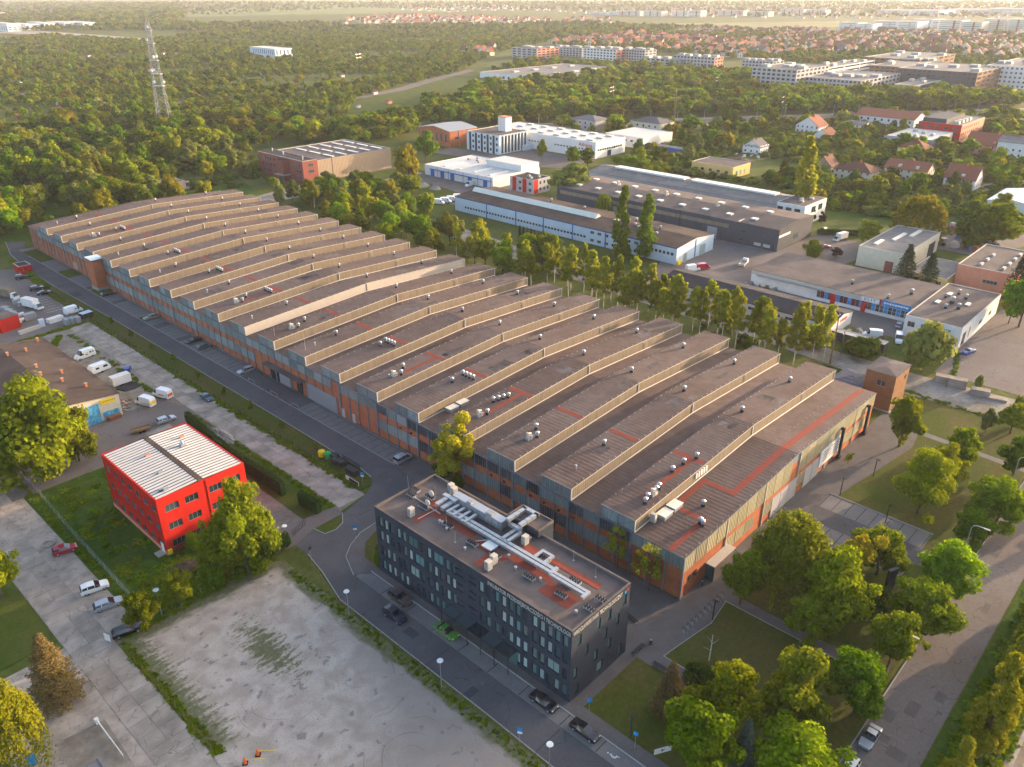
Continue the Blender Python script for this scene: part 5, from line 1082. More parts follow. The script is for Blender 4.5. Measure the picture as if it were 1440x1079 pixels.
PROF = {  # (x, belt, top, half width at belt, half width at top); x from tail to nose
    'sedan': (4.65, 0.90, [(0, .62, .66, .72, .70), (.06, .88, .93, .84, .78), (.75, .93, .98, .88, .74), (1.45, .94, 1.40, .89, .62), (2.45, .92, 1.43, .90, .63), (3.35, .90, .97, .89, .76), (4.3, .80, .83, .85, .78), (4.62, .60, .64, .74, .70)]),
    'estate': (4.7, 0.92, [(0, .64, .68, .76, .74), (.06, .92, .96, .86, .78), (.45, .95, 1.40, .89, .64), (1.3, .94, 1.47, .90, .65), (2.5, .92, 1.46, .90, .65), (3.4, .91, .99, .90, .76), (4.35, .80, .84, .86, .78), (4.67, .60, .64, .74, .70)]),
    'hatch': (4.2, 0.9, [(0, .66, .70, .78, .76), (.05, .96, 1.0, .86, .78), (.35, .98, 1.38, .87, .64), (1.2, .96, 1.50, .88, .66), (2.2, .93, 1.49, .88, .66), (3.05, .92, 1.0, .88, .76), (3.9, .82, .86, .84, .76), (4.18, .60, .64, .72, .68)]),
    'suv': (4.6, 0.95, [(0, .75, .80, .82, .80), (.05, 1.06, 1.12, .90, .82), (.3, 1.08, 1.55, .92, .70), (1.2, 1.06, 1.70, .93, .72), (2.4, 1.04, 1.68, .93, .72), (3.2, 1.03, 1.12, .92, .80), (4.25, .94, .98, .90, .82), (4.57, .70, .74, .80, .76)]),
    'minivan': (4.6, 0.9, [(0, .75, .8, .84, .82), (.04, 1.05, 1.1, .90, .84), (.2, 1.07, 1.68, .91, .76), (1.2, 1.05, 1.80, .92, .78), (2.7, 1.03, 1.78, .92, .77), (3.55, 1.0, 1.10, .91, .80), (4.3, .90, .94, .88, .80), (4.57, .65, .7, .78, .74)]),
    'van': (5.6, 1.0, [(0, .8, .85, .96, .94), (.03, 1.3, 1.35, 1.0, .96), (.12, 1.3, 2.35, 1.0, .86), (1.4, 1.3, 2.48, 1.0, .88), (3.8, 1.28, 2.45, 1.0, .88), (4.6, 1.26, 1.45, .99, .90), (5.3, 1.05, 1.1, .95, .88), (5.58, .7, .75, .85, .8)]),
}
_VM = {}
def car_meshes(kind):
    if kind in _VM: return _VM[kind]
    L_, _, st = PROF[kind]
    body, gl = MB(), MB()
    def ring(s):
        x, be, to, wb, wt = s; x -= L_ / 2; lo = 0.24
        return [(x, -wb * .94, lo), (x, -wb * 1.0, .55 if be > .7 else be * .8), (x, -wb, be), (x, -wt, to), (x, wt, to), (x, wb, be), (x, wb * 1.0, .55 if be > .7 else be * .8), (x, wb * .94, lo)]
    R_ = [ring(s) for s in st]
    for i in range(len(st) - 1):
        a, b = R_[i], R_[i + 1]; ca = st[i][2] - st[i][1] > .2; cb = st[i + 1][2] - st[i + 1][1] > .2
        for j in range(7):
            q = [a[j], b[j], b[j + 1], a[j + 1]][::-1]
            side = j in (2, 4); top = j == 3
            g = (side and (ca and cb or (ca != cb))) or (top and ca != cb)
            if kind == 'van' and side and ca and cb and i < 4: g = False
            if kind == 'van' and top and i < 3: g = False
            if g and side and ca and cb:                      # pillars: leave a painted frame round the side glass
                def lerp(p, q_, t): return tuple(p[k] + (q_[k] - p[k]) * t for k in range(3))
                A, B, C, D = a[j], b[j], b[j + 1], a[j + 1]
                i0 = lerp(lerp(A, B, .05), lerp(D, C, .05), .08); i1 = lerp(lerp(A, B, .95), lerp(D, C, .95), .08); i2 = lerp(lerp(A, B, .95), lerp(D, C, .95), .86); i3 = lerp(lerp(A, B, .05), lerp(D, C, .05), .86)
                if j == 4: i0, i1, i2, i3 = (lerp(lerp(A, B, .05), lerp(D, C, .05), .14), lerp(lerp(A, B, .95), lerp(D, C, .95), .14), lerp(lerp(A, B, .95), lerp(D, C, .95), .92), lerp(lerp(A, B, .05), lerp(D, C, .05), .92))
                gl.poly([i0, i1, i2, i3][::-1])
                for P0, P1, Q1, Q0 in ((A, B, i1, i0), (B, C, i2, i1), (C, D, i3, i2), (D, A, i0, i3)): body.poly([P0, P1, Q1, Q0][::-1])
            else: (gl if g else body).poly(q)
        body.poly([a[0], a[7], b[7], b[0]][::-1])
    body.poly(R_[0]); body.poly(R_[-1][::-1])
    r = .33 if kind not in ('van', 'suv') else .37
    wh = MB().tube((0, -.11, 0), (0, .11, 0), r, r, 12, 0).tube((0, -.122, 0), (0, -.11, 0), r * .62, r * .62, 10, 1).tube((0, .11, 0), (0, .122, 0), r * .62, r * .62, 10, 1).mesh('wheel', [M['rubber'], M['galv']])
    hl = MB().box(L_ / 2 - .16, -.12, 0, L_ / 2 - .01 - .02, .12, .13).mesh('headlight', M['head_lamp'])
    tl = MB().box(-L_ / 2 - .015, -.09, 0, -L_ / 2 + .1, .09, .22).mesh('tail_light', M['tail_lamp'])
    _VM[kind] = (L_, st[2][3], r, body.mesh('body', PAINT['silver'], False), gl.mesh('window_glass', M['car_glass']), wh, hl, tl, st)
    return _VM[kind]
def car(kind, paint, x, y, deg, label, group=None, name='parked_car', cat='car'):
    L_, wd, r, body, gl, wh, hl, tl, st = car_meshes(kind)
    root = thing(name, label, cat, (x, y, 0.02), R(deg), group)
    o = link('body', body, root); o.material_slots[0].link = 'OBJECT'; o.material_slots[0].material = PAINT[paint]
    link('window_glass', gl, root)
    for sx in (-L_ / 2 + L_ * .19, L_ / 2 - L_ * .18):
        for sy in (-1, 1): link('wheel', wh, root, (sx, sy * (wd - .13), r))
    for sy in (-1, 1):
        link('headlight', hl, root, (-.04, sy * .6, .60)); link('tail_light', tl, root, (0.0, sy * .62, .66))
    return root
c = P(92, 776); car('hatch', 'red', c.x, c.y, -13, 'dark red hatchback on the concrete yard beside the mesh fence')
c = P(134, 830); car('suv', 'white', c.x, c.y, -13, 'white off-road estate with dark windows on the concrete yard')
c = P(153, 853); car('estate', 'silver', c.x, c.y, -13, 'silver estate car next to the white off-roader')
c = P(180, 890); car('estate', 'black', c.x, c.y, -14, 'black estate car nosed under the small roadside tree')
G = 'cars parked in bays along the factory hall'
car('estate', 'dark_green', 95.2, 277.2, 0, 'dark green car beside the brick stair tower lawn', G)
car('estate', 'beige', 95.3, 245.6, 180, 'beige estate car next to a grass bay by the hall', G)
car('sedan', 'black', 95.5, 218.3, 180, 'black saloon parked against the hall next to a grey hatchback', G)
car('hatch', 'grey', 95.5, 211.7, 0, 'blue-grey hatchback next to the black saloon by the hall', G)
car('estate', 'silver', 95.1, 188.4, 180, 'silver estate car at the edge of the hall entrance apron', G)
car('minivan', 'silver', 95.0, 121.8, 0, 'silver people carrier parked by the yellow-green tree', G)
G = 'cars in front of the anthracite office'
car('suv', 'brown', 65.2, 87.3, -90, 'brown-grey crossover parked in front of the anthracite office', G)
car('suv', 'navy', 61.9, 84.6, -90, 'dark blue crossover driving on the service road', G, 'car')
car('sedan', 'green', 65.3, 75.6, -90, 'bright green saloon parked by the office entrance canopy', G)
car('sedan', 'black', 65.3, 54.6, -90, 'glossy black saloon parked at the corner of the anthracite office', G)
car('sedan', 'black', 65.4, 47.0, -90, 'glossy black saloon parked beside the wheelchair marking', G)
car('sedan', 'silver', 91.8, 17.1, 180, 'silver saloon parked on the wide avenue under the trees')
car('estate', 'white', 84.6, 17.2, 180, 'white car behind the silver saloon on the avenue')
car('sedan', 'teal', 79.9, 181.2, -92, 'blue-green saloon on the concrete track beside the fence')
c = P(53, 408); car('suv', 'navy', c.x, c.y, -8, 'dark blue estate on the truck yard', 'cars on the truck yard')
c = P(63, 414); car('sedan', 'black', c.x, c.y, -8, 'black saloon next to the dark blue estate on the truck yard', 'cars on the truck yard')
c = P(32, 392); car('suv', 'black', c.x, c.y, -10, 'black off-roader in front of the small red hut', 'cars on the truck yard')
c = P(180, 522); car('hatch', 'blue', c.x, c.y, 60, 'bright blue hatchback behind the white box trailer')
c = P(234, 593); car('estate', 'silver', c.x, c.y, -4, 'old silver estate behind the red block')
c = P(1361, 497); car('sedan', 'blue', c.x, c.y, 160, 'bright blue car alone on the asphalt plaza')
c = P(1264, 459); car('estate', 'silver', c.x, c.y, 10, 'silver estate in the corner of the store court')
c = P(1159, 324); car('hatch', 'navy', c.x, c.y, 0, 'dark hatchback on the yard by the dark hall')
c = P(1161, 349); car('sedan', 'red', c.x, c.y, -40, 'dark red saloon beside the lawn of the cream warehouse')
c = P(1322, 247); car('hatch', 'blue', c.x, c.y, 60, 'small blue car on the lane between the houses')
for k, (px, py, pa) in enumerate(((1036, 219, 'navy'), (1046, 221, 'white'), (1056, 220, 'silver'), (1066, 222, 'white'), (1042, 213, 'black'))):
    c = P(px, py); car('sedan', pa, c.x, c.y, 10 + 8 * k, {'navy': 'navy', 'white': 'white', 'silver': 'silver', 'black': 'black'}[pa] + ' car in the yard of the yellow depot', 'cars by the yellow depot')
# white vans
def van(paint, x, y, deg, label, group=None, cat='van', deco=None, name='delivery_van'):
    r = car('van', paint, x, y, deg, label, group, name, cat)
    if deco:
        for sy in (-1, 1):
            for (a, b, za, zb, m_) in deco: MB().box(a, sy * 0.99 - .02, za, b, sy * 0.99 + .02, zb).obj('side_print', M[m_], r)
    return r
c = P(120, 503); van('white', c.x, c.y, 188, 'white high-roof van with yellow and black side print', deco=[(-.6, .3, 1.5, 1.75, 'plastic_yellow'), (-1.6, -1.0, 1.35, 1.75, 'steel_dark'), (.6, 1.0, 1.35, 1.7, 'steel_dark'), (-.4, .2, 1.0, 1.3, 'steel_dark'), (-2.2, -1.9, 1.3, 1.9, 'wood')])
c = P(205, 569); van('white', c.x, c.y, 108, 'white van with orange rear beside the graffiti workshop', 'vans behind the red block', deco=[(-2.6, .5, .75, 1.05, 'plastic_yellow')])
c = P(229, 558); van('white', c.x, c.y, 108, 'white van with orange side stripes on the asphalt patch', 'vans behind the red block', deco=[(-1.6, .2, .95, 1.25, 'plastic_orange')])
for o_ in [o for o in bpy.data.objects if o.name.startswith('delivery_van') and o.get('group') == 'vans behind the red block']:
    MB().box(-2.83, -.8, .8, -2.79, .8, 1.6).obj('rear_print', M['plastic_yellow'] if 'rear' in o_['label'] else M['plastic_orange'], o_)
c = P(104, 440); van('white', c.x, c.y, 5, 'white panel van with blue side mark behind the grey crates', deco=[(.2, .8, 1.3, 1.7, 'plastic_blue')])
c = P(974, 381); van('white', c.x, c.y, -28, 'white box van beside the red van in the east yard'); c = P(988, 379); van('red', c.x, c.y, -28, 'red panel van in the east yard')
c = P(1226, 474); van('white', c.x, c.y, 120, 'white van in the store court by the garages'); c = P(1263, 480); van('white', c.x, c.y, 200, 'white van half under the big bush', )
G = 'vans lined up by the round lawn'
for k, (px, py) in enumerate(((645, 280), (636, 283), (627, 285), (617, 287))): c = P(px, py); van('white', c.x, c.y, -60, 'white van in the row at the round lawn', G)
c = P(660, 262); van('white', c.x, c.y, 190, 'white van in front of the blue workshop doors')
c = P(1247, 470); 
# box trucks
def truck(x, y, deg, label, cab='white', box='white_wall', blen=4.6, bh=2.4, flat=False, name='box_truck'):
    r = thing(name, label, 'truck', (x, y, 0.02), R(deg))
    MB().box(-blen / 2 - .8, -.5, .5, blen / 2 + 1.6, .5, .8).obj('chassis', M['steel_dark'], r)
    if flat:
        b_ = MB().box(-blen / 2 - .8, -1.1, .85, blen / 2 - .3, 1.1, .95)
        for q in ((-blen / 2 - .8, -1.1, blen / 2 - .3, -1.05), (-blen / 2 - .8, 1.05, blen / 2 - .3, 1.1), (-blen / 2 - .8, -1.05, -blen / 2 - .75, 1.05), (blen / 2 - .35, -1.05, blen / 2 - .3, 1.05)): b_.box(q[0], q[1], .95, q[2], q[3], 1.5)
        b_.obj('load_bed', M[box], r)
    else: MB().box(-blen / 2 - .8, -1.1, .85, blen / 2 - .3, 1.1, .85 + bh).obj('box_body', M[box], r)
    x0 = blen / 2 - .2; cb = MB(); cb.v = [(x0, -1.0, .5), (x0 + 2.0, -1.0, .5), (x0 + 2.0, -1.0, 1.3), (x0 + 1.1, -.85, 2.2), (x0, -.85, 2.25), (x0, 1.0, .5), (x0 + 2.0, 1.0, .5), (x0 + 2.0, 1.0, 1.3), (x0 + 1.1, .85, 2.2), (x0, .85, 2.25)]
    cb.f = [(0, 1, 2, 3, 4), (9, 8, 7, 6, 5), (1, 6, 7, 2), (3, 8, 9, 4), (4, 9, 5, 0), (0, 5, 6, 1)]; cb.m = [0] * 6; cb.obj('cab', PAINT[cab], r)
    MB().poly([(x0 + 1.98, -.85, 1.36), (x0 + 1.98, .85, 1.36), (x0 + 1.14, .75, 2.19), (x0 + 1.14, -.75, 2.19)]).obj('windscreen', M['car_glass'], r)
    w_ = MB().tube((0, -.14, 0), (0, .14, 0), .4, .4, 12).tube((0, -.15, 0), (0, .15, 0), .22, .22, 8, 1).mesh('wheel', [M['rubber'], M['galv']])
    for xx in (-blen / 2 + .2, x0 + 1.1):
        for sy in (-.85, .85): link('wheel', w_, r, (xx, sy, .4))
    for sy in (-.7, .7): MB().box(x0 + 1.99, sy - .15, .75, x0 + 2.03, sy + .15, .95).obj('headlight', M['head_lamp'], r)
    return r
c = P(46, 434); truck(c.x, c.y, -72, 'white box truck on the truck yard behind grey crates', blen=5.2, bh=2.6)
c = P(12, 419); truck(c.x, c.y, -72, 'truck with tan tarpaulin roof and dark sides on the truck yard', box='cladding', blen=5.6, bh=2.5)
c = P(1182, 338); truck(c.x, c.y, 170, 'white box truck on the yard by the purple bushes', blen=5.0, bh=2.3)
c = P(1045, 374); truck(c.x, c.y, 15, 'pale dropside truck by the store', box='trim_pale', blen=5.0, flat=True, name='flatbed_truck')
# caravan, box trailer, wooden trailer
r = thing('caravan', 'white touring caravan beside the brown-roofed workshop', 'caravan', P(141, 523), R(10))
cv = MB(); prof = [(-2.7, .5), (2.6, .5), (2.8, 1.0), (2.5, 1.8), (1.9, 2.5), (-2.2, 2.55), (-2.75, 1.7)]
for sgn in (1,): 
    n_ = len(prof); cv.v = [(p[0], -1.1, p[1]) for p in prof] + [(p[0], 1.1, p[1]) for p in prof]
    cv.f = [tuple(range(n_)), tuple(n_ + i for i in reversed(range(n_)))] + [(i, n_ + i, n_ + (i + 1) % n_, (i + 1) % n_) for i in range(n_)]; cv.m = [0] * (n_ + 2)
cv.obj('body', PAINT['white'], r); MB().box(.6, -1.13, 1.4, 1.8, -1.09, 1.95).box(-1.6, -1.13, 1.4, -.6, -1.09, 1.95).obj('window', M['car_glass'], r)
for sy in (-1, 1): MB().tube((0, sy * 1.0 - .1, .33), (0, sy * 1.0 + .1, .33), .33, .33, 12).obj('wheel', M['rubber'], r)
MB().tube((2.7, 0, .5), (3.9, 0, .45), .06, .06, 6).obj('tow_bar', M['steel_dark'], r)
r = thing('box_trailer', 'white box trailer beside a sheet of black tarpaulin', 'trailer', P(171, 541), R(2))
MB().box(-2.4, -1.15, .6, 2.4, 1.15, 2.9).obj('box_body', M['white_wall'], r); MB().box(-2.45, -.9, .7, -2.4, .9, 2.8).obj('rear_door', M['trim_pale'], r)
for sx in (-.5, .5):
    for sy in (-1, 1): MB().tube((sx, sy - .1, .35), (sx, sy + .1, .35), .35, .35, 12).obj('wheel', M['rubber'], r)
tarp = MB(); pts = [P(163, 548), P(172, 541), P(185, 537), P(200, 542), P(190, 547), P(176, 551)]
tag(tarp.prism([(p.x, p.y) for p in pts], 0.01, 0.22).obj('tarpaulin', M['roof_black']), 'crumpled black tarpaulin lying by the white box trailer', 'tarpaulin')
r = thing('flat_trailer', 'wooden flat trailer behind the red block', 'trailer', P(199, 607), R(-10))
MB().box(-2.1, -.9, .55, 2.1, .9, .68).box(-2.1, -.9, .68, 2.1, -.85, .95).box(-2.1, .85, .68, 2.1, .9, .95).obj('deck', M['wood'], r); MB().tube((2.1, 0, .5), (3.4, 0, .45), .05, .05, 6).obj('tow_bar', M['steel_dark'], r)
for sx in (-.4, .4):
    for sy in (-1, 1): MB().tube((sx, sy * .95 - .08, .3), (sx, sy * .95 + .08, .3), .3, .3, 10).obj('wheel', M['rubber'], r)
# containers and crates on the truck yard
def crate(px, py, dx, dy, h, m, label, cat='container', rz=-6, name='container', ribs=True, lid=None):
    c = P(px, py); r = thing(name, label, cat, (c.x, c.y, 0.02), R(rz))
    MB().box(-dx / 2, -dy / 2, 0, dx / 2, dy / 2, h).obj('box_body', M[m], r)
    if ribs:
        rb = MB(); n_ = max(2, int(dx / .6))
        for k in range(n_): rb.box(-dx / 2 + (k + .3) * dx / n_, -dy / 2 - .05, .1, -dx / 2 + (k + .6) * dx / n_, -dy / 2, h - .1)
        rb.obj('rib_panel', M[m], r)
    MB().box(-dx / 2 - .04, -dy / 2 - .06, h, dx / 2 + .04, dy / 2 + .04, h + .08).obj('lid', M[lid or m], r)
    return r
crate(9, 462, 6.0, 6.0, 4.2, 'red_paint', 'tall red steel container at the edge of the truck yard', lid='roof_felt_plain', rz=12)
crate(42, 449, 3.6, 2.0, 1.9, 'steel_grey', 'grey steel crate in front of the white box truck', rz=8)
for k in range(3): crate(95.5 + 7 * k, 457 - 1.3 * k, 1.5, 2.2, 2.0, 'steel_grey', ('grey crate at the west end of three by the fence corner', 'grey crate in the middle of three by the fence corner', 'grey crate at the east end of three by the fence corner')[k], ribs=False, rz=6)
crate(78, 452, 4.6, 2.0, 1.3, 'white_wall', 'long white crate with printed lid by the fence corner', ribs=False, rz=10)
crate(122, 446, 3.4, 2.4, 1.6, 'steel_dark', 'dark skip with pale lid at the fence corner', 'skip', lid='blue_white', rz=10)
crate(60, 459, 1.4, 1.4, 2.2, 'blue_white', 'upright pale metal box by the fence', ribs=False, name='metal_box')
crate(42, 466, 6.5, 0.9, 1.0, 'trim_pale', 'long low pale barrier box along the truck yard edge', ribs=False, rz=12, name='barrier_box')
for k in range(3):
    for j in range(3):
        c = P(25 + 2 * j, 447 + 4 * k); o = MB().box(-1.3, -.35, 0, 1.3, .35, .5).obj('bundle', M['white_wall']); o.location = (c.x, c.y, .02 + .52 * (2 - k) * 0 + .52 * j); o.rotation_euler = (0, 0, R(12))
        tag(o, 'white wrapped bundle in the stacks beside the red container', 'bundle', 'wrapped bundles by the red container')
for k in range(5): crate(8 + 5.0 * k, 438 + 3.2 * k, 2.4, 1.6, 1.5, 'steel_grey', 'corrugated grey bin in the row beside the red container', 'bin', -60, 'metal_bin', True).__setitem__('group', 'grey bins on the truck yard')
for (px, py) in ((24, 427), (31, 430)): crate(px, py, 2.2, 1.2, 1.4, 'galv', 'galvanised duct piece stacked near the white box truck', 'duct', 20, 'duct_piece', False).__setitem__('group', 'duct pieces on the truck yard')
hut = block('red_hut', 'small red hut with black roof at the yard corner', 'hut', P(29, 386).x, P(29, 386).y, P(29, 386).x + 4.2, P(29, 386).y + 6, 2.8, 'red_paint', 'roof_black', par=0.05, W=rows((1.0,), 1.0, 1.0, (1.5, 4.5)), S=rows((1.0,), 1.0, 0.5, (1.2, 3.0), frame='trim_pale'))

# ------------------------------------------------------------------ street furniture
def disc_lamp(x, y, label, h=5.0):
    r = thing('street_lamp', label, 'street lamp', (x, y, 0.0), 0, 'disc-headed lamps')
    MB().tube((0, 0, 0), (0, 0, h), .07, .05, 8).obj('pole', M['galv'], r)
    MB().tube((0, 0, h), (0, 0, h + .35), .12, .16, 10).tube((0, 0, h + .35), (0, 0, h + .47), .5, .45, 14).obj('lamp_head', M['white_paint'], r); return r
disc_lamp(56.9, 90.5, 'disc-headed lamp post on the lot fence opposite the office end'); disc_lamp(57.2, 68.0, 'disc-headed lamp post on the lot fence opposite the entrance canopy')
disc_lamp(57.2, 46.6, 'disc-headed lamp post on the lot fence near the parking sign'); disc_lamp(35.6, 113.8, 'disc-headed lamp post behind the small roadside tree'); disc_lamp(60.4, 114.5, 'disc-headed lamp post at the red block gate', 4.2)
def arm_lamp(x, y, label, h=9.0):
    r = thing('street_lamp', label, 'street lamp', (x, y, 0.0), 0, 'tall arm lamps on the avenue')
    MB().tube((0, 0, 0), (0, 0, h - .8), .11, .07, 8).obj('pole', M['galv'], r)
    MB().path([(0, 0, h - .8), (0, -.3, h - .25), (0, -.9, h), (0, -2.0, h)], .06, 6).obj('arm', M['galv'], r)
    MB().box(-.16, -2.9, h - .08, .16, -1.9, h + .06).obj('lamp_head', M['trim_pale'], r); return r
arm_lamp(105.7, 19.9, 'tall arm lamp at the end of the brick path'); arm_lamp(141.4, 19.9, 'tall arm lamp beside the park car park'); arm_lamp(172.9, 19.9, 'tall arm lamp by the far round trees')
def park_lamp(px, py, label, h=4.2):
    c = P(px, py); r = thing('park_lamp', label, 'lamp', (c.x, c.y, 0), 0, 'black park lamps')
    MB().box(-.08, -.08, 0, .08, .08, h).obj('post', M['steel_dark'], r); MB().box(-.10, -.7, h, .10, .1, h + .14).obj('lamp_head', M['steel_dark'], r); return r
park_lamp(1002, 872, 'black park lamp behind the bicycle stands'); park_lamp(886, 1036, 'black park lamp on the lawn beside the office gable'); park_lamp(1228, 650 + 20, 'black park lamp by the hall walk'); park_lamp(1181, 697, 'black park lamp at the car park entrance'); park_lamp(1245, 735, 'black park lamp on the lawn beside the car park'); park_lamp(1218, 960, 'black park lamp under the trees by the brick path')
def post_sign(x, y, label, m='plastic_blue', h=2.6, s=.35, rz=0, plate=None):
    r = thing('road_sign', label, 'sign', (x, y, 0), rz)
    MB().tube((0, 0, 0), (0, 0, h), .035, .035, 6).obj('pole', M['galv'], r); MB().box(-s, -.05, h - .1, s, -.02, h + 2 * s - .1).obj('sign_plate', M[m], r)
    if plate: MB().box(-s, -.05, h - .5, s, -.02, h - .15).obj('lower_plate', M[plate], r)
    return r
post_sign(70.6, 106.8, 'blue square sign at the bend by the office', plate='white_paint', rz=R(-45)); post_sign(82.9, 120.6, 'round no-parking sign on the verge tip', 'plastic_blue', plate='white_paint', rz=R(-60))
post_sign(57.8, 52.5, 'blue parking sign on the lot fence', plate='white_paint', rz=R(-60)); post_sign(68.4, 48.6, 'blue sign on grey posts at the office corner', rz=R(-60)); post_sign(68.2, 40.4, 'blue post sign beside the lawn', rz=R(-80)); post_sign(61.0, 107.5, 'dark traffic sign seen from behind at the bend', 'steel_dark', rz=R(20))
r = thing('banner_stand', 'white banner with dark emblem standing on the lawn edge', 'banner', P(931, 1062), R(-30)); MB().box(-1.3, -.03, .5, 1.3, .03, 1.5).obj('banner_sheet', M['white_wall'], r)
for sx in (-1.3, 1.3): MB().tube((sx, 0, 0), (sx, 0, 1.6), .03, .03, 6).obj('post', M['steel_dark'], r)
MB().poly([(-.3, -.035, .8), (.1, -.035, .9), (.5, -.035, 1.25), (.05, -.035, 1.1), (-.1, -.035, 1.3)]).obj('emblem', M['steel_dark'], r)
r = thing('pylon_sign', 'black slab pylon sign between the park trees', 'sign', P(1249, 830), R(-20)); MB().box(-1.0, -.25, 0, 1.0, .25, 4.6).obj('slab', M['steel_dark'], r); MB().box(-1.02, -.27, 4.6, 1.02, .27, 4.7).obj('cap', M['steel_grey'], r)
def bench(x, y, rz, label, l=6.0):
    r = thing('bench', label, 'bench', (x, y, 0.02), rz)
    MB().box(-l / 2, -.3, .40, l / 2, .3, .52).obj('seat', M['steel_dark'], r)
    for k in range(4): MB().box(-l / 2 + (k + .5) * l / 4 - .1, -.2, 0, -l / 2 + (k + .5) * l / 4 + .1, .2, .40).obj('leg', M['steel_grey'], r)
bench(82.9, 43.5, math.pi / 2, 'long dark bench along the lawn edge by the office', 7.5); bench(88.6, 55.5, R(80), 'dark bench between the office and the hall corner', 2.6); bench(83.6, 50.6, 0, 'dark bench at the office gable foot', 2.8)
def bin_(px, py, label):
    c = P(px, py); r = thing('litter_bin', label, 'litter bin', (c.x, c.y, 0.02)); MB().tube((0, 0, 0), (0, 0, .85), .25, .27, 10).obj('body', M['steel_dark'], r); MB().tube((0, 0, .85), (0, 0, .95), .2, .2, 10).obj('lid', M['steel_grey'], r)
bin_(915, 906, 'dark litter bin beside the lawn path'); bin_(987, 823, 'black litter bin by the hall porch')
for k in range(10):
    t = k / 9; c = P(962 + 54 * t, 889 - 50 * t); r = thing('bicycle_stand', 'tubular bicycle stand in the row beside the lawn', 'bicycle stand', (c.x, c.y, 0.02), R(60), 'bicycle stands by the hall')
    MB().path([(-.45, 0, 0), (-.45, 0, .8), (.45, 0, .8), (.45, 0, 0)], .03, 5).obj('hoop', M['steel_dark'], r); MB().box(-.6, -.3, 0, .6, .3, .04).obj('base_slab', M['pavers'], r)
# bins at the verge tip
def wheelie(x, y, label, m='steel_dark', sx=.7, sy=.6, h=1.15):
    r = thing('waste_container', label, 'waste bin', (x, y, .1), R(0), 'waste bins on the verge tip')
    MB().box(-sx, -sy, .12, sx, sy, h).obj('body', M[m], r); MB().box(-sx - .05, -sy - .05, h, sx + .05, sy + .05, h + .14).obj('lid', M[m], r)
    for q in (-sx + .1, sx - .1): MB().tube((q, -sy, .1), (q, -sy + .12, .1), .1, .1, 8).obj('wheel', M['rubber'], r)
for (x, y) in ((84.1, 131.6), (84.2, 129.9), (84.9, 133.2), (83.9, 126.6), (83.9, 125.0)): wheelie(x, y, 'black wheeled waste container in the row on the verge tip', sx=.68, sy=.75, h=1.2)
for (x, y, m, w_) in ((83.7, 136.6, 'plastic_yellow', 'yellow'), (84.2, 134.9, 'plastic_green', 'green')):
    r = thing('bell_container', w_ + ' bell-shaped recycling container on the verge', 'recycling bin', (x, y, .1)); MB().tube((0, 0, 0), (0, 0, 1.1), .75, .85, 12).ball((0, 0, 1.1), .85, .85, .55, 12, 6).obj('bell', M[m], r); MB().tube((0, 0, 1.6), (0, 0, 1.75), .1, .1, 6).obj('lifting_ring', M['galv'], r)
r = thing('bin_screen', 'black slatted screen behind the waste bins', 'screen', (85.7, 128.4, .1))
for k in range(22): MB().box(-.03, -3.2 + k * .3, 0, .03, -3.1 + k * .3, 1.5).obj('slat', M['steel_dark'], r)
MB().box(-.05, -3.3, 1.5, .05, 3.3, 1.6).obj('rail', M['steel_dark'], r)
r = thing('advertising_board', 'long black and white advertising board on the verge', 'sign board', (81.6, 122.6, .1), R(90)); MB().box(-2.3, -.04, .3, 2.3, .04, 1.2).obj('board', M['white_wall'], r); MB().box(-2.2, .05, .35, 1.0, .07, 1.15).obj('dark_print', M['steel_dark'], r)
for q in (-2, 2): MB().tube((q, 0, 0), (q, 0, 1.2), .04, .04, 6).obj('post', M['galv'], r)
# bollards and trestles at the hall entrance
for k in range(9):
    y = 163 + k * 2.7; r = tag(MB().tube((93.1, y, .02), (93.1, y, .85), .06, .06, 8).ball((93.1, y, .88), .08).obj('bollard', M['steel_dark']), 'dark bollard in the row along the entrance apron', 'bollard', 'bollards at the hall entrance')
for y in (161.5, 171, 182): 
    r = thing('hoop_rail', 'low grey hoop rail at the entrance apron', 'rail', (93.0, y, .02), 0, 'hoop rails'); MB().path([(0, -1.5, 0), (0, -1.5, .7), (0, 1.5, .7), (0, 1.5, 0)], .035, 6).obj('tube', M['galv'], r)
def cone(x, y, label): 
    r = thing('traffic_cone', label, 'traffic cone', (x, y, .03), 0, 'traffic cones'); MB().tube((0, 0, .04), (0, 0, .6), .16, .03, 10).obj('cone', M['plastic_orange'], r); MB().box(-.2, -.2, 0, .2, .2, .04).obj('foot', M['rubber'], r)
for (x, y) in ((92.5, 175), (92.5, 168.5), (92.5, 162), (93.5, 124.3)): cone(x, y, 'small orange cone at the parking edge of the hall')
# orange water barriers with yellow poles on the lot, white boom, blue bin
for (px, py, k) in ((345, 1074, 0), (363, 1062, 1)):
    c = P(px, py); r = thing('road_barrier', ('orange road barrier holding a yellow pole', 'orange road barrier with red hoop and yellow pole')[k], 'barrier', (c.x, c.y, 0.01), R(-40))
    MB().tube((0, 0, 0), (0, 0, 1.0), .26, .16, 8).ball((0, 0, 1.0), .18).obj('post', M['plastic_orange'], r); MB().tube((-.5 * 0, 0, .85), (2.6, 0.1, .5), .04, .04, 6).obj('pole', M['plastic_yellow'], r); MB().box(-.35, -.35, 0, .35, .35, .1).obj('foot', M['rubber'], r)
a, b_ = P(137, 1017), P(174, 1066); r = thing('boom_barrier', 'fallen white lattice boom lying beside the concrete road', 'boom', (a.x, a.y, .02)); d = Vector((b_.x - a.x, b_.y - a.y, 0))
bm = MB(); bm.tube((0, 0, .8), (d.x, d.y, .6), .09, .07, 6); bm.tube((0, 0, .55), (d.x, d.y, .4), .06, .05, 6)
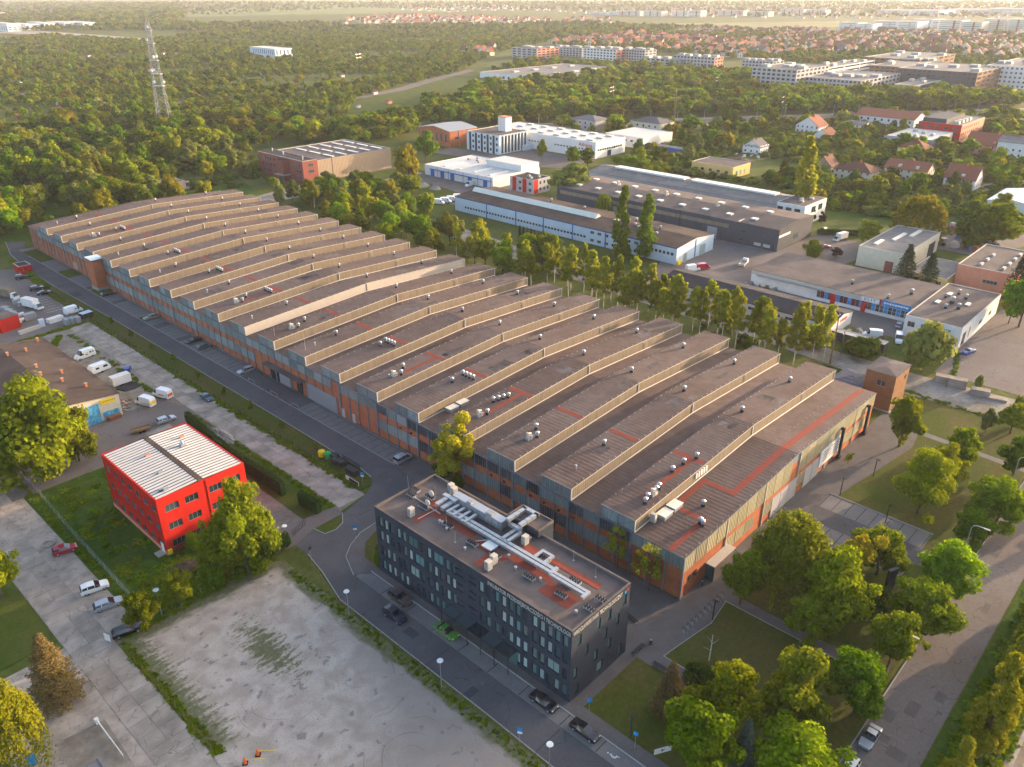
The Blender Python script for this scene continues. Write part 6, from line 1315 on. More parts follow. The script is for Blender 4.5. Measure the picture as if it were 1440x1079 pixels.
for k in range(12): q = d * (k / 11); bm.tube((q.x, q.y, .8 - .2 * k / 11), (q.x, q.y, .02 if k in (0, 5, 11) else .5), .03, .03, 5)
bm.obj('boom', M['white_paint'], r); MB().box(-.25, -.25, 0, .25, .25, .9).obj('pivot_post', M['white_paint'], r)
wheelie(P(47, 1074).x, P(47, 1074).y, 'blue waste bin under the weeping birch', 'plastic_blue', .5, .5, 1.1)
bpy.data.objects['waste_container.005']['group'] = 'bin under the birch' if 'waste_container.005' in bpy.data.objects else ''
bpy.data.objects['waste_container.005'].location.z = 0.01
c = P(132, 1086); b = block('grey_shed', 'dark grey flat shed roof at the concrete yard', 'shed', c.x - 3, c.y - 5.5, c.x + 1.0, c.y - 0.5, 2.6, 'grey_wall', 'roof_grey', par=.05, coping='roof_grey')
r = thing('notice_board', 'white notice board at the corner of the sandy lot', 'sign', P(153, 905), R(-70)); MB().box(-.6, -.04, .6, .6, .04, 2.0).obj('board', M['white_wall'], r)
for q in (-.5, .5): MB().tube((q, .06, 0), (q, .06, 2.0), .04, .04, 6).obj('post', M['galv'], r)
# dirt mound, manhole ring, rubble, concrete blocks
def mound(name, label, cat, x, y, rx, ry, h, m, seed=1, rough=.25, kind=None):
    rr = random.Random(seed); mb = MB(); n_, k_ = 18, 7
    mb.v.append((x, y, h))
    for j in range(1, k_ + 1):
        t = j / k_
        for i in range(n_):
            a = 2 * math.pi * i / n_; q = 1 + rough * (rr.random() - .5)
            mb.v.append((x + rx * t * math.cos(a) * q, y + ry * t * math.sin(a) * q, max(0.0, h * (math.cos(t * math.pi / 2) ** 1.2) * (1 + rough * (rr.random() - .5))) if j < k_ else -.02))
    for i in range(n_):
        k = (i + 1) % n_; mb.f.append((0, 1 + i, 1 + k)); mb.m.append(0)
        for j in range(k_ - 1): q = 1 + j * n_; mb.f.append((q + i, q + n_ + i, q + n_ + k, q + k)); mb.m.append(0)
    return tag(mb.obj(name, M[m], smooth=False), label, cat)
mound('soil_mound', 'dark soil mound in the grass below the red block', 'mound', 43.6, 122.3, 3.6, 2.2, 1.2, 'dirt_dark', 2)
mound('rubble_heap', 'pale rubble heap behind the trimmed hedge', 'rubble', 73.2, 161.5, 1.6, 5.5, .8, 'concrete', 4, .5)
for k, (px, py) in enumerate(((582, 259), (595, 262), (612, 266))): c = P(px, py); mound('sand_heap', ('large pale sand heap at the round lawn', 'small sand heap between two others at the round lawn', 'flat sand heap at the round lawn near the vans')[k], 'sand heap', c.x, c.y, 5.0 - k, 3.5, 2.0, 'sand', 10 + k)
mound('coal_heap', 'black coal heap beside the yellow depot', 'coal heap', P(1035, 228).x, P(1035, 228).y, 12, 10, 2.5, 'dirt_dark', 21)
mound('railway_coal_heap', 'dark coal heap by the railway behind the red-roofed house', 'coal heap', P(1190, 162).x, P(1190, 162).y, 14, 10, 3.0, 'dirt_dark', 23)
c = P(68, 766); ring = MB(); 
for k in range(16):
    a0, a1 = k * math.pi / 8, (k + 1) * math.pi / 8; ring.prism([(c.x + 1.2 * math.cos(a0), c.y + 1.2 * math.sin(a0)), (c.x + 1.2 * math.cos(a1), c.y + 1.2 * math.sin(a1)), (c.x + .85 * math.cos(a1), c.y + .85 * math.sin(a1)), (c.x + .85 * math.cos(a0), c.y + .85 * math.sin(a0))], 0.01, .3)
tag(ring.obj('well_ring', M['concrete']), 'round concrete well ring in the tall grass', 'well ring')
for k, (px, py, n_) in enumerate(((1327, 533, 3), (1345, 540, 4), (1377, 552, 3), (1402, 558, 1))):
    c = P(px, py + 4)
    for j in range(n_):
        o = MB().box(-1.1, -2.2, 0, 1.1, 2.2, .58).obj('concrete_block', M['slab']); o.location = (c.x, c.y, .02 + .6 * j); o.rotation_euler = (0, 0, R(12 + 5 * random.random()))
        tag(o, ('concrete block in the stack next to the big bush', 'concrete block in the tallest stack of the row', 'concrete block in the stack past the gap', 'single low concrete block at the end of the row')[k], 'concrete block', 'concrete blocks by the gravel lane')
# fences
def fence(name, label, pts, h=1.6, step=2.5, m='steel_grey', mesh=True, rails=(0.15, 0.5, 0.85), tilt=0.0, r=.035):
    root = thing(name, label, 'fence', (pts[0][0], pts[0][1], 0)); o = Vector((pts[0][0], pts[0][1], 0)); pm = MB().tube((0, 0, 0), (0, 0, h), r, r, 6).mesh('post', M[m])
    for a, b in zip(pts[:-1], pts[1:]):
        a = Vector((*a, 0)) - o; b = Vector((*b, 0)) - o; n_ = max(1, round((b - a).length / step))
        for k in range(n_): q = a + (b - a) * (k / n_); p = link('post', pm, root, q); p.rotation_euler = (random.uniform(-.03, .03), random.uniform(-.03, .03), 0)
        if mesh:
            for t in rails: MB().tube(a + Vector((0, 0, h * t)), b + Vector((0, 0, h * t)), .014, .014, 4).obj('wire', M[m], root)
    link('post', pm, root, Vector((*pts[-1], 0)) - o)
    return root
fence('lot_fence', 'low rusty post-and-rail fence between the sandy lot and the road', [(57.5, 30), (57.6, 95), (59.6, 104), (60.8, 112.5)], 1.3, 2.4, 'wood', rails=(.45, .95), r=.05)
fence('mesh_fence', 'grey wire mesh fence along the grass of the red block', [(33.7, 117), (34.2, 150), (35.4, 188)], 1.8, 2.5, 'galv', rails=(.08, .3, .5, .7, .95))
fence('verge_fence', 'dark wire fence along the concrete track', [(81.4, 122), (81.4, 200), (81.6, 262), (83, 300)], 1.5, 2.5, 'steel_dark', rails=(.3, .65, .95))
fence('yard_fence', 'brown wire fence between concrete road and sandy lot', [(27.9, 83), (27.9, 112)], 1.4, 2.6, 'wood', rails=(.4, .9)); fence('meadow_fence', 'thin wire fence between sandy lot and tall grass', [(28.5, 113.8), (57, 113.8)], 1.4, 3.0, 'steel_dark', rails=(.4, .9))
fence('avenue_fence', 'dark fence behind the poplar row', [(60, 3.2), (190, 3.2)], 1.6, 3.0, 'steel_dark', rails=(.2, .6, .95)); fence('lane_fence', 'thin wire fence on the grass by the gravel lane', [(205, 22), (204, 50)], 1.2, 3.0, 'steel_dark', rails=(.5, .9))
fence('gate_fence', 'low dark gate of the red block yard', [(62.8, 116.2), (66.6, 117.6)], 1.5, .45, 'steel_dark', rails=(.1, .95))
fence('blue_fence', 'blue metal fence in front of the dark hall', [(284, 150), (296, 140)], 1.6, 1.5, 'plastic_blue', rails=(.1, .35, .6, .95))
# ------------------------------------------------------------------ trees
import numpy as np
leaf_mat('leaf_green', (0.085, 0.135, 0.003), (0.17, 0.22, 0.006), 0.4)
leaf_mat('leaf_fresh', (0.13, 0.2, 0.003), (0.23, 0.28, 0.008), 0.45)
leaf_mat('leaf_dark', (0.04, 0.075, 0.005), (0.085, 0.12, 0.008), 0.35)
leaf_mat('leaf_olive', (0.155, 0.165, 0.006), (0.25, 0.24, 0.014), 0.45)
leaf_mat('leaf_yellow', (0.3, 0.29, 0.012), (0.38, 0.35, 0.02), 0.5, 0.015)
leaf_mat('leaf_weep', (0.14, 0.16, 0.006), (0.24, 0.235, 0.015), 0.5, 0.01)
leaf_mat('leaf_mass', (0.12, 0.155, 0.004), (0.21, 0.23, 0.01), 0.45, 0.008, 0.1)
leaf_mat('leaf_birch', (0.2, 0.23, 0.008), (0.31, 0.3, 0.018), 0.5, 0.012, 0.25)
leaf_mat('leaf_pale', (0.14, 0.165, 0.03), (0.2, 0.215, 0.05), 0.4, 0.015)
leaf_mat('leaf_purple', (0.050, 0.020, 0.024), (0.077, 0.033, 0.033), 0.3, 0.01)
leaf_mat('needle', (0.033, 0.055, 0.028), (0.055, 0.077, 0.033), 0.15, 0.015, 0.15)
leaf_mat('needle_blue', (0.05, 0.075, 0.055), (0.085, 0.115, 0.085), 0.15, 0.01, 0.1)
#leaf_mat('needle_blue', (0.072, 0.110, 0.094), (0.110, 0.154, 0.127), 0.15, 0.01, 0.1)
leaf_mat('needle_rust', (0.20, 0.125, 0.035), (0.10, 0.09, 0.04), 0.15, 0.01, 0.1)
leaf_mat('hedge_leaf', (0.026, 0.054, 0.012), (0.048, 0.084, 0.017), 0.2, 0.01, 0.1)

def leaves_mesh(name, cen, nrm, size, mats, aspect=0.7, rng=None, midx=None):
    """one quad per leaf; cen (n,3), nrm (n,3), size (n,)"""
    n = len(cen); rng = rng or np.random.default_rng(1)
    nrm = nrm / np.maximum(np.linalg.norm(nrm, axis=1, keepdims=True), 1e-6)
    t = rng.normal(size=(n, 3)); u = np.cross(nrm, t); u /= np.maximum(np.linalg.norm(u, axis=1, keepdims=True), 1e-6); v = np.cross(nrm, u)
    s = size[:, None]
    co = np.stack([cen - u * s, cen - v * s * aspect, cen + u * s, cen + v * s * aspect], axis=1).reshape(-1, 3)
    me = bpy.data.meshes.new(name); me.vertices.add(4 * n); me.loops.add(4 * n); me.polygons.add(n)
    me.vertices.foreach_set('co', co.astype(np.float32).ravel()); me.loops.foreach_set('vertex_index', np.arange(4 * n, dtype=np.int32))
    me.polygons.foreach_set('loop_start', np.arange(0, 4 * n, 4, dtype=np.int32))
    for m in mats: me.materials.append(m)
    if midx is not None: me.polygons.foreach_set('material_index', midx.astype(np.int32))
    me.update(); me.validate(); return me
def clump_leaves(rng, clumps, n, lsize):
    """leaves on the outer half of ellipsoid clumps (x,y,z,r,rz), facing outward with scatter"""
    w_ = np.array([c[3] ** 2 for c in clumps]); w_ /= w_.sum()
    k = rng.choice(len(clumps), n, p=w_); C = np.array(clumps)[k]
    d = rng.normal(size=(n, 3)); d /= np.linalg.norm(d, axis=1, keepdims=True)
    rad = (0.4 + 0.65 * rng.random(n) ** 0.6 + 0.12 * np.abs(rng.normal(size=n)))[:, None]
    cen = C[:, :3] + d * rad * np.stack([C[:, 3], C[:, 3], C[:, 4]], axis=1)
    nrm = d * 1.0 + rng.normal(size=(n, 3)) * 0.55 + np.array([0, 0, 0.35])
    return cen, nrm, lsize * (0.5 + 1.0 * rng.random(n))
def limbs(rng, h, clumps, r0, bark, fork=0.3, n=9, straight=False):
    mb = MB(); top = h * (0.92 if straight else 0.62); pts = [Vector((0, 0, -0.2))]; k = 6
    for i in range(1, k + 1):
        t = i / k; pts.append(Vector((rng.normal() * 0.02 * h * t * (0.4 if straight else 1), rng.normal() * 0.02 * h * t * (0.4 if straight else 1), top * t)))
    for i in range(k): mb.tube(pts[i], pts[i + 1], r0 * (1 - 0.8 * i / k), r0 * (1 - 0.8 * (i + 1) / k), 7)
    for c in [clumps[i] for i in rng.choice(len(clumps), min(n, len(clumps)), replace=False)]:
        e = Vector(c[:3]); t = min(0.95, max(fork, (e.z - 0.25 * h) / top)); i = min(k - 1, int(t * k)); s = pts[i].lerp(pts[i + 1], t * k - i)
        mid = s.lerp(e, 0.5) + Vector((0, 0, 0.04 * h)); rr = r0 * 0.38 * (1.1 - t)
        mb.tube(s, mid, rr, rr * 0.65, 5, 0, False); mb.tube(mid, e, rr * 0.65, rr * 0.2, 5, 0, False)
    return mb.mesh('trunk', M[bark], True)
def round_clumps(rng, n, rx, z0, z1, rc, jitter=0.25, shape=1.0):
    """uneven crown: a few main limbs of different reach, each ending in a spray of clumps, plus a loose core"""
    out = []; nl = int(rng.integers(7, 11)); zc = z0 + (z1 - z0) * 0.45; hz = (z1 - z0) / 2; limbs_ = []
    for i in range(nl):
        a = 6.283 * (i + 0.8 * rng.random()) / nl; el = rng.uniform(-0.55, 1.1); limbs_.append((math.cos(a) * math.cos(el), math.sin(a) * math.cos(el), math.sin(el), rng.uniform(0.62, 1.02)))
    limbs_.append((0.1 * rng.normal(), 0.1 * rng.normal(), 1.0, 1.0))
    for i in range(n):
        r = rc * (0.5 + 0.85 * rng.random())
        if i % 5 == 0: q = rng.normal(size=3) * 0.28; p = (q[0] * rx, q[1] * rx, zc + q[2] * hz)
        else:
            l = limbs_[int(rng.integers(0, len(limbs_)))]; t = l[3] * rng.uniform(0.45, 0.95); j = rng.normal(size=3) * 0.17
            p = ((l[0] * t + j[0]) * (rx - r * 0.4), (l[1] * t + j[1]) * (rx - r * 0.4), zc + (l[2] * t + j[2]) * hz * 1.12)
        out.append((p[0], p[1], min(max(p[2], z0 * 0.8 + r * 0.3), z1), r, r * 0.8))
    return out
ARCH = {}
def add_arch(key, h, rx, trunk, crown): ARCH.setdefault(key, []).append((h, rx, trunk, crown))
def build_arch():
    LOD = {'n': (15000, 0.20), 'm': (4200, 0.38), 'f': (620, 0.95)}
    sd = 0
    def broad(key, leaf, lod, var, nc=62, rx=4.0, h=10.0, z0=2.0, rc=1.05, dens=1.0, bark='bark', r0=0.24, straight=False, ls=1.0, nl=9):
        nonlocal sd
        for v in range(var):
            sd += 1; rng = np.random.default_rng(100 + sd); n, s = LOD[lod]
            cl = round_clumps(rng, nc, rx, z0, h - rc * 0.5, rc)
            c, nr, sz = clump_leaves(rng, cl, int(n * dens), s * ls)
            c[:, 2] = np.maximum(c[:, 2], 0.4)
            add_arch(key + lod, h, rx, limbs(rng, h, cl, r0, bark, n=nl if lod != 'f' else 4, straight=straight), leaves_mesh('crown', c, nr, sz, [M[leaf]], rng=rng))
    for lod in 'nmf':
        broad('green', 'leaf_green', lod, 3 if lod != 'n' else 2); broad('fresh', 'leaf_fresh', lod, 2); broad('dark', 'leaf_dark', lod, 2)
        broad('olive', 'leaf_olive', lod, 2, rc=0.95, nc=70)
    broad('mass', 'leaf_mass', 'n', 2, nc=95, z0=0.3)
    broad('yellow', 'leaf_yellow', 'n', 1, dens=0.42, nc=40, rc=.8, r0=.2); broad('yellow', 'leaf_yellow', 'm', 1, dens=0.8, nc=30)
    broad('pale', 'leaf_pale', 'm', 2, nc=30); broad('pale', 'leaf_pale', 'n', 1, nc=30); broad('pale', 'leaf_pale', 'f', 1)
    broad('purple', 'leaf_purple', 'm', 1, nc=20, z0=1.2)
    broad('sparse', 'leaf_birch', 'n', 2, dens=0.10, nc=26, rc=.7, r0=.15, bark='bark')
    # columns: poplar
    for lod in 'nm':
        for v in range(2):
            sd += 1; rng = np.random.default_rng(300 + sd); n, s = LOD[lod]; h, rx = 18.0, 2.6; cl = []
            for i in range(60):
                z = 0.08 + 0.9 * rng.random(); w_ = rx * (math.sin(math.pi * min(1, z * 0.92 + 0.08)) ** 0.7) * (1.1 - 0.35 * z); a = rng.random() * 6.283; q = w_ * (0.3 + 0.55 * rng.random()); r = 0.95 * (0.6 + 0.6 * rng.random()) * (0.6 + 0.5 * (1 - z))
                cl.append((q * math.cos(a), q * math.sin(a), z * h, r, r * 1.5))
            c, nr, sz = clump_leaves(rng, cl, int(n * 1.1), s); nr[:, 2] += 0.2
            add_arch('poplar' + lod, h, rx, limbs(rng, h, cl, 0.3, 'bark', n=8, straight=True), leaves_mesh('crown', c, nr, sz, [M['leaf_birch' if v == 0 else 'leaf_olive']], rng=rng))
    ARCH['darkpopm'] = []
    for q in ARCH['poplarm']:
        cm = q[3].copy(); cm.materials[0] = M['leaf_green']; ARCH['darkpopm'].append((q[0], q[1], q[2], cm))
    # birches: slim, airy, white stems
    for lod in 'nm':
        for v in range(3):
            sd += 1; rng = np.random.default_rng(400 + sd); n, s = LOD[lod]; h, rx = 15.0, 2.5; cl = []
            for i in range(52):
                z = 0.36 + 0.62 * rng.random(); w_ = rx * (1.15 - 0.8 * (z - 0.36) / 0.62) * rng.uniform(.7, 1.2); a = rng.random() * 6.283; q = w_ * rng.random() ** 0.5; r = 0.55 * (0.5 + 0.9 * rng.random())
                cl.append((q * math.cos(a), q * math.sin(a), z * h, r, r * 1.1))
            c, nr, sz = clump_leaves(rng, cl, int(n * 0.62), s * 0.88)
            add_arch('birch' + lod, h, rx, limbs(rng, h, cl, 0.17, 'bark_white', fork=0.4, n=10, straight=True), leaves_mesh('crown', c, nr, sz, [M['leaf_birch']], rng=rng))
    # weeping trees
    for key, leaf in (('willow', 'leaf_olive'), ('weeping', 'leaf_weep')):
        for lod in ('n', 'm'):
            sd += 1; rng = np.random.default_rng(500 + sd); n, s = LOD[lod]; h, rx = 10.0, 4.6; cen = []; nrm = []
            cl = round_clumps(rng, 16, rx * .75, h * .5, h * .95, 1.2); ns = 330 if lod == 'n' else 190; per = int(n * 1.05 / ns)
            for i in range(ns):
                a = rng.random() * 6.283; q = rx * (0.15 + 0.85 * rng.random() ** 0.6); zt = h * (1 - 0.42 * (q / rx) ** 2.2) * (0.9 + 0.12 * rng.random()); ln = (0.22 + 0.5 * rng.random() * (q / rx)) * h
                t = rng.random(per); x = q * math.cos(a) + 0.25 * rng.normal(size=per) + math.cos(a) * 0.4 * t; y = q * math.sin(a) + 0.25 * rng.normal(size=per) + math.sin(a) * 0.4 * t
                cen.append(np.stack([x, y, np.maximum(0.3, zt - ln * t)], axis=1)); nrm.append(np.stack([np.full(per, math.cos(a)), np.full(per, math.sin(a)), np.full(per, 0.5)], axis=1) + 0.6 * rng.normal(size=(per, 3)))
            cen = np.concatenate(cen); nrm = np.concatenate(nrm)
            add_arch(key + lod, h, rx, limbs(rng, h, cl, 0.3 if key == 'willow' else 0.2, 'bark' if key == 'willow' else 'bark_white', n=10), leaves_mesh('crown', cen, nrm, s * 0.85 * (0.6 + 0.7 * rng.random(len(cen))), [M[leaf]], rng=rng))
    # conifers: whorls of drooping branches
    for key, leaf in (('spruce', 'needle'), ('bluespruce', 'needle_blue'), ('rustspruce', 'needle_rust')):
        for lod in ('n', 'm'):
            sd += 1; rng = np.random.default_rng(600 + sd); n, s = LOD[lod]; h, rx = 10.0, 3.0; cen = []; nrm = []; nw = 24; tr = MB().tube((0, 0, -.2), (0, 0, h * .97), .2, .03, 7)
            per = int(n * 1.1 / (nw * 12))
            for i in range(nw):
                z = h * (0.06 + 0.93 * i / nw); L_ = rx * (1 - (z / h)) ** 0.85 * (0.85 + 0.3 * rng.random()) + 0.15
                for j in range(12):
                    a = 6.283 * (j + 0.5 * (i % 2)) / 12 + rng.normal() * 0.12; Lj = L_ * (0.75 + 0.35 * rng.random()); t = 0.15 + 0.85 * rng.random(per) ** 0.7; wd = 0.22 * Lj * (1 - t) + 0.12
                    off = rng.normal(size=per) * wd; x = t * Lj * math.cos(a) - off * math.sin(a); y = t * Lj * math.sin(a) + off * math.cos(a)
                    cen.append(np.stack([x, y, z - 0.22 * Lj * t + 0.12 * t * t * Lj + 0.06 * rng.normal(size=per)], axis=1)); nrm.append(np.stack([0.35 * np.full(per, math.cos(a)), 0.35 * np.full(per, math.sin(a)), np.ones(per)], axis=1) + 0.4 * rng.normal(size=(per, 3)))
                    if lod == 'n' and i % 2 == 0: tr.tube((0, 0, z), (Lj * .8 * math.cos(a), Lj * .8 * math.sin(a), z - .15 * Lj), .03, .01, 4, 0, False)
            cen = np.concatenate(cen); nrm = np.concatenate(nrm)
            add_arch(key + lod, h, rx, tr.mesh('trunk', M['bark'], True), leaves_mesh('crown', cen, nrm, s * 0.62 * (0.6 + 0.7 * rng.random(len(cen))), [M[leaf]], 0.45, rng))
    for v in range(2):      # low weeds
        sd += 1; rng = np.random.default_rng(800 + sd); cl = [(1.5 * rng.normal() * .6, 1.5 * rng.normal() * .6, .25 * rng.random(), .4, .3) for _ in range(14)]
        c, nr, sz = clump_leaves(rng, cl, 500, .16); c[:, 2] = np.abs(c[:, 2]) * 1.5; nr[:, 2] += 1; add_arch('weedm', 1.0, 1.5, None, leaves_mesh('crown', c, nr, sz, [M['leaf_fresh' if v else 'leaf_green']], rng=rng))
    # bushes
    for key, leaf in (('bush', 'leaf_green'), ('palebush', 'leaf_pale'), ('darkbush', 'leaf_dark')):
        for lod in ('n', 'm', 'f'):
            sd += 1; rng = np.random.default_rng(700 + sd); n, s = LOD[lod]; h, rx = 3.0, 2.4
            cl = [(c[0], c[1], max(.5, c[2]), c[3], c[4]) for c in round_clumps(rng, 18, rx, 0.2, h, 0.85)]
            c, nr, sz = clump_leaves(rng, cl, int(n * .5), s * (.62 if lod != 'f' else .75)); c[:, 2] = np.maximum(c[:, 2], .05)
            add_arch(key + lod, h, rx, limbs(rng, h, cl, .08, 'bark', n=6), leaves_mesh('crown', c, nr, sz, [M[leaf]], rng=rng))
build_arch()
NTREE = [0]
LOOK = {'green': 'mid-green', 'fresh': 'bright green', 'dark': 'dark green', 'olive': 'yellowish green', 'pale': 'silvery pale', 'birch': 'white-stemmed', 'poplar': 'columnar', 'bush': 'green', 'palebush': 'silvery'}
def tree(kind, x, y, h, r, label, group=None, lod=None, name='tree', cat='tree', rz=None):
    d = math.hypot(x, y); lod = lod or ('n' if d < 175 else 'm')
    key = kind + lod if kind + lod in ARCH else kind + ('m' if kind + 'm' in ARCH else 'n')
    a = random.choice(ARCH[key]); NTREE[0] += 1
    root = thing(name, label, cat, (x, y, 0), random.uniform(0, 6.28) if rz is None else rz, group)
    s = (r / a[1], r / a[1], h / a[0])
    t = link('trunk', a[2], root); t.scale = s; c = link('crown', a[3], root); c.scale = s
    return root
def tree_px(kind, px, py, top, width, label, group=None, name='tree', cat='tree', **k):
    p = P(px, py); h = height_at(p.x, p.y, top); d = math.hypot(p.x, p.y)
    zc = (p.x * _fw[0] + p.y * _fw[1]) * _cp + (CAM_H - h / 2) * _sp
    return tree(kind, p.x, p.y, h, width / 2 * zc / F_PX, label, group, name=name, cat=cat, **k)
T = tree_px
T('mass', 66, 674, 518, 138, 'great round yellow-green tree beside the graffiti workshop'); T('mass', 112, 648, 560, 56, 'smaller tree under the great round tree at the workshop gate'); T('mass', 14, 664, 560, 60, 'rounded tree between the great tree and the concrete yard')
T('fresh', 3, 840, 752, 66, 'bright green tree on the yard lawn'); T('rustspruce', 84, 985, 890, 84, 'spruce with rusty sunlit top beside the concrete road', name='spruce_tree')
T('weeping', 22, 1078, 962, 96, 'weeping birch with golden hanging twigs over the blue bin', name='birch_tree')
T('mass', 350, 806, 682, 84, 'tall yellow-green tree against the red block'); T('mass', 320, 802, 712, 72, 'dense green tree beside the tall yellow-green one at the red block'); T('dark', 375, 798, 728, 48, 'dark shrubby tree at the red block gate')
T('green', 256, 856, 803, 44, 'small rounded tree between soil mound and lot fence'); T('green', 205, 884, 833, 46, 'small tree over the black estate car'); T('bush', 272, 772, 752, 26, 'low shrub at the red block corner', name='shrub', cat='shrub')
T('bush', 300, 828, 798, 40, 'wide shrub under the small rounded tree', name='shrub', cat='shrub'); T('darkbush', 400, 770, 752, 26, 'dark shrub by the gate of the red block', name='shrub', cat='shrub')
T('yellow', 637, 678, 597, 80, 'airy yellow-green tree against the factory hall'); T('darkbush', 624, 672, 650, 34, 'dark shrub at the foot of the yellow-green tree', name='shrub', cat='shrub'); T('darkbush', 642, 690, 668, 22, 'small dark shrub behind the office roof edge', name='shrub', cat='shrub')
T('sparse', 868, 800, 738, 46, 'spindly pine between office and hall'); T('sparse', 912, 830, 762, 62, 'spreading thin pine at the hall corner')
T('bush', 533, 795, 770, 16, 'small shrub on the lawn at the office end', name='shrub', cat='shrub')
# park
T('green', 1040, 850, 766, 56, 'slender dark green tree at the start of the brick path'); T('willow', 1104, 828, 722, 104, 'large pale willow in front of the hall gable', name='willow_tree')
T('fresh', 1168, 880, 768, 96, 'big sunlit maple beside the willow'); T('green', 1136, 905, 842, 66, 'dark maple over the brick path'); T('yellow', 1196, 830, 752, 66, 'golden maple behind the big sunlit maple'); T('green', 1232, 808, 735, 72, 'rounded tree next to the park car park')
T('dark', 1232, 865, 822, 50, 'dark shrubby tree beneath the black pylon'); T('fresh', 1322, 842, 770, 86, 'broad tree on the avenue beside the car park'); T('green', 1286, 896, 822, 92, 'broad tree on the avenue past the pylon sign'); T('green', 1245, 948, 868, 72, 'tree touching the arm lamp at the brick path')
T('green', 1200, 1004, 912, 88, 'broad tree on the avenue above the silver saloon'); T('olive', 1108, 1032, 923, 112, 'big dense round tree in the park lawn'); T('fresh', 1012, 1038, 940, 108, 'bright chestnut beside the big dense tree'); T('green', 974, 1100, 1002, 116, 'bright green tree behind the white banner')
T('rustspruce', 940, 1000, 930, 62, 'rusty yew-like conifer on the bench lawn', name='conifer_tree'); T('bluespruce', 1040, 1094, 1010, 52, 'blue spruce between the chestnuts', name='spruce_tree'); T('fresh', 1118, 1110, 1026, 132, 'bright broad tree next to the blue spruce')
T('darkbush', 985, 954, 938, 44, 'low dark yew bush at the lawn', name='shrub', cat='shrub')
T('fresh', 1264, 628, 558, 50, 'small sunlit tree near the brick tower'); T('fresh', 1290, 722, 640, 78, 'round sunlit tree at the car park head'); T('fresh', 1322, 690, 622, 52, 'round tree behind the one at the car park head'); T('green', 1345, 660, 602, 48, 'small round tree beside the far lawn path')
T('green', 1425, 668, 618, 56, 'round tree on the avenue corner by the far path'); T('green', 1398, 742, 676, 84, 'broad avenue tree above the arm lamp'); T('green', 1364, 768, 718, 50, 'small avenue tree at the car park exit'); T('olive', 1420, 610, 568, 46, 'yellowish shrubby tree by the gravel lane'); T('yellow', 1192, 652, 678 - 40, 14, 'tiny yellow sapling on the lawn by the hall', name='sapling')
G = 'poplars along the avenue'
for (px, py, top, w_) in ((1332, 1130, 1038, 44), (1376, 1066, 920, 60), (1404, 1010, 892, 48), (1424, 968, 852, 52), (1444, 925, 818, 52), (1464, 888, 784, 52), (1484, 850, 752, 50)): T('poplar', px, py, top, w_, 'low poplar out of view in the row south of the avenue, sized for the light', G, name='poplar_tree')
for k in range(7): tree('poplar', 176 + 17 * k, 5.5, 6.5 + 1.5 * (k % 3), 2.2, 'low poplar out of view in the row south of the avenue, sized for the light', G, name='poplar_tree', lod='m')  # unseen part of the row; heights kept low so sun reaches the visible poplars
for k in range(5): tree('poplar', 78 - 9 * k, 5.0, 13 + k % 3, 3.2, 'low poplar out of view in the row south of the avenue, sized for the light', G, name='poplar_tree', lod='m')
# leafless young birch on the lawn
c = P(997, 929); r = thing('bare_birch', 'leafless white birch standing on the park lawn', 'tree', (c.x, c.y, 0))
mb = MB().tube((0, 0, -.1), (.1, 0, 2.4), .13, .09, 7).tube((.1, 0, 2.4), (.3, .1, 5.0), .09, .05, 7); mb.obj('trunk', M['bark_white'], r)
for (a, z, l) in ((.5, 2.5, 1.3), (2.6, 2.0, 1.5), (3.6, 2.9, 1.2), (5.6, 3.3, 1.2), (1.7, 3.7, .9)): MB().tube((.12, 0, z), (.12 + l * math.cos(a), l * math.sin(a), z + l * .8), .035, .008, 5).obj('branch', M['bark_white'], r)
# saplings on the road verge
for k in range(9): tree('green', 84.2, 140 + 13.5 * k, 2.2 + .5 * (k % 3), .7, 'thin young sapling on the road verge', 'saplings on the verge', name='sapling', lod='m')
# birch row behind the hall
rg = random.Random(11)
G = 'birches in the row behind the factory hall'
for k in range(42):
    y = 76 + k * 2.6 + rg.uniform(-1, 1); x = rg.choice((200.5, 203, 206.5, 209)) + rg.uniform(-.8, .8)
    tree('birch', x, y, rg.uniform(13, 18.5), rg.uniform(2.0, 3.3), 'slender white-stemmed birch in the row behind the factory hall', G, name='birch_tree', lod='m')
G = 'trees behind the north part of the hall'
for k in range(58):
    y = 178 + k * 2.9 + rg.uniform(-1.5, 1.5); x = rg.uniform(196, 222) if y < 250 else rg.uniform(193, 232)
    kd = rg.choice(('green', 'olive', 'pale', 'fresh', 'fresh', 'birch', 'olive')); tree(kd, x, y, rg.uniform(9, 14.5), rg.uniform(3.2, 5.2) if kd != 'birch' else 2.6, LOOK[kd] + ' tree in the dense belt behind the hall, north of the birches', G, lod='m')
T('darkpop', 873, 366, 262, 27, 'tall columnar poplar in front of the blue and white workshop, the fuller one', name='poplar_tree'); T('darkpop', 907, 362, 274, 30, 'tall columnar poplar with forked top before the blue and white workshop', name='poplar_tree')
for k in range(7): T('spruce', 731 + 5.2 * k, 333 + 1.6 * k, 316 + 1.6 * k, 7, 'dark clipped column shrub before the blue and white workshop', 'column shrubs before the workshop', name='column_shrub', cat='shrub')
T('palebush', 1296, 524, 462, 84, 'great rounded pale-green bush by the store corner', name='willow_bush', cat='bush'); T('darkbush', 1215, 500, 478, 60, 'dark shrub mass before the garages', name='shrub', cat='shrub'); T('bush', 1140, 488, 462, 44, 'green shrub at the end of the birch row', name='shrub', cat='shrub')
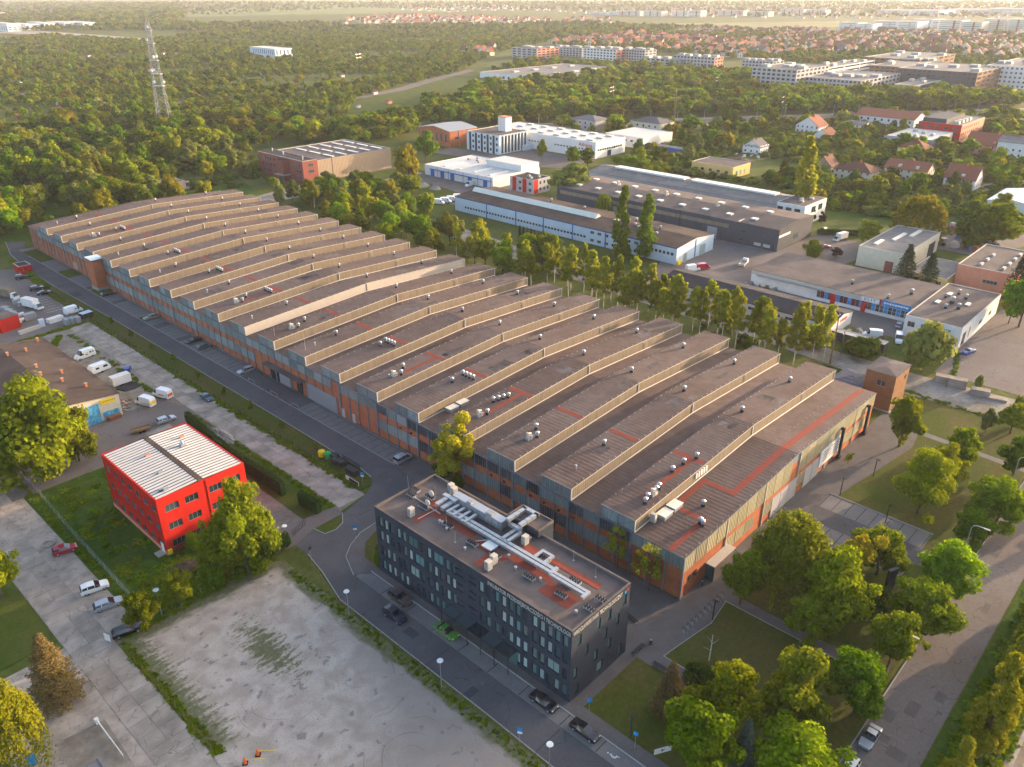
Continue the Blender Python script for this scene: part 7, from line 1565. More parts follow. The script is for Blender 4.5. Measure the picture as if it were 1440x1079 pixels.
T('spruce', 1270, 398, 342, 40, 'dark spruce beside the cream warehouse', name='spruce_tree'); T('spruce', 1303, 402, 355, 38, 'dark spruce next to its taller twin by the warehouse', name='spruce_tree'); T('spruce', 1425, 425, 350, 46, 'tall dark conifer before the salmon building', name='spruce_tree'); T('green', 1432, 460, 385, 54, 'tree at the plaza edge by the conifer'); T('olive', 1418, 455, 412, 30, 'small tree by the store end wall')
T('palebush', 1385, 608, 578, 24, 'small shrub by the concrete blocks', name='shrub', cat='shrub'); T('palebush', 1425, 596, 560, 26, 'pale shrub on the plaza edge', name='shrub', cat='shrub'); T('palebush', 1375, 548, 530, 16, 'grey-green shrub between concrete stacks', name='shrub', cat='shrub')
T('willow', 1288, 338, 272, 66, 'large weeping willow behind the cream warehouse', name='willow_tree'); T('poplar', 1124, 302, 192, 34, 'tall poplar rising behind the dark hall', name='poplar_tree'); T('olive', 1220, 348, 310, 38, 'yellowish tree beside the cream warehouse'); T('pale', 800, 282, 232, 62, 'silvery willow between striped office and dark hall'); T('olive', 575, 262, 204, 42, 'tree standing at the round lawn by the beige hall'); T('green', 600, 232, 184, 34, 'rounded tree by the engine house'); T('darkbush', 1372, 345, 300, 64, 'dark bushy tree mass by the scrap yard', name='tree_bush')
T('green', 1395, 348, 285, 70, 'big green tree beside the scrap yard'); T('birch', 1398, 330, 270, 34, 'birch behind the scrap yard trees', name='birch_tree'); T('purple', 1141, 312, 296, 12, 'purple-leaved shrub beside the dark hall, first of its row', name='shrub', cat='shrub'); T('purple', 1155, 316, 298, 12, 'purple-leaved shrub beside the dark hall, second of its row', name='shrub', cat='shrub'); T('purple', 1176, 362, 348, 18, 'purple shrub on the warehouse lawn', name='shrub', cat='shrub'); T('bush', 1141, 360, 340, 30, 'rounded shrub at the yard of the dark hall', name='shrub', cat='shrub')
T('spruce', 1107, 336, 318, 8, 'tiny clipped conifer at the dark hall gable', name='shrub', cat='shrub'); T('bush', 1001, 400, 390, 14, 'low shrub by the flatbed truck', name='shrub', cat='shrub'); T('bush', 847, 308, 278, 28, 'rounded shrub before the dark hall', name='shrub', cat='shrub')
for k, (px, py, top, w_) in enumerate(((805, 232, 206, 24), (826, 236, 208, 22), (762, 228, 196, 16), (868, 232, 218, 20), (890, 246, 220, 40), (905, 250, 226, 40), (925, 246, 228, 36))): T('green', px, py, top, w_, 'tree along the yard front of the long white hall', 'trees before the long white hall')
# big trees left of the hall end
G = 'tall trees round the west end of the hall'
for k in range(46):
    while True:
        px, py = rg.uniform(-20, 335), rg.uniform(228, 338)
        if (px < 42 and py > 240) or (py < 262 - 0.0 and px < 335 and py > 228) or (px < 150 and py < 284): break
    p = P(px, py)
    if HX0 - 14 < p.x < HX1 + 6 and p.y < HY1 + 8: continue
    if 164 < p.x < 202 and 398 < p.y < 430: continue
    kd = rg.choice(('olive', 'green', 'olive', 'fresh', 'pale', 'green', 'poplar')); tree(kd, p.x, p.y, rg.uniform(11, 18), rg.uniform(4, 6.2) if kd != 'poplar' else 2.8, 'tall ' + LOOK[kd] + ' tree in the grove beyond the far end of the hall', G, lod='m')
# gardens between the east sheds and the railway
BUILT = []       # keep-out boxes in world metres (x0, y0, x1, y1)
for o in bpy.data.objects:
    if o.parent is None and o.get('category') and o.type == 'EMPTY' and o.location.length > 180 and o['category'] not in ('tree', 'shrub', 'bush', 'car', 'van', 'truck', 'lamp', 'street lamp', 'fence', 'factory hall'):
        wl = [c for c in o.children if c.name.startswith('wall')]
        if wl:
            xs = [v.co.x for v in wl[0].data.vertices]; ys = [v.co.y for v in wl[0].data.vertices]
            BUILT.append((o.location.x + min(xs), o.location.y + min(ys), o.location.x + max(xs), o.location.y + max(ys)))
BUILT += [(98, 52, 182, 356), (226, 50, 300, 300), (222, 8, 335, 68), (344, 60, 396, 106), (297, 262, 345, 346), (362, 290, 430, 395), (405, 200, 470, 245), (339, 140, 363, 262)]
def free(x, y, m=3.0): return not any(a - m < x < c + m and b - m < y < d + m for a, b, c, d in BUILT)
# ------------------------------------------------------------------ houses and offices beyond the estate
def bpx(name, label, cat, N, L, Rr, h, **k):
    n, l, r = P(*N), P(*L), P(*Rr); x1, y1 = max(n.x + 4, r.x), max(n.y + 4, l.y)
    BUILT.append((n.x, n.y, x1, y1))
    return block(name, label, cat, n.x, n.y, x1, y1, h, **k), x1 - n.x, y1 - n.y
def house(px, py, lx, ly, h, rise, label, wall='house_wall', roof='tile_red', axis='X', hip=False, group=None, dorm=0, w2=2):
    n = P(px, py); BUILT.append((n.x, n.y, n.x + lx, n.y + ly))
    nW = max(2, int(ly / 3.2)); nS = max(2, int(lx / 3.2)); zs = (1.0,) if h < 4.5 else (1.0, 3.9)
    r = block('house', label, 'house', n.x, n.y, n.x + lx, n.y + ly, h, wall, roof_top=False, group=group,
              W=rows(zs, 1.35, 1.1, span(0, ly, nW), frame='trim_pale'), S=rows(zs, 1.35, 1.1, span(0, lx, nS), frame='trim_pale'))
    if hip: rf = hip_roof(r, 0, 0, lx, ly, h, rise, .5, roof)
    else: rf = gable_roof(r, 0, 0, lx, ly, h, rise, axis, .5, roof, wall)
    MB().box(lx * .42, ly * .42, h + rise * .5, lx * .42 + .8, ly * .42 + .8, h + rise + .9).obj('chimney', M['brick'], r)
    for k in range(dorm): MB().box(1.0, ly * (k + .6) / (dorm + .4) - .8, h + .3, 3.0, ly * (k + .6) / (dorm + .4) + .8, h + 2.0).obj('dormer', M[wall], r)
    return r
house(1150, 190, 15, 17, 5.5, 6, 'white house with steep orange roof and lower orange wing', 'white_wall', 'tile_red', 'X')
house(1165, 200, 13, 11, 4.0, 4, 'low white house wing with orange roof in the gardens', 'white_wall', 'tile_red', 'X')
bb, lx, ly = bpx('long_house', 'long white two-storey house with dark red roof', 'house', (1283, 184), (1212, 172), (1296, 178), 7.5, wall='white_wall', roof_top=False, W=rows((1.2, 4.5), 1.6, 1.5, [3 + 5.0 * k for k in range(9)]))
gable_roof(bb, 0, 0, max(lx, 14), ly, 7.5, 4, 'Y', .5, 'tile_red', 'white_wall')
house(1214, 188, 12, 14, 6, 1.5, 'small white house with dark strip windows', 'white_wall', 'roof_grey', 'Y')
bb, lx, ly = bpx('low_grey_office', 'flat grey office box in front of the orange-red block', 'office', (1306, 216), (1247, 207), (1338, 204), 8, wall='grey_wall', roof='roof_white', W=rows((1.6, 4.8), 1.6, 2.2, [3 + 5.0 * k for k in range(6)]), S=rows((1.5, 4.8), 2.6, .9, [3 + 2.2 * k for k in range(10)]))
for k in range(6): dome_light(bb, 5 + k * 5, 6 + (k % 3) * 7, 7.7, 3, 2, 1.6, 'trim_pale', 'roof_unit')
bb, lx, ly = bpx('orange_office', 'orange-red three-storey office with slanted dark roof deck', 'office', (1347, 203), (1296, 193), (1380, 190), 12, wall='red_paint', roof='roof_grey', wall2='salmon', W=rows((1.6, 5, 8.4), 1.6, 2.6, [4 + 5.5 * k for k in range(5)]), S=rows((1.4, 5, 8.6), 1.9, 1.5, [3 + 4.2 * k for k in range(9)]))
MB().box(3, ly * .4, 11.5, lx * .8, ly * .95, 14.5).obj('roof_deck', M['dark_wall'], bb)
for k in range(4): dome_light(bb, 6 + k * 8, 5, 11.7, 4, 3, 2, 'trim_pale', 'roof_unit')
house(1298, 226, 14, 16, 6, 4.5, 'pale old house with red hipped roof below the grey office', 'cream_wall', 'tile_red', hip=True)
house(1167, 246, 10, 10, 4.5, 5, 'small tan house with steep gable in the gardens', 'beige_wall', 'tile_brown', 'X'); BUILT.append((0, 0, 0, 0))
house(1222, 258, 15, 20, 5, 4, 'cream house with brown hipped roof', 'cream_wall', 'tile_brown', hip=True)
house(1300, 257, 13, 22, 5.5, 4, 'tan two-family house with long orange roof', 'cream_wall', 'tile_red', 'Y', dorm=2)
house(1368, 269, 13, 15, 5.5, 6, 'white house with steep weathered red roof and dormer', 'white_wall', 'tile_red', 'Y', dorm=1)
house(1424, 222, 16, 28, 6, 6, 'large brick-red roofed house beside the lane', 'salmon', 'tile_red', 'Y', dorm=1)
house(1455, 226, 20, 22, 9, 3, 'pale building half out of frame by the lane', 'white_wall', 'roof_grey', 'Y')
house(1068, 218, 11, 12, 4.5, 4, 'small white house by the yellow depot', 'white_wall', 'tile_grey', 'X')
# offices along the railway
def office(name, label, N, L, Rr, topN, wall, roof='roof_grey', nz=5, wW=12, wS=8, glass='glass', wall2=None, units=5, wh=.55, ww=.62):
    n = P(*N); h = max(5.0, height_at(n.x, n.y, topN) * .92); l, r = P(*L), P(*Rr); ly, lx = max(4, l.y - n.y), max(4, r.x - n.x); fl = h / nz
    b, lx, ly = bpx(name, label, 'office', N, L, Rr, h, wall=wall, roof=roof, wall2=wall2, W=rows([fl * (k + .28) for k in range(nz)], fl * wh, ly / wW * ww, span(0, ly, wW), glass=glass), S=rows([fl * (k + .28) for k in range(nz)], fl * wh, lx / wS * ww, span(0, lx, wS), glass=glass))
    for k in range(units):
        x, y = lx * (.2 + .6 * random.random()), ly * (k + .5) / units; dome_light(b, x, y, h - .4, min(8, lx * .3), min(8, ly * .15), 2.6, 'trim_pale', 'roof_unit')
    return b
office('glass_office', 'six-storey grey office with tall window grid and lit south side', (1116, 133), (1085, 122), (1148, 123), 96, 'grey_wall', nz=6, wW=9, wS=8, glass='glass')
office('striped_white_office', 'white office with dark horizontal window bands', (1160, 122), (1146, 117), (1196, 107), 93, 'white_wall', nz=5, wW=2, wS=3, ww=.95, wh=.42)
office('low_fin_office', 'low grey office with red central bay by the trees', (1207, 138), (1156, 126), (1247, 124), 112, 'grey_wall', nz=4, wW=14, wS=10)
office('bronze_office', 'bronze-clad office with stepped fins', (1262, 122), (1236, 115), (1298, 107), 92, 'brick_brown', nz=5, wW=6, wS=6, glass='glass')
office('bronze_wing', 'tall bronze office wing behind the stepped fins', (1288, 112), (1240, 101), (1322, 100), 82, 'brick_brown', nz=5, wW=10, wS=6)
office('plain_grey_office', 'plain grey box building before the dark offices', (1284, 139), (1268, 133), (1336, 121), 119, 'grey_wall', nz=2, wW=2, wS=2, units=4)
office('dark_office', 'dark brown office with long window bands beside the car park', (1368, 133), (1290, 117), (1392, 120), 100, 'dark_wall', nz=5, wW=16, wS=6, wall2='brick_brown')
office('white_hospital', 'long white building with small square windows', (1440, 126), (1394, 118), (1475, 112), 92, 'white_wall', nz=5, wW=9, wS=6, wh=.45, ww=.45)
office('blue_grey_office', 'small blue-grey office by the meadow', (1085, 101), (1056, 96), (1092, 98), 86, 'grey_wall', nz=3, wW=9, wS=3)
office('grey_red_office', 'grey and red office on the meadow edge', (1004, 95), (962, 89), (1010, 93), 80, 'grey_wall', nz=3, wW=12, wS=3, wall2='salmon')
office('silver_store', 'low silver store with flat roof on the meadow edge', (955, 93), (920, 87), (962, 90), 84, 'steel_grey', nz=2, wW=8, wS=3)
office('long_grey_office', 'grey office slab with even windows', (906, 86.5), (882, 82.5), (912, 84), 70, 'grey_wall', nz=4, wW=10, wS=3); office('brick_white_office', 'white office with brick-red bays', (866, 86), (838, 81), (872, 83), 69, 'white_wall', nz=4, wW=10, wS=3, wall2='salmon')
office('grey_stair_office', 'grey office with white roof boxes', (818, 81), (792, 77), (823, 79), 67, 'grey_wall', nz=4, wW=9, wS=3); office('lilac_office', 'pale lilac office at the wood corner', (755, 83), (735, 79), (770, 79), 68, 'grey_wall', nz=4, wW=5, wS=5, wall2='salmon')
b, lx, ly = bpx('flat_supermarket', 'broad flat supermarket with pale roof in the wood clearing', 'supermarket', (762, 118), (705, 106), (862, 102), 6, wall='white_wall', roof='roof_grey', W=rows((1,), 2.6, 3, span(0, 60, 8)))
for k in range(8): dome_light(b, lx * (.08 + .11 * k), ly * (.2 + .5 * (k % 2)), 5.7, 8, 5, 1.5, 'trim_pale', 'roof_unit')
b, lx, ly = bpx('pump_station', 'pale blue and white waterworks building in the allotments', 'waterworks', (388, 84), (358, 80), (408, 82), 14, wall='blue_white', roof='roof_white', W=rows((6,), 6.0, 1.8, span(0, 60, 12)), S=rows((6,), 6.0, 1.8, span(0, 30, 5)))
for k, (px, py, w_) in enumerate(((118, 40, 26), (92, 40, 24), (64, 41, 24), (38, 43, 22), (12, 45, 22))):
    bpx('far_warehouse', ('white warehouse at the motorway, end of its row by the wood', 'white warehouse second from the wood', 'white warehouse in the middle of the motorway row', 'white warehouse second from the tall white block', 'tall white block at the motorway')[k], 'warehouse', (px, py), (px - w_, py - 2), (px + 6, py - 1.5), 13 + 4 * (k == 4), wall='white_wall', roof='roof_white', W=rows((4, 8), 2.2, 6, span(0, 120, 8)), S=rows((4, 8), 2.2, 6, span(0, 30, 3)))
# blocks of flats on the skyline
G = 'blocks of flats far beyond the estate'
for k, (N, L, Rr, top, wl) in enumerate((((1226, 46), (1184, 43), (1232, 44.5), 31, 'white_wall'), ((1288, 46), (1232, 42.5), (1294, 44), 29, 'white_wall'), ((1378, 47), (1322, 43.5), (1384, 45.5), 28, 'house_wall'), ((1440, 47), (1384, 44), (1448, 45), 27, 'house_wall'), ((1330, 40), (1290, 37), (1336, 38), 27, 'white_wall'), ((1160, 22), (1100, 20), (1166, 21.5), 13, 'house_wall'), ((1080, 24), (1010, 22), (1086, 23.5), 15, 'house_wall'), ((985, 25), (950, 23), (990, 24.5), 15, 'house_wall'), ((930, 24), (870, 22), (936, 23.5), 15, 'house_wall'), ((875, 22), (835, 20), (880, 21.5), 17, 'white_wall'), ((1440, 22), (1340, 18), (1450, 20), 13, 'white_wall'), ((1320, 22), (1240, 19), (1330, 20), 14, 'white_wall'))):
  mid = ((N[0] + L[0]) / 2, (N[1] + L[1]) / 2); dxy = (Rr[0] - N[0], Rr[1] - N[1])
  for (N, L, Rr) in ((N, (mid[0] + 4, mid[1] + .25), Rr), (mid, L, (mid[0] + dxy[0], mid[1] + dxy[1]))):
    n = P(*N); h = max(9, min(34, height_at(n.x, n.y, top))) * random.uniform(.8, 1); nf = max(3, int(h / 3.4)); ly = P(*L).y - n.y
    b, lx, ly = bpx('apartment_block', ('white block of flats with grey stair strips on the far edge of town' if wl == 'white_wall' else 'cream block of flats with red stair strips on the far edge of town'), 'apartment block', N, L, Rr, h, wall=wl, roof='roof_grey', group=G)
    for f in range(nf): MB().box(-.25, 4, h * (f + .3) / nf, -.05, ly - 4, h * (f + .75) / nf).obj('window_band', M['glass_pale_sky'], b)
    for q in range(int(ly / 28)): MB().box(-.8, 14 + q * 28, 1, -.3, 18 + q * 28, h - .5).obj('stair_strip', M['tile_red'] if wl == 'house_wall' else M['grey_wall'], b)
# estates of small houses
hm = []
for v, (lx, ly, h, rise, ax) in enumerate(((10, 11, 5.5, 5, 'X'), (9, 12, 5.5, 5.5, 'Y'), (12, 9, 5.0, 5.0, 'X'), (11, 11, 6.0, 4.0, 'H'))):
    wm = MB(); wall_face(wm, (0, 0, 0), (0, 1, 0), (-1, 0, 0), ly, 0, h, [(a - .6, a + .6, z, z + 1.4) for a in span(0, ly, 3) for z in (1.0, 3.6)], .15); wall_face(wm, (0, 0, 0), (1, 0, 0), (0, -1, 0), lx, 0, h, [(a - .6, a + .6, z, z + 1.4) for a in span(0, lx, 3) for z in (1.0, 3.6)], .15)
    wall_face(wm, (lx, 0, 0), (0, 1, 0), (1, 0, 0), ly, 0, h, []); wall_face(wm, (0, ly, 0), (1, 0, 0), (0, 1, 0), lx, 0, h, [])
    if ax == 'X': wm.poly([(0, ly, h), (0, 0, h), (0, ly / 2, h + rise - .2)]); wm.poly([(lx, 0, h), (lx, ly, h), (lx, ly / 2, h + rise - .2)])
    if ax == 'Y': wm.poly([(0, 0, h), (lx, 0, h), (lx / 2, 0, h + rise - .2)]); wm.poly([(lx, ly, h), (0, ly, h), (lx / 2, ly, h + rise - .2)])
    wme = wm.mesh('wall', M['house_wall'])
    gl = MB(); gl.box(.1, .1, .3, lx - .1, ly - .1, h - .1); gme = gl.mesh('window_glass', M['glass'])
    tmp = thing('tmp', 'tmp', 'tmp')
    rf = hip_roof(tmp, 0, 0, lx, ly, h, rise, .5, 'tile_red') if ax == 'H' else gable_roof(tmp, 0, 0, lx, ly, h, rise, ax, .5, 'tile_red')
    rme = rf.data; bpy.data.objects.remove(rf); bpy.data.objects.remove(tmp)
    cme = MB().box(lx * .4, ly * .4, h + 1, lx * .4 + .9, ly * .4 + .9, h + rise + 1).mesh('chimney', M['brick'])
    hm.append((lx, ly, wme, gme, rme, cme))
def inside(poly, x, y):
    c = False; n = len(poly)
    for i in range(n):
        (x0, y0), (x1, y1) = poly[i], poly[(i + 1) % n]
        if (y0 > y) != (y1 > y) and x < (x1 - x0) * (y - y0) / (y1 - y0) + x0: c = not c
    return c
def wpoly(pts): return [tuple(P(*p)[:2]) for p in pts]
def estate(poly_px, nmax, label, group, sx=24, sy=19, roofs=('tile_red', 'tile_red', 'tile_red', 'tile_brown'), seed=1, skip=.15):
    rr = random.Random(seed); poly = wpoly(poly_px); xs = [p[0] for p in poly]; ys = [p[1] for p in poly]; spots = []
    x = min(xs); row = 0
    while x < max(xs):
        y = min(ys)
        while y < max(ys):
            if inside(poly, x, y) and rr.random() > skip and free(x, y, 6): spots.append((x + rr.uniform(-3, 3), y + rr.uniform(-2, 2)))
            y += sy
        row += 1; x += sx if row % 2 else sx * 1.5
    rr.shuffle(spots); spots = spots[:nmax]
    for (x, y) in spots:
        lx, ly, wme, gme, rme, cme = rr.choice(hm); r = thing('small_house', label, 'house', (x, y, 0), rr.choice((0, 0, R(4), R(-5))), group)
        link('wall', wme, r); link('window_glass', gme, r); rf = link('roof', rme, r); link('chimney', cme, r)
        m_ = rr.choice(roofs)
        r['label'] = {'tile_red': 'red', 'tile_brown': 'brown', 'tile_grey': 'grey'}[m_] + '-roofed ' + label
        if m_ != 'tile_red': rf.material_slots[0].link = 'OBJECT'; rf.material_slots[0].material = M[m_]
        BUILT.append((x, y, x + lx, y + ly))
estate([(770, 64), (800, 58), (900, 48), (1050, 60), (1050, 84), (1010, 80), (900, 68), (820, 66)], 95, 'small house in the estate behind the meadow offices', 'houses behind the meadow offices', seed=2)
estate([(1055, 58), (1110, 50), (1440, 58), (1440, 86), (1330, 80), (1200, 74), (1055, 82)], 130, 'small house in the estate behind the railway offices', 'houses behind the railway offices', seed=3, roofs=('tile_red', 'tile_red', 'tile_brown', 'tile_grey'))
estate([(480, 28), (560, 22), (700, 27), (720, 33), (600, 34), (500, 33)], 60, 'tiny house in the far village beyond the allotments', 'houses of the far village', 40, 30, seed=4)
estate([(690, 85), (650, 75), (640, 70), (700, 70)], 6, 'house at the wood corner beyond the meadow road', 'houses at the wood corner', seed=6)
def estate_stuff(polys, n, seed):
    rr = random.Random(seed); pts = []
    for poly_px, k in polys:
        poly = wpoly(poly_px); xs = [p[0] for p in poly]; ys = [p[1] for p in poly]; t = 0; got = 0
        while got < k and t < k * 40:
            t += 1; x, y = round(rr.uniform(min(xs), max(xs)) / 13) * 13 + rr.uniform(-2, 2), round(rr.uniform(min(ys), max(ys)) / 15) * 15 + rr.uniform(-2, 2)
            if inside(poly, x, y) and free(x, y, 7): pts.append((x, y, 0, rr.uniform(.9, 1.25), rr.uniform(.85, 1.15))); BUILT.append((x, y, x + 9, y + 9)); got += 1
    ARCH['farhousef'] = []
    for (lx, ly, wme, gme, rme, cme) in hm:
        for rm in ('tile_red', 'tile_brown'):
            bm = bmesh.new(); bm.from_mesh(wme); k0 = len(bm.faces); bm.from_mesh(gme); bm.faces.ensure_lookup_table(); k1 = len(bm.faces)
            for f in bm.faces[k0:]: f.material_index = 2
            bm.from_mesh(rme); bm.faces.ensure_lookup_table()
            for f in bm.faces[k1:]: f.material_index = 1
            me = bpy.data.meshes.new('far_house'); bm.to_mesh(me); bm.free()
            for q in ('house_wall', rm, 'glass'): me.materials.append(M[q])
            ARCH['farhousef'].append((10, 5, None, me))
    return pts
FARH = estate_stuff([([(770, 64), (900, 48), (1050, 60), (1050, 84), (900, 68)], 70), ([(1055, 58), (1110, 50), (1440, 58), (1440, 86), (1330, 80), (1200, 74), (1055, 82)], 130), ([(940, 42), (1180, 44), (1440, 50), (1440, 58), (1110, 50), (1000, 52)], 120), ([(480, 34), (560, 22), (720, 26), (860, 28), (860, 34), (640, 36)], 110), ([(700, 14), (1100, 12), (1440, 14), (1440, 26), (1100, 27), (860, 22)], 190), ([(0, 20), (260, 8), (300, 10), (0, 24)], 40), ([(560, 14), (700, 8), (760, 14), (640, 18)], 60)], 0, 91)
hv = [p for p in [(640, 98), (668, 73), (560, 82)]]
# allotment sheds
G = 'allotment huts'; pa = wpoly([(0, 66), (0, 200), (200, 190), (420, 170), (560, 160), (640, 100), (640, 50), (300, 46)]); cnt = 0
shed_w = [MB().box(-2, -1.6, 0, 2, 1.6, 2.4).mesh('wall', M[m_]) for m_ in ('white_wall', 'blue_white', 'cream_wall', 'salmon')]
tmp = thing('tmp', 't', 't'); rf = gable_roof(tmp, -2, -1.6, 2, 1.6, 2.4, 1.0, 'X', .3, 'tile_brown'); shed_r = rf.data; bpy.data.objects.remove(rf); bpy.data.objects.remove(tmp)
rr = random.Random(31); HUTS = []
while cnt < 60:
    px, py = rr.uniform(10, 630), rr.uniform(48, 190); p = P(px, py)
    if not inside(pa, p.x, p.y) or not free(p.x, p.y, 4): continue
    s = rr.uniform(.8, 1.35); r = thing('allotment_hut', 'tiny pale hut half hidden in the allotment trees', 'hut', (p.x, p.y, 0), rr.uniform(-.3, .3), G); r.scale = (s, s, s)
    link('wall', rr.choice(shed_w), r); link('roof', shed_r, r); HUTS.append((p.x, p.y)); cnt += 1
# ------------------------------------------------------------------ mast, pylons, railway
def lattice(name, label, cat, x, y, h, b, t, th=.22, n=11, rz=0.3, arms=None, m='galv'):
    r = thing(name, label, cat, (x, y, 0), rz); w_ = lambda z: (b + (t - b) * (z / h) ** .85) / 2
    lv = [h * (1 - (1 - i / n) ** 1.25) for i in range(n + 1)]
    for sx, sy in ((1, 1), (1, -1), (-1, 1), (-1, -1)): MB().path([(sx * w_(z), sy * w_(z), z) for z in lv], th, 5).obj('leg', M[m], r)
    for i in range(n):
        br = MB(); z0, z1 = lv[i], lv[i + 1]; a, c = w_(z0), w_(z1)
        for (p, q) in (((1, 1), (1, -1)), ((1, -1), (-1, -1)), ((-1, -1), (-1, 1)), ((-1, 1), (1, 1))):
            br.tube((p[0] * a, p[1] * a, z0), (q[0] * c, q[1] * c, z1), th * .55, th * .55, 4); br.tube((q[0] * a, q[1] * a, z0), (p[0] * c, p[1] * c, z1), th * .55, th * .55, 4); br.tube((p[0] * c, p[1] * c, z1), (q[0] * c, q[1] * c, z1), th * .6, th * .6, 4)
        br.obj('bracing', M[m], r)
    return r, w_
r, wf = lattice('radio_mast', 'tall red-white steel lattice mast rising from the allotments', 'mast', 271, 597, 72, 9.6, 2.2, .20, 14, rz=-YAW + .15, m='steel_grey')
for z in (30, 38, 47, 58, 66): MB().box(-wf(z) - .8, -wf(z) - .8, z, wf(z) + .8, wf(z) + .8, z + .35).obj('platform', M['steel_grey'], r)
for (z, a) in ((31, .4), (31, 2.5), (39, 4.0), (48, 1.0), (48, 5), (59, 3.3), (67, 2)): MB().ball((wf(z) * 1.3 * math.cos(a), wf(z) * 1.3 * math.sin(a), z + 1.6), 1.0, 1.0, 1.1, 8, 5).obj('antenna', M['white_wall'], r)
MB().tube((0, 0, 72), (0, 0, 78), .15, .08, 5).obj('rod', M['trim_pale'], r); MB().box(-9, -9, 0, 9, 9, .5).obj('footing', M['concrete'], r)
for k, (px, py, top) in enumerate(((859, 155, 118), (1006, 136, 105), (1096, 178, 130), (506, 105, 72), (947, 148, 126), (603, 215, 185))):
    p = P(px, py); h = height_at(p.x, p.y, top); r, wf = lattice('power_pylon', ('steel pylon standing in the railway wood', 'steel pylon in the wood before the supermarket', 'steel pylon beside the railway near the white house', 'steel pylon among the allotments', 'short steel pylon in the wood strip', 'small pylon by the engine house')[k], 'pylon', p.x, p.y, h, h * .12, h * .03, .11, 7, m='steel_dark')
    for z in (h * .72, h * .86): MB().box(-h * .2, -.2, z, h * .2, .2, z + .4).obj('cross_arm', M['galv'], r)
rl = wpoly([(700, 176), (960, 166), (1440, 152), (1500, 150), (1500, 160), (1440, 163), (960, 178), (700, 184)]); sheet('railway_bed', rl, .05, M['dirt'])
a, b = P(700, 180), P(1500, 155); d = (b - a).normalized(); nn = Vector((-d.y, d.x, 0))
for k in range(4):
    o = nn * (k * 4.5 - 6.7); struct('rail_track', MB().path([a + o + nn * .75 + Vector((0, 0, .2)), b + o + nn * .75 + Vector((0, 0, .2))], .09, 4).path([a + o - nn * .75 + Vector((0, 0, .2)), b + o - nn * .75 + Vector((0, 0, .2))], .09, 4), M['steel_dark'])
for k in range(22):
    p = a + (b - a) * (k + .5) / 22 + nn * 9.5; r = thing('catenary_mast', 'slim catenary mast along the railway', 'mast', p, 0, 'catenary masts'); MB().tube((0, 0, 0), (0, 0, 8), .14, .1, 5).obj('pole', M['galv'], r); MB().tube((0, 0, 7), (-nn * 5 + Vector((0, 0, 7.4))), .06, .06, 4).obj('arm', M['galv'], r)
for k, (px, py, top) in enumerate(((1096 + 5, 178, 146), (948, 172, 125), (1182, 498, 466), (1167, 512, 440))):
    p = P(px, py); h = height_at(p.x, p.y, top); r = thing('utility_pole', ('concrete pole beside the railway pylon', 'white concrete pole by the railway willows', 'wooden pole at the garages', 'leaning wooden pole behind the hall corner')[k], 'pole', p); MB().tube((0, 0, 0), (0, 0, h), .22 if h > 12 else .12, .14, 6).obj('shaft', M['concrete'] if k < 2 else M['wood'], r); MB().box(-.9, -.08, h - .8, .9, .08, h - .65).obj('cross_arm', M['galv'], r)
# far ground: fields, meadows, roads
def fieldpx(name, pts, m, z=.12): sheet(name, wpoly(pts), z, M[m])
fieldpx('far_field', [(262, 24), (262, 12), (420, 7), (660, 6), (640, 17), (480, 20)], 'field'); fieldpx('far_field_strip', [(940, 33), (1180, 30), (1190, 38), (1060, 41), (940, 38)], 'field_dry'); fieldpx('top_field', [(300, 6), (300, 1), (1000, 1), (1000, 5)], 'field', .3)
fieldpx('plain', [(1000, 12), (1000, 2), (1440, 2), (1440, 10)], 'field_dry', .3); fieldpx('meadow_strip', [(480, 170), (500, 140), (600, 118), (700, 112), (680, 125), (600, 145), (540, 165)], 'lawn', .06)
fieldpx('office_meadow', [(690, 108), (720, 92), (860, 92), (1080, 104), (1080, 112), (900, 100), (860, 98)], 'lawn', .06); fieldpx('meadow_road', [(560, 124), (600, 112), (660, 98), (668, 100), (620, 112), (570, 127), (500, 140), (498, 137)], 'asphalt_old', .1)
fieldpx('motorway', [(0, 47), (0, 43), (60, 44), (200, 54), (215, 58), (190, 57), (60, 49)], 'concrete', .3); fieldpx('village_lane', [(1290, 262), (1330, 235), (1350, 215), (1385, 190), (1440, 175), (1440, 190), (1400, 205), (1365, 222), (1340, 250), (1440, 262), (1440, 270), (1310, 270)], 'gravel', .03)
fieldpx('office_car_park', [(1290, 140), (1400, 128), (1440, 132), (1440, 145), (1300, 146)], 'asphalt_old', .06); fieldpx('garden_meadow', [(1060, 290), (1140, 262), (1300, 268), (1440, 285), (1440, 330), (1330, 330), (1240, 315), (1140, 305)], 'meadow', .02)
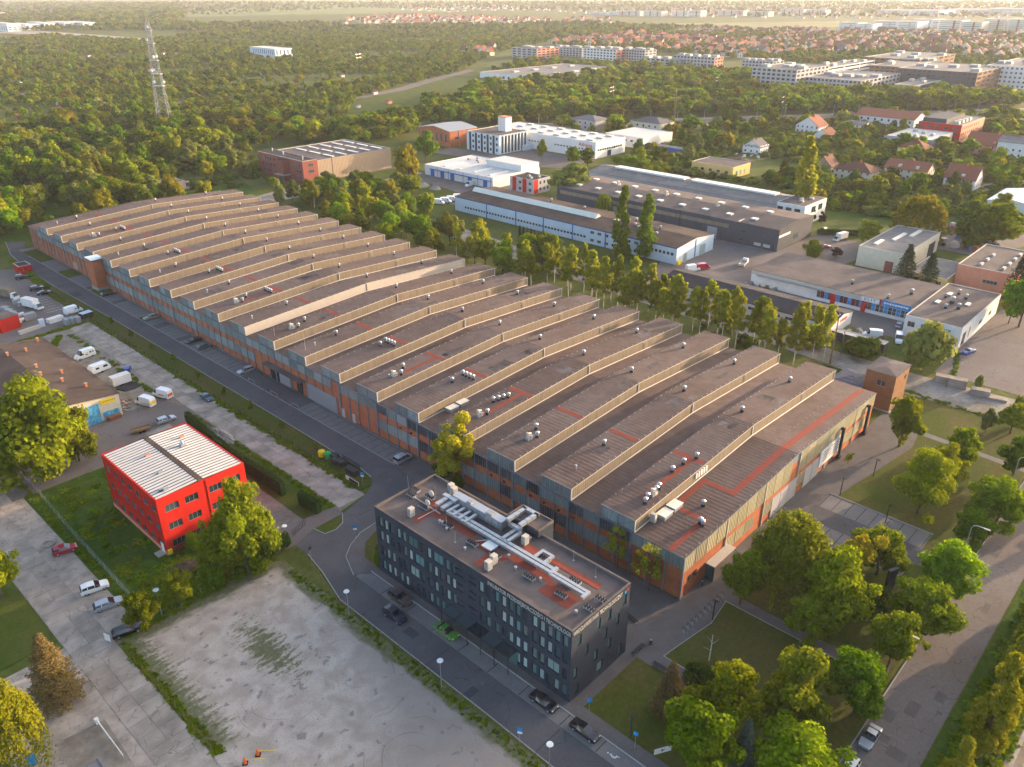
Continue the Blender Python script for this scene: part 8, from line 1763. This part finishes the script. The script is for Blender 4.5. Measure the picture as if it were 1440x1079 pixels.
# ------------------------------------------------------------------ garden trees as single things
G = 'garden trees east of the sheds'; nt_ = 0; tries = 0
gp = wpoly([(880, 205), (1000, 188), (1140, 178), (1440, 176), (1440, 330), (1330, 332), (1320, 318), (1130, 290), (1085, 262), (880, 236)])
gx = [p[0] for p in gp]; gy = [p[1] for p in gp]
while nt_ < 92 and tries < 6000:
    tries += 1; px, py = rg.uniform(880, 1440), rg.uniform(178, 332); p = P(px, py)
    if not inside(gp, p.x, p.y) or not free(p.x, p.y, 4): continue
    kd = rg.choice(('green', 'dark', 'olive', 'green', 'pale', 'fresh', 'bush', 'bush', 'palebush'))
    bushy = 'bush' in kd; tree(kd, p.x, p.y, rg.uniform(2.2, 4.2) if bushy else rg.uniform(5.5, 11), rg.uniform(2.4, 4.2) if bushy else rg.uniform(2.8, 4.8), 'low ' + LOOK[kd] + ' shrub in the gardens between sheds and railway' if bushy else LOOK[kd] + ' tree in the gardens between sheds and railway', G, lod='m', name='shrub' if bushy else 'tree', cat='shrub' if bushy else 'tree'); nt_ += 1
# ------------------------------------------------------------------ woods, allotments and undergrowth nobody could count
def stuff_scatter(name, label, pts, keys, lod):
    """pts: (x, y, z, scale_xy, scale_z); instances of tree meshes on those points"""
    col = bpy.data.collections.new(name + '_kinds'); k = 0; names = []
    for key in keys:
        for (h, rx, tm, cm) in ARCH[key + lod]:
            o = bpy.data.objects.new('%s_%02d' % (name, k), cm); col.objects.link(o); names.append(o); k += 1
    me = bpy.data.meshes.new(name); me.from_pydata([p[:3] for p in pts], [], [])
    sc = me.attributes.new('sc', 'FLOAT_VECTOR', 'POINT'); sc.data.foreach_set('vector', [v for p in pts for v in (p[3], p[3], p[4])])
    ro = me.attributes.new('rot', 'FLOAT_VECTOR', 'POINT'); ro.data.foreach_set('vector', [v for p in pts for v in (0, 0, random.uniform(0, 6.28))])
    ix = me.attributes.new('ix', 'INT', 'POINT'); ix.data.foreach_set('value', [random.randrange(k) for _ in pts])
    o = link(name, me); o['kind'] = 'stuff'; o['label'] = label; o['category'] = 'trees'
    g = bpy.data.node_groups.new(name, 'GeometryNodeTree'); g.interface.new_socket('Geometry', in_out='INPUT', socket_type='NodeSocketGeometry'); g.interface.new_socket('Geometry', in_out='OUTPUT', socket_type='NodeSocketGeometry')
    gi = g.nodes.new('NodeGroupInput'); go = g.nodes.new('NodeGroupOutput'); ins = g.nodes.new('GeometryNodeInstanceOnPoints'); ci = g.nodes.new('GeometryNodeCollectionInfo')
    ci.inputs['Collection'].default_value = col; ci.inputs['Separate Children'].default_value = True; ci.inputs['Reset Children'].default_value = True
    def attr(nm, ty): a = g.nodes.new('GeometryNodeInputNamedAttribute'); a.data_type = ty; a.inputs['Name'].default_value = nm; return a.outputs[0]
    ins.inputs['Pick Instance'].default_value = True
    g.links.new(gi.outputs[0], ins.inputs['Points']); g.links.new(ci.outputs[0], ins.inputs['Instance']); g.links.new(attr('ix', 'INT'), ins.inputs['Instance Index'])
    g.links.new(attr('rot', 'FLOAT_VECTOR'), ins.inputs['Rotation']); g.links.new(attr('sc', 'FLOAT_VECTOR'), ins.inputs['Scale']); g.links.new(ins.outputs[0], go.inputs[0])
    md = o.modifiers.new('scatter', 'NODES'); md.node_group = g
    return o
def sample(poly_px, per_m2, hmin, hmax, seed, nmax=9000, clear=3.0, patch=None, keep=None):
    rr = random.Random(seed); poly = wpoly(poly_px); xs = [p[0] for p in poly]; ys = [p[1] for p in poly]; A = 0.0
    for i in range(len(poly)): A += poly[i][0] * poly[(i + 1) % len(poly)][1] - poly[(i + 1) % len(poly)][0] * poly[i][1]
    n = min(nmax, int(abs(A) / 2 * per_m2)); out = []; tr = 0
    while len(out) < n and tr < n * 30:
        tr += 1; x, y = rr.uniform(min(xs), max(xs)), rr.uniform(min(ys), max(ys))
        if not inside(poly, x, y) or not free(x, y, clear): continue
        if any(abs(x - hx) < 3.5 and abs(y - hy) < 3.5 for hx, hy in HUTS) and rr.random() < .8: continue
        if patch and (math.sin(x * patch) + math.sin(y * patch * 1.3 + 1.7) + math.sin((x + y) * patch * .6)) < -1.1 and rr.random() < .8: continue
        h = hmin + (hmax - hmin) * rr.random() ** 1.8 * (1.0 if rr.random() < .93 else 1.5); out.append((x, y, 0, h / 10 * rr.uniform(1.0, 1.7), h / 10))
    return out
FK = ('green', 'dark', 'olive', 'fresh', 'pale', 'green', 'olive')
pts = sample([(-60, 66), (-60, 215), (60, 226), (200, 225), (330, 222), (360, 200), (430, 190), (480, 178), (500, 140), (560, 122), (640, 104), (700, 74), (770, 60), (700, 44), (560, 44), (300, 44), (200, 58), (60, 50)], .022, 2.2, 7.0, 41, 21000, 3, .021)
stuff_scatter('allotment_trees', 'sea of small trees and bushes covering the allotments', pts, FK, 'f')
pts = sample([(-40, 215), (-40, 245), (60, 262), (150, 268), (330, 240), (350, 226), (420, 200), (440, 180), (330, 170), (150, 180), (0, 190)], .009, 7, 14, 61, 600, 4)
pts += sample([(300, 232), (360, 224), (368, 246), (400, 262), (380, 268), (350, 258)], .012, 4, 8, 62, 60, 3) + sample([(430, 268), (560, 258), (600, 290), (660, 318), (700, 345), (640, 335), (520, 300), (430, 285)], .012, 5, 10, 63, 160, 2)
rr = random.Random(66)
for _ in range(120):
    x, y = (rr.uniform(98, 236), rr.uniform(364, 440)) if rr.random() < .75 else (rr.uniform(45, 98), rr.uniform(372, 440))
    if (192 < x < 240 and y < 378) or (168 < x < 194 and 396 < y < 424) or (x > 190 and y < 436): continue
    h = rr.uniform(8, 15); pts.append((x, y, 0, h / 10 * rr.uniform(.9, 1.2), h / 10))
stuff_scatter('west_wood', 'thick mixed wood between the hall end and the mast', pts, ('green', 'dark', 'olive', 'olive', 'pale', 'fresh'), 'm')
pts = sample([(480, 190), (560, 170), (600, 150), (690, 126), (760, 122), (870, 108), (1080, 112), (1100, 134), (1440, 146), (1440, 152), (960, 164), (700, 174), (660, 178), (590, 176), (520, 196)], .0135, 8, 14, 42, 2600, 4)
pts += sample([(690, 104), (720, 88), (860, 92), (1085, 106), (1085, 112), (860, 100), (700, 112)], .004, 6, 12, 71, 260, 3)
pts += sample([(420, 196), (560, 176), (600, 182), (560, 196), (480, 205), (440, 205)], .016, 8, 14, 43, 300, 4) + sample([(1090, 128), (1440, 140), (1440, 150), (1100, 150)], .012, 7, 13, 47, 500, 5)
stuff_scatter('railway_wood', 'band of dense woodland along the railway', pts, FK, 'f')
pts = sample([(690, 180), (960, 180), (1180, 172), (1440, 165), (1440, 172), (1140, 180), (1000, 192), (880, 205), (860, 196), (690, 170)], .010, 5, 11, 44, 700, 4)
pts += sample([(880, 205), (1000, 188), (1140, 178), (1440, 176), (1440, 330), (1330, 332), (1320, 318), (1130, 290), (1085, 262), (880, 236)], .0055, 4, 10, 81, 420, 4)
stuff_scatter('railway_scrub', 'bushes and small trees on the near side of the railway', pts, FK + ('pale',), 'f')
pts = sample([(80, 34), (80, 16), (140, 8), (250, 8), (262, 28), (220, 34)], .006, 12, 18, 45, 2500, 4) + sample([(640, 46), (770, 58), (900, 46), (1000, 40), (930, 38), (800, 32), (700, 36), (560, 36), (480, 40)], .0042, 6, 11, 46, 3600, 4) + sample([(900, 46), (1060, 60), (1440, 58), (1440, 48), (1180, 48), (1000, 40)], .0025, 6, 10, 48, 1500, 6)
pts += sample([(770, 64), (900, 48), (1110, 50), (1440, 58), (1440, 96), (1100, 90), (1050, 84), (820, 68)], .0062, 5, 10, 49, 3600, 2) + sample([(0, 44), (0, 22), (80, 18), (260, 34), (480, 34), (480, 44), (300, 44)], .003, 7, 12, 50, 2500, 6) + sample([(0, 20), (0, 5), (400, 4), (1440, 3), (1440, 26), (1100, 26), (800, 16), (500, 12), (300, 22)], .00042, 8, 14, 51, 5200, 20)
oh = stuff_scatter('far_houses', 'sea of tiny red-roofed houses merging into the town beyond', FARH, ('farhouse',), 'f'); oh['category'] = 'houses'
for a_ in oh.data.attributes['rot'].data: a_.vector = (0, 0, random.choice((0, 0, 1.57)) + random.uniform(-.1, .1))
stuff_scatter('far_woods', 'hazy far woods and tree lines between fields and estates', pts, ('green', 'dark', 'olive'), 'f')
pts = [(x, y, z, a * 3.0, b * 3.0) for (x, y, z, a, b) in sample([(880, 205), (1000, 188), (1140, 178), (1440, 176), (1440, 330), (1330, 332), (1320, 318), (1130, 290), (1085, 262), (880, 236)], .045, 1.2, 3.6, 52, 3400, 2)]
pts += [(x, y, z, a * 3, b * 3) for (x, y, z, a, b) in sample([(430, 272), (560, 262), (660, 300), (800, 372), (960, 420), (1100, 490), (1080, 510), (900, 430), (700, 350), (430, 290)], .02, .8, 2.4, 53, 500, 1)] + [(x, y, z, a * 3, b * 3) for (x, y, z, a, b) in sample([(0, 240), (330, 228), (420, 205), (480, 200), (360, 262), (180, 272), (60, 300), (0, 330)], .022, 1, 3.2, 54, 900, 2)]
stuff_scatter('undergrowth', 'rough undergrowth of bushes filling the gardens and waste ground', pts, ('bush', 'darkbush', 'palebush'), 'f')
# weeds and rough grass along fences and tracks
def tuft_strip(x0, y0, x1, y1, n, s0, s1, rr): return [(x0 + (x1 - x0) * t + rr.uniform(-.6, .6), y0 + (y1 - y0) * t + rr.uniform(-.6, .6), 0, rr.uniform(s0, s1) * .55, rr.uniform(s0, s1) * .4) for t in [rr.random() for _ in range(int(n * 1.6))]]
rr = random.Random(77); W_ = []
for q in ((81.6, 121, 81.6, 300, 260, .12, .34), (80.9, 121, 81.0, 200, 90, .15, .4), (73.8, 119, 73.2, 178, 150, .1, .3), (72, 190, 73, 255, 50, .15, .4), (28.3, 82, 28.3, 112, 120, .1, .28), (57.0, 30, 57.0, 108, 160, .08, .2), (56.2, 30, 56.4, 108, 90, .06, .16), (29, 113.2, 56, 113.0, 120, .1, .25), (33, 115, 33.4, 188, 160, .1, .26), (60, 3.2, 190, 2.6, 160, .2, .5), (60, 8, 200, 7, 160, .2, .5), (61.2, 256, 80, 258, 70, .2, .5), (40, 250, 62, 246, 90, .3, .6), (62, 240, 70, 252, 60, .2, .45), (206, 24, 207, 75, 60, .15, .4), (187, 60, 196, 76, 60, .2, .45), (224, 46, 243, 50.6, 40, .12, .3), (84, 300, 86, 345, 40, .3, .6), (100, 357, 190, 358, 60, .3, .7)): W_ += tuft_strip(*q, rr)
for _ in range(420):
    x, y = rr.uniform(35.5, 60.5), rr.uniform(114.5, 127.5) if rr.random() < .5 else rr.uniform(114, 166)
    if 42.5 < x < 62 and 127 < y < 152.5: continue
    W_.append((x, y, 0, rr.uniform(.12, .32), rr.uniform(.06, .16)))
stuff_scatter('weeds', 'rough weeds along fences, tracks and lot edges', [(x, y, z, a * 2.4, b * 3.2) for (x, y, z, a, b) in W_], ('weed',), 'm')
# trimmed hedges
def hedge(label, pts, wd, h, seed):
    rng = np.random.default_rng(seed); o = Vector((*pts[0], 0)); root = thing('hedge', label, 'hedge', o); cen = []; nr = []
    core = MB()
    for a, b in zip(pts[:-1], pts[1:]):
        a = Vector((*a, 0)) - o; b = Vector((*b, 0)) - o; L_ = (b - a).length; d = (b - a) / L_; n_ = Vector((-d.y, d.x, 0)); k = int(L_ * 190)
        t = rng.random(k) * L_; u = rng.random(k); side = rng.integers(0, 3, k); z = np.where(side == 2, h + 0.12 * rng.normal(size=k) + .12 * np.sin(t * 5), rng.random(k) * h); s = np.where(side == 2, (u - .5) * wd, np.where(side == 1, wd / 2, -wd / 2)) + .06 * rng.normal(size=k)
        cen.append(np.stack([a.x + d.x * t + n_.x * s, a.y + d.y * t + n_.y * s, z], 1)); nr.append(np.stack([n_.x * np.sign(s) * (side < 2), n_.y * np.sign(s) * (side < 2), (side == 2) * 1.0 + .3], 1) + .5 * rng.normal(size=(k, 3)))
        q = n_ * (wd * .42); core.prism([tuple((a + q)[:2]), tuple((a - q)[:2]), tuple((b - q)[:2]), tuple((b + q)[:2])], 0, h - .1)
    core.obj('stem_core', M['hedge_leaf'], root); cen = np.concatenate(cen); nr = np.concatenate(nr); link('foliage', leaves_mesh('foliage', cen, nr, .17 * (.6 + .8 * rng.random(len(cen))), [M['hedge_leaf']], rng=rng), root)
hedge('long dark clipped hedge between the red block and the concrete track', [(70.4, 172.5), (68.9, 150), (69.2, 129.5)], 1.1, 3.2, 1); hedge('short dark clipped hedge beside the gate of the red block', [(70.0, 124.5), (70.6, 118.8)], 1.2, 2.8, 2); hedge('clipped hedge in front of the dark hall car yard', [(332, 133), (345, 116)], 1.2, 2.2, 3)
# scrap heaps
rr = random.Random(8)
for k in range(60):
    x, y = rr.uniform(347, 392), rr.uniform(72, 99); m_ = rr.choice(('steel_grey', 'white_wall', 'plastic_blue', 'salmon', 'wood', 'trim_pale', 'steel_dark')); o = MB().box(-1, -.8, 0, 1, .8, 1.3).box(-.8, -.9, 1.3, .6, .6, 1.7).obj('scrap_crate', M[m_]); o.location = (x, y, .02); o.rotation_euler = (0, 0, rr.uniform(0, 3)); s = rr.uniform(.6, 1.5); o.scale = (s, s, s)
    tag(o, 'crate of scrap lying on the yard behind the cream warehouse', 'scrap', 'scrap on the yard')
for k in range(26):
    x, y = rr.uniform(252, 258), rr.uniform(112, 124) if k < 16 else rr.uniform(70, 80); o = MB().box(-.7, -.5, 0, .7, .5, .6).box(-.5, -.5, .6, .3, .4, 1.0).obj('scrap_crate', M[rr.choice(('trim_pale', 'wood', 'steel_grey', 'concrete'))]); o.location = (x if k < 16 else x - 19, y, .02); o.rotation_euler = (0, 0, rr.uniform(0, 3)); tag(o, 'pale junk piled beside the store awning' if k < 16 else 'junk piled by the garages', 'scrap', 'junk by the store' if k < 16 else 'junk by the garages')
for k in range(14):
    c = P(167 + rr.uniform(-2, 18), 571 + rr.uniform(-8, 12)); o = MB().box(-1.2, -.12, 0, 1.2, .12, .15).box(-.3, -.3, .1, .3, .3, .35).obj('scrap_timber', M[rr.choice(('wood', 'trim_pale', 'steel_grey', 'brick'))]); o.location = (c.x, c.y, .02); o.rotation_euler = (0, 0, rr.uniform(0, 3)); tag(o, 'loose timber and scrap strewn beside the graffiti workshop', 'scrap', 'scrap by the workshop')
# letters become plain meshes
bpy.context.view_layer.update(); dg = bpy.context.evaluated_depsgraph_get()
for o in [q for q in bpy.data.objects if q.type == 'FONT']:
    me = bpy.data.meshes.new_from_object(o.evaluated_get(dg)); n = link(o.name + '_t', me, o.parent); n.location = o.location; n.rotation_euler = o.rotation_euler; n.scale = o.scale; nm = o.name; bpy.data.objects.remove(o); n.name = nm
# ------------------------------------------------------------------ evening haze
hz = MB().box(-2600, -4600, -1.2, 12100, 12100, 98.0).obj('haze', None) if False else None
hm_ = bpy.data.materials.new('haze_air'); hm_.use_nodes = True; n = hm_.node_tree.nodes; n.clear(); ho = n.new('ShaderNodeOutputMaterial'); pv = n.new('ShaderNodeVolumePrincipled')
pv.inputs['Color'].default_value = (0.86, 0.87, 0.94, 1); pv.inputs['Density'].default_value = 0.00006; pv.inputs['Anisotropy'].default_value = 0.15
hm_.node_tree.links.new(pv.outputs[0], ho.inputs['Volume'])
hz = MB().box(-2600, -4600, -1.2, 12100, 12100, 98.0).obj('haze', hm_); hz['kind'] = 'stuff'; hz['label'] = 'pale warm evening haze over the whole place'
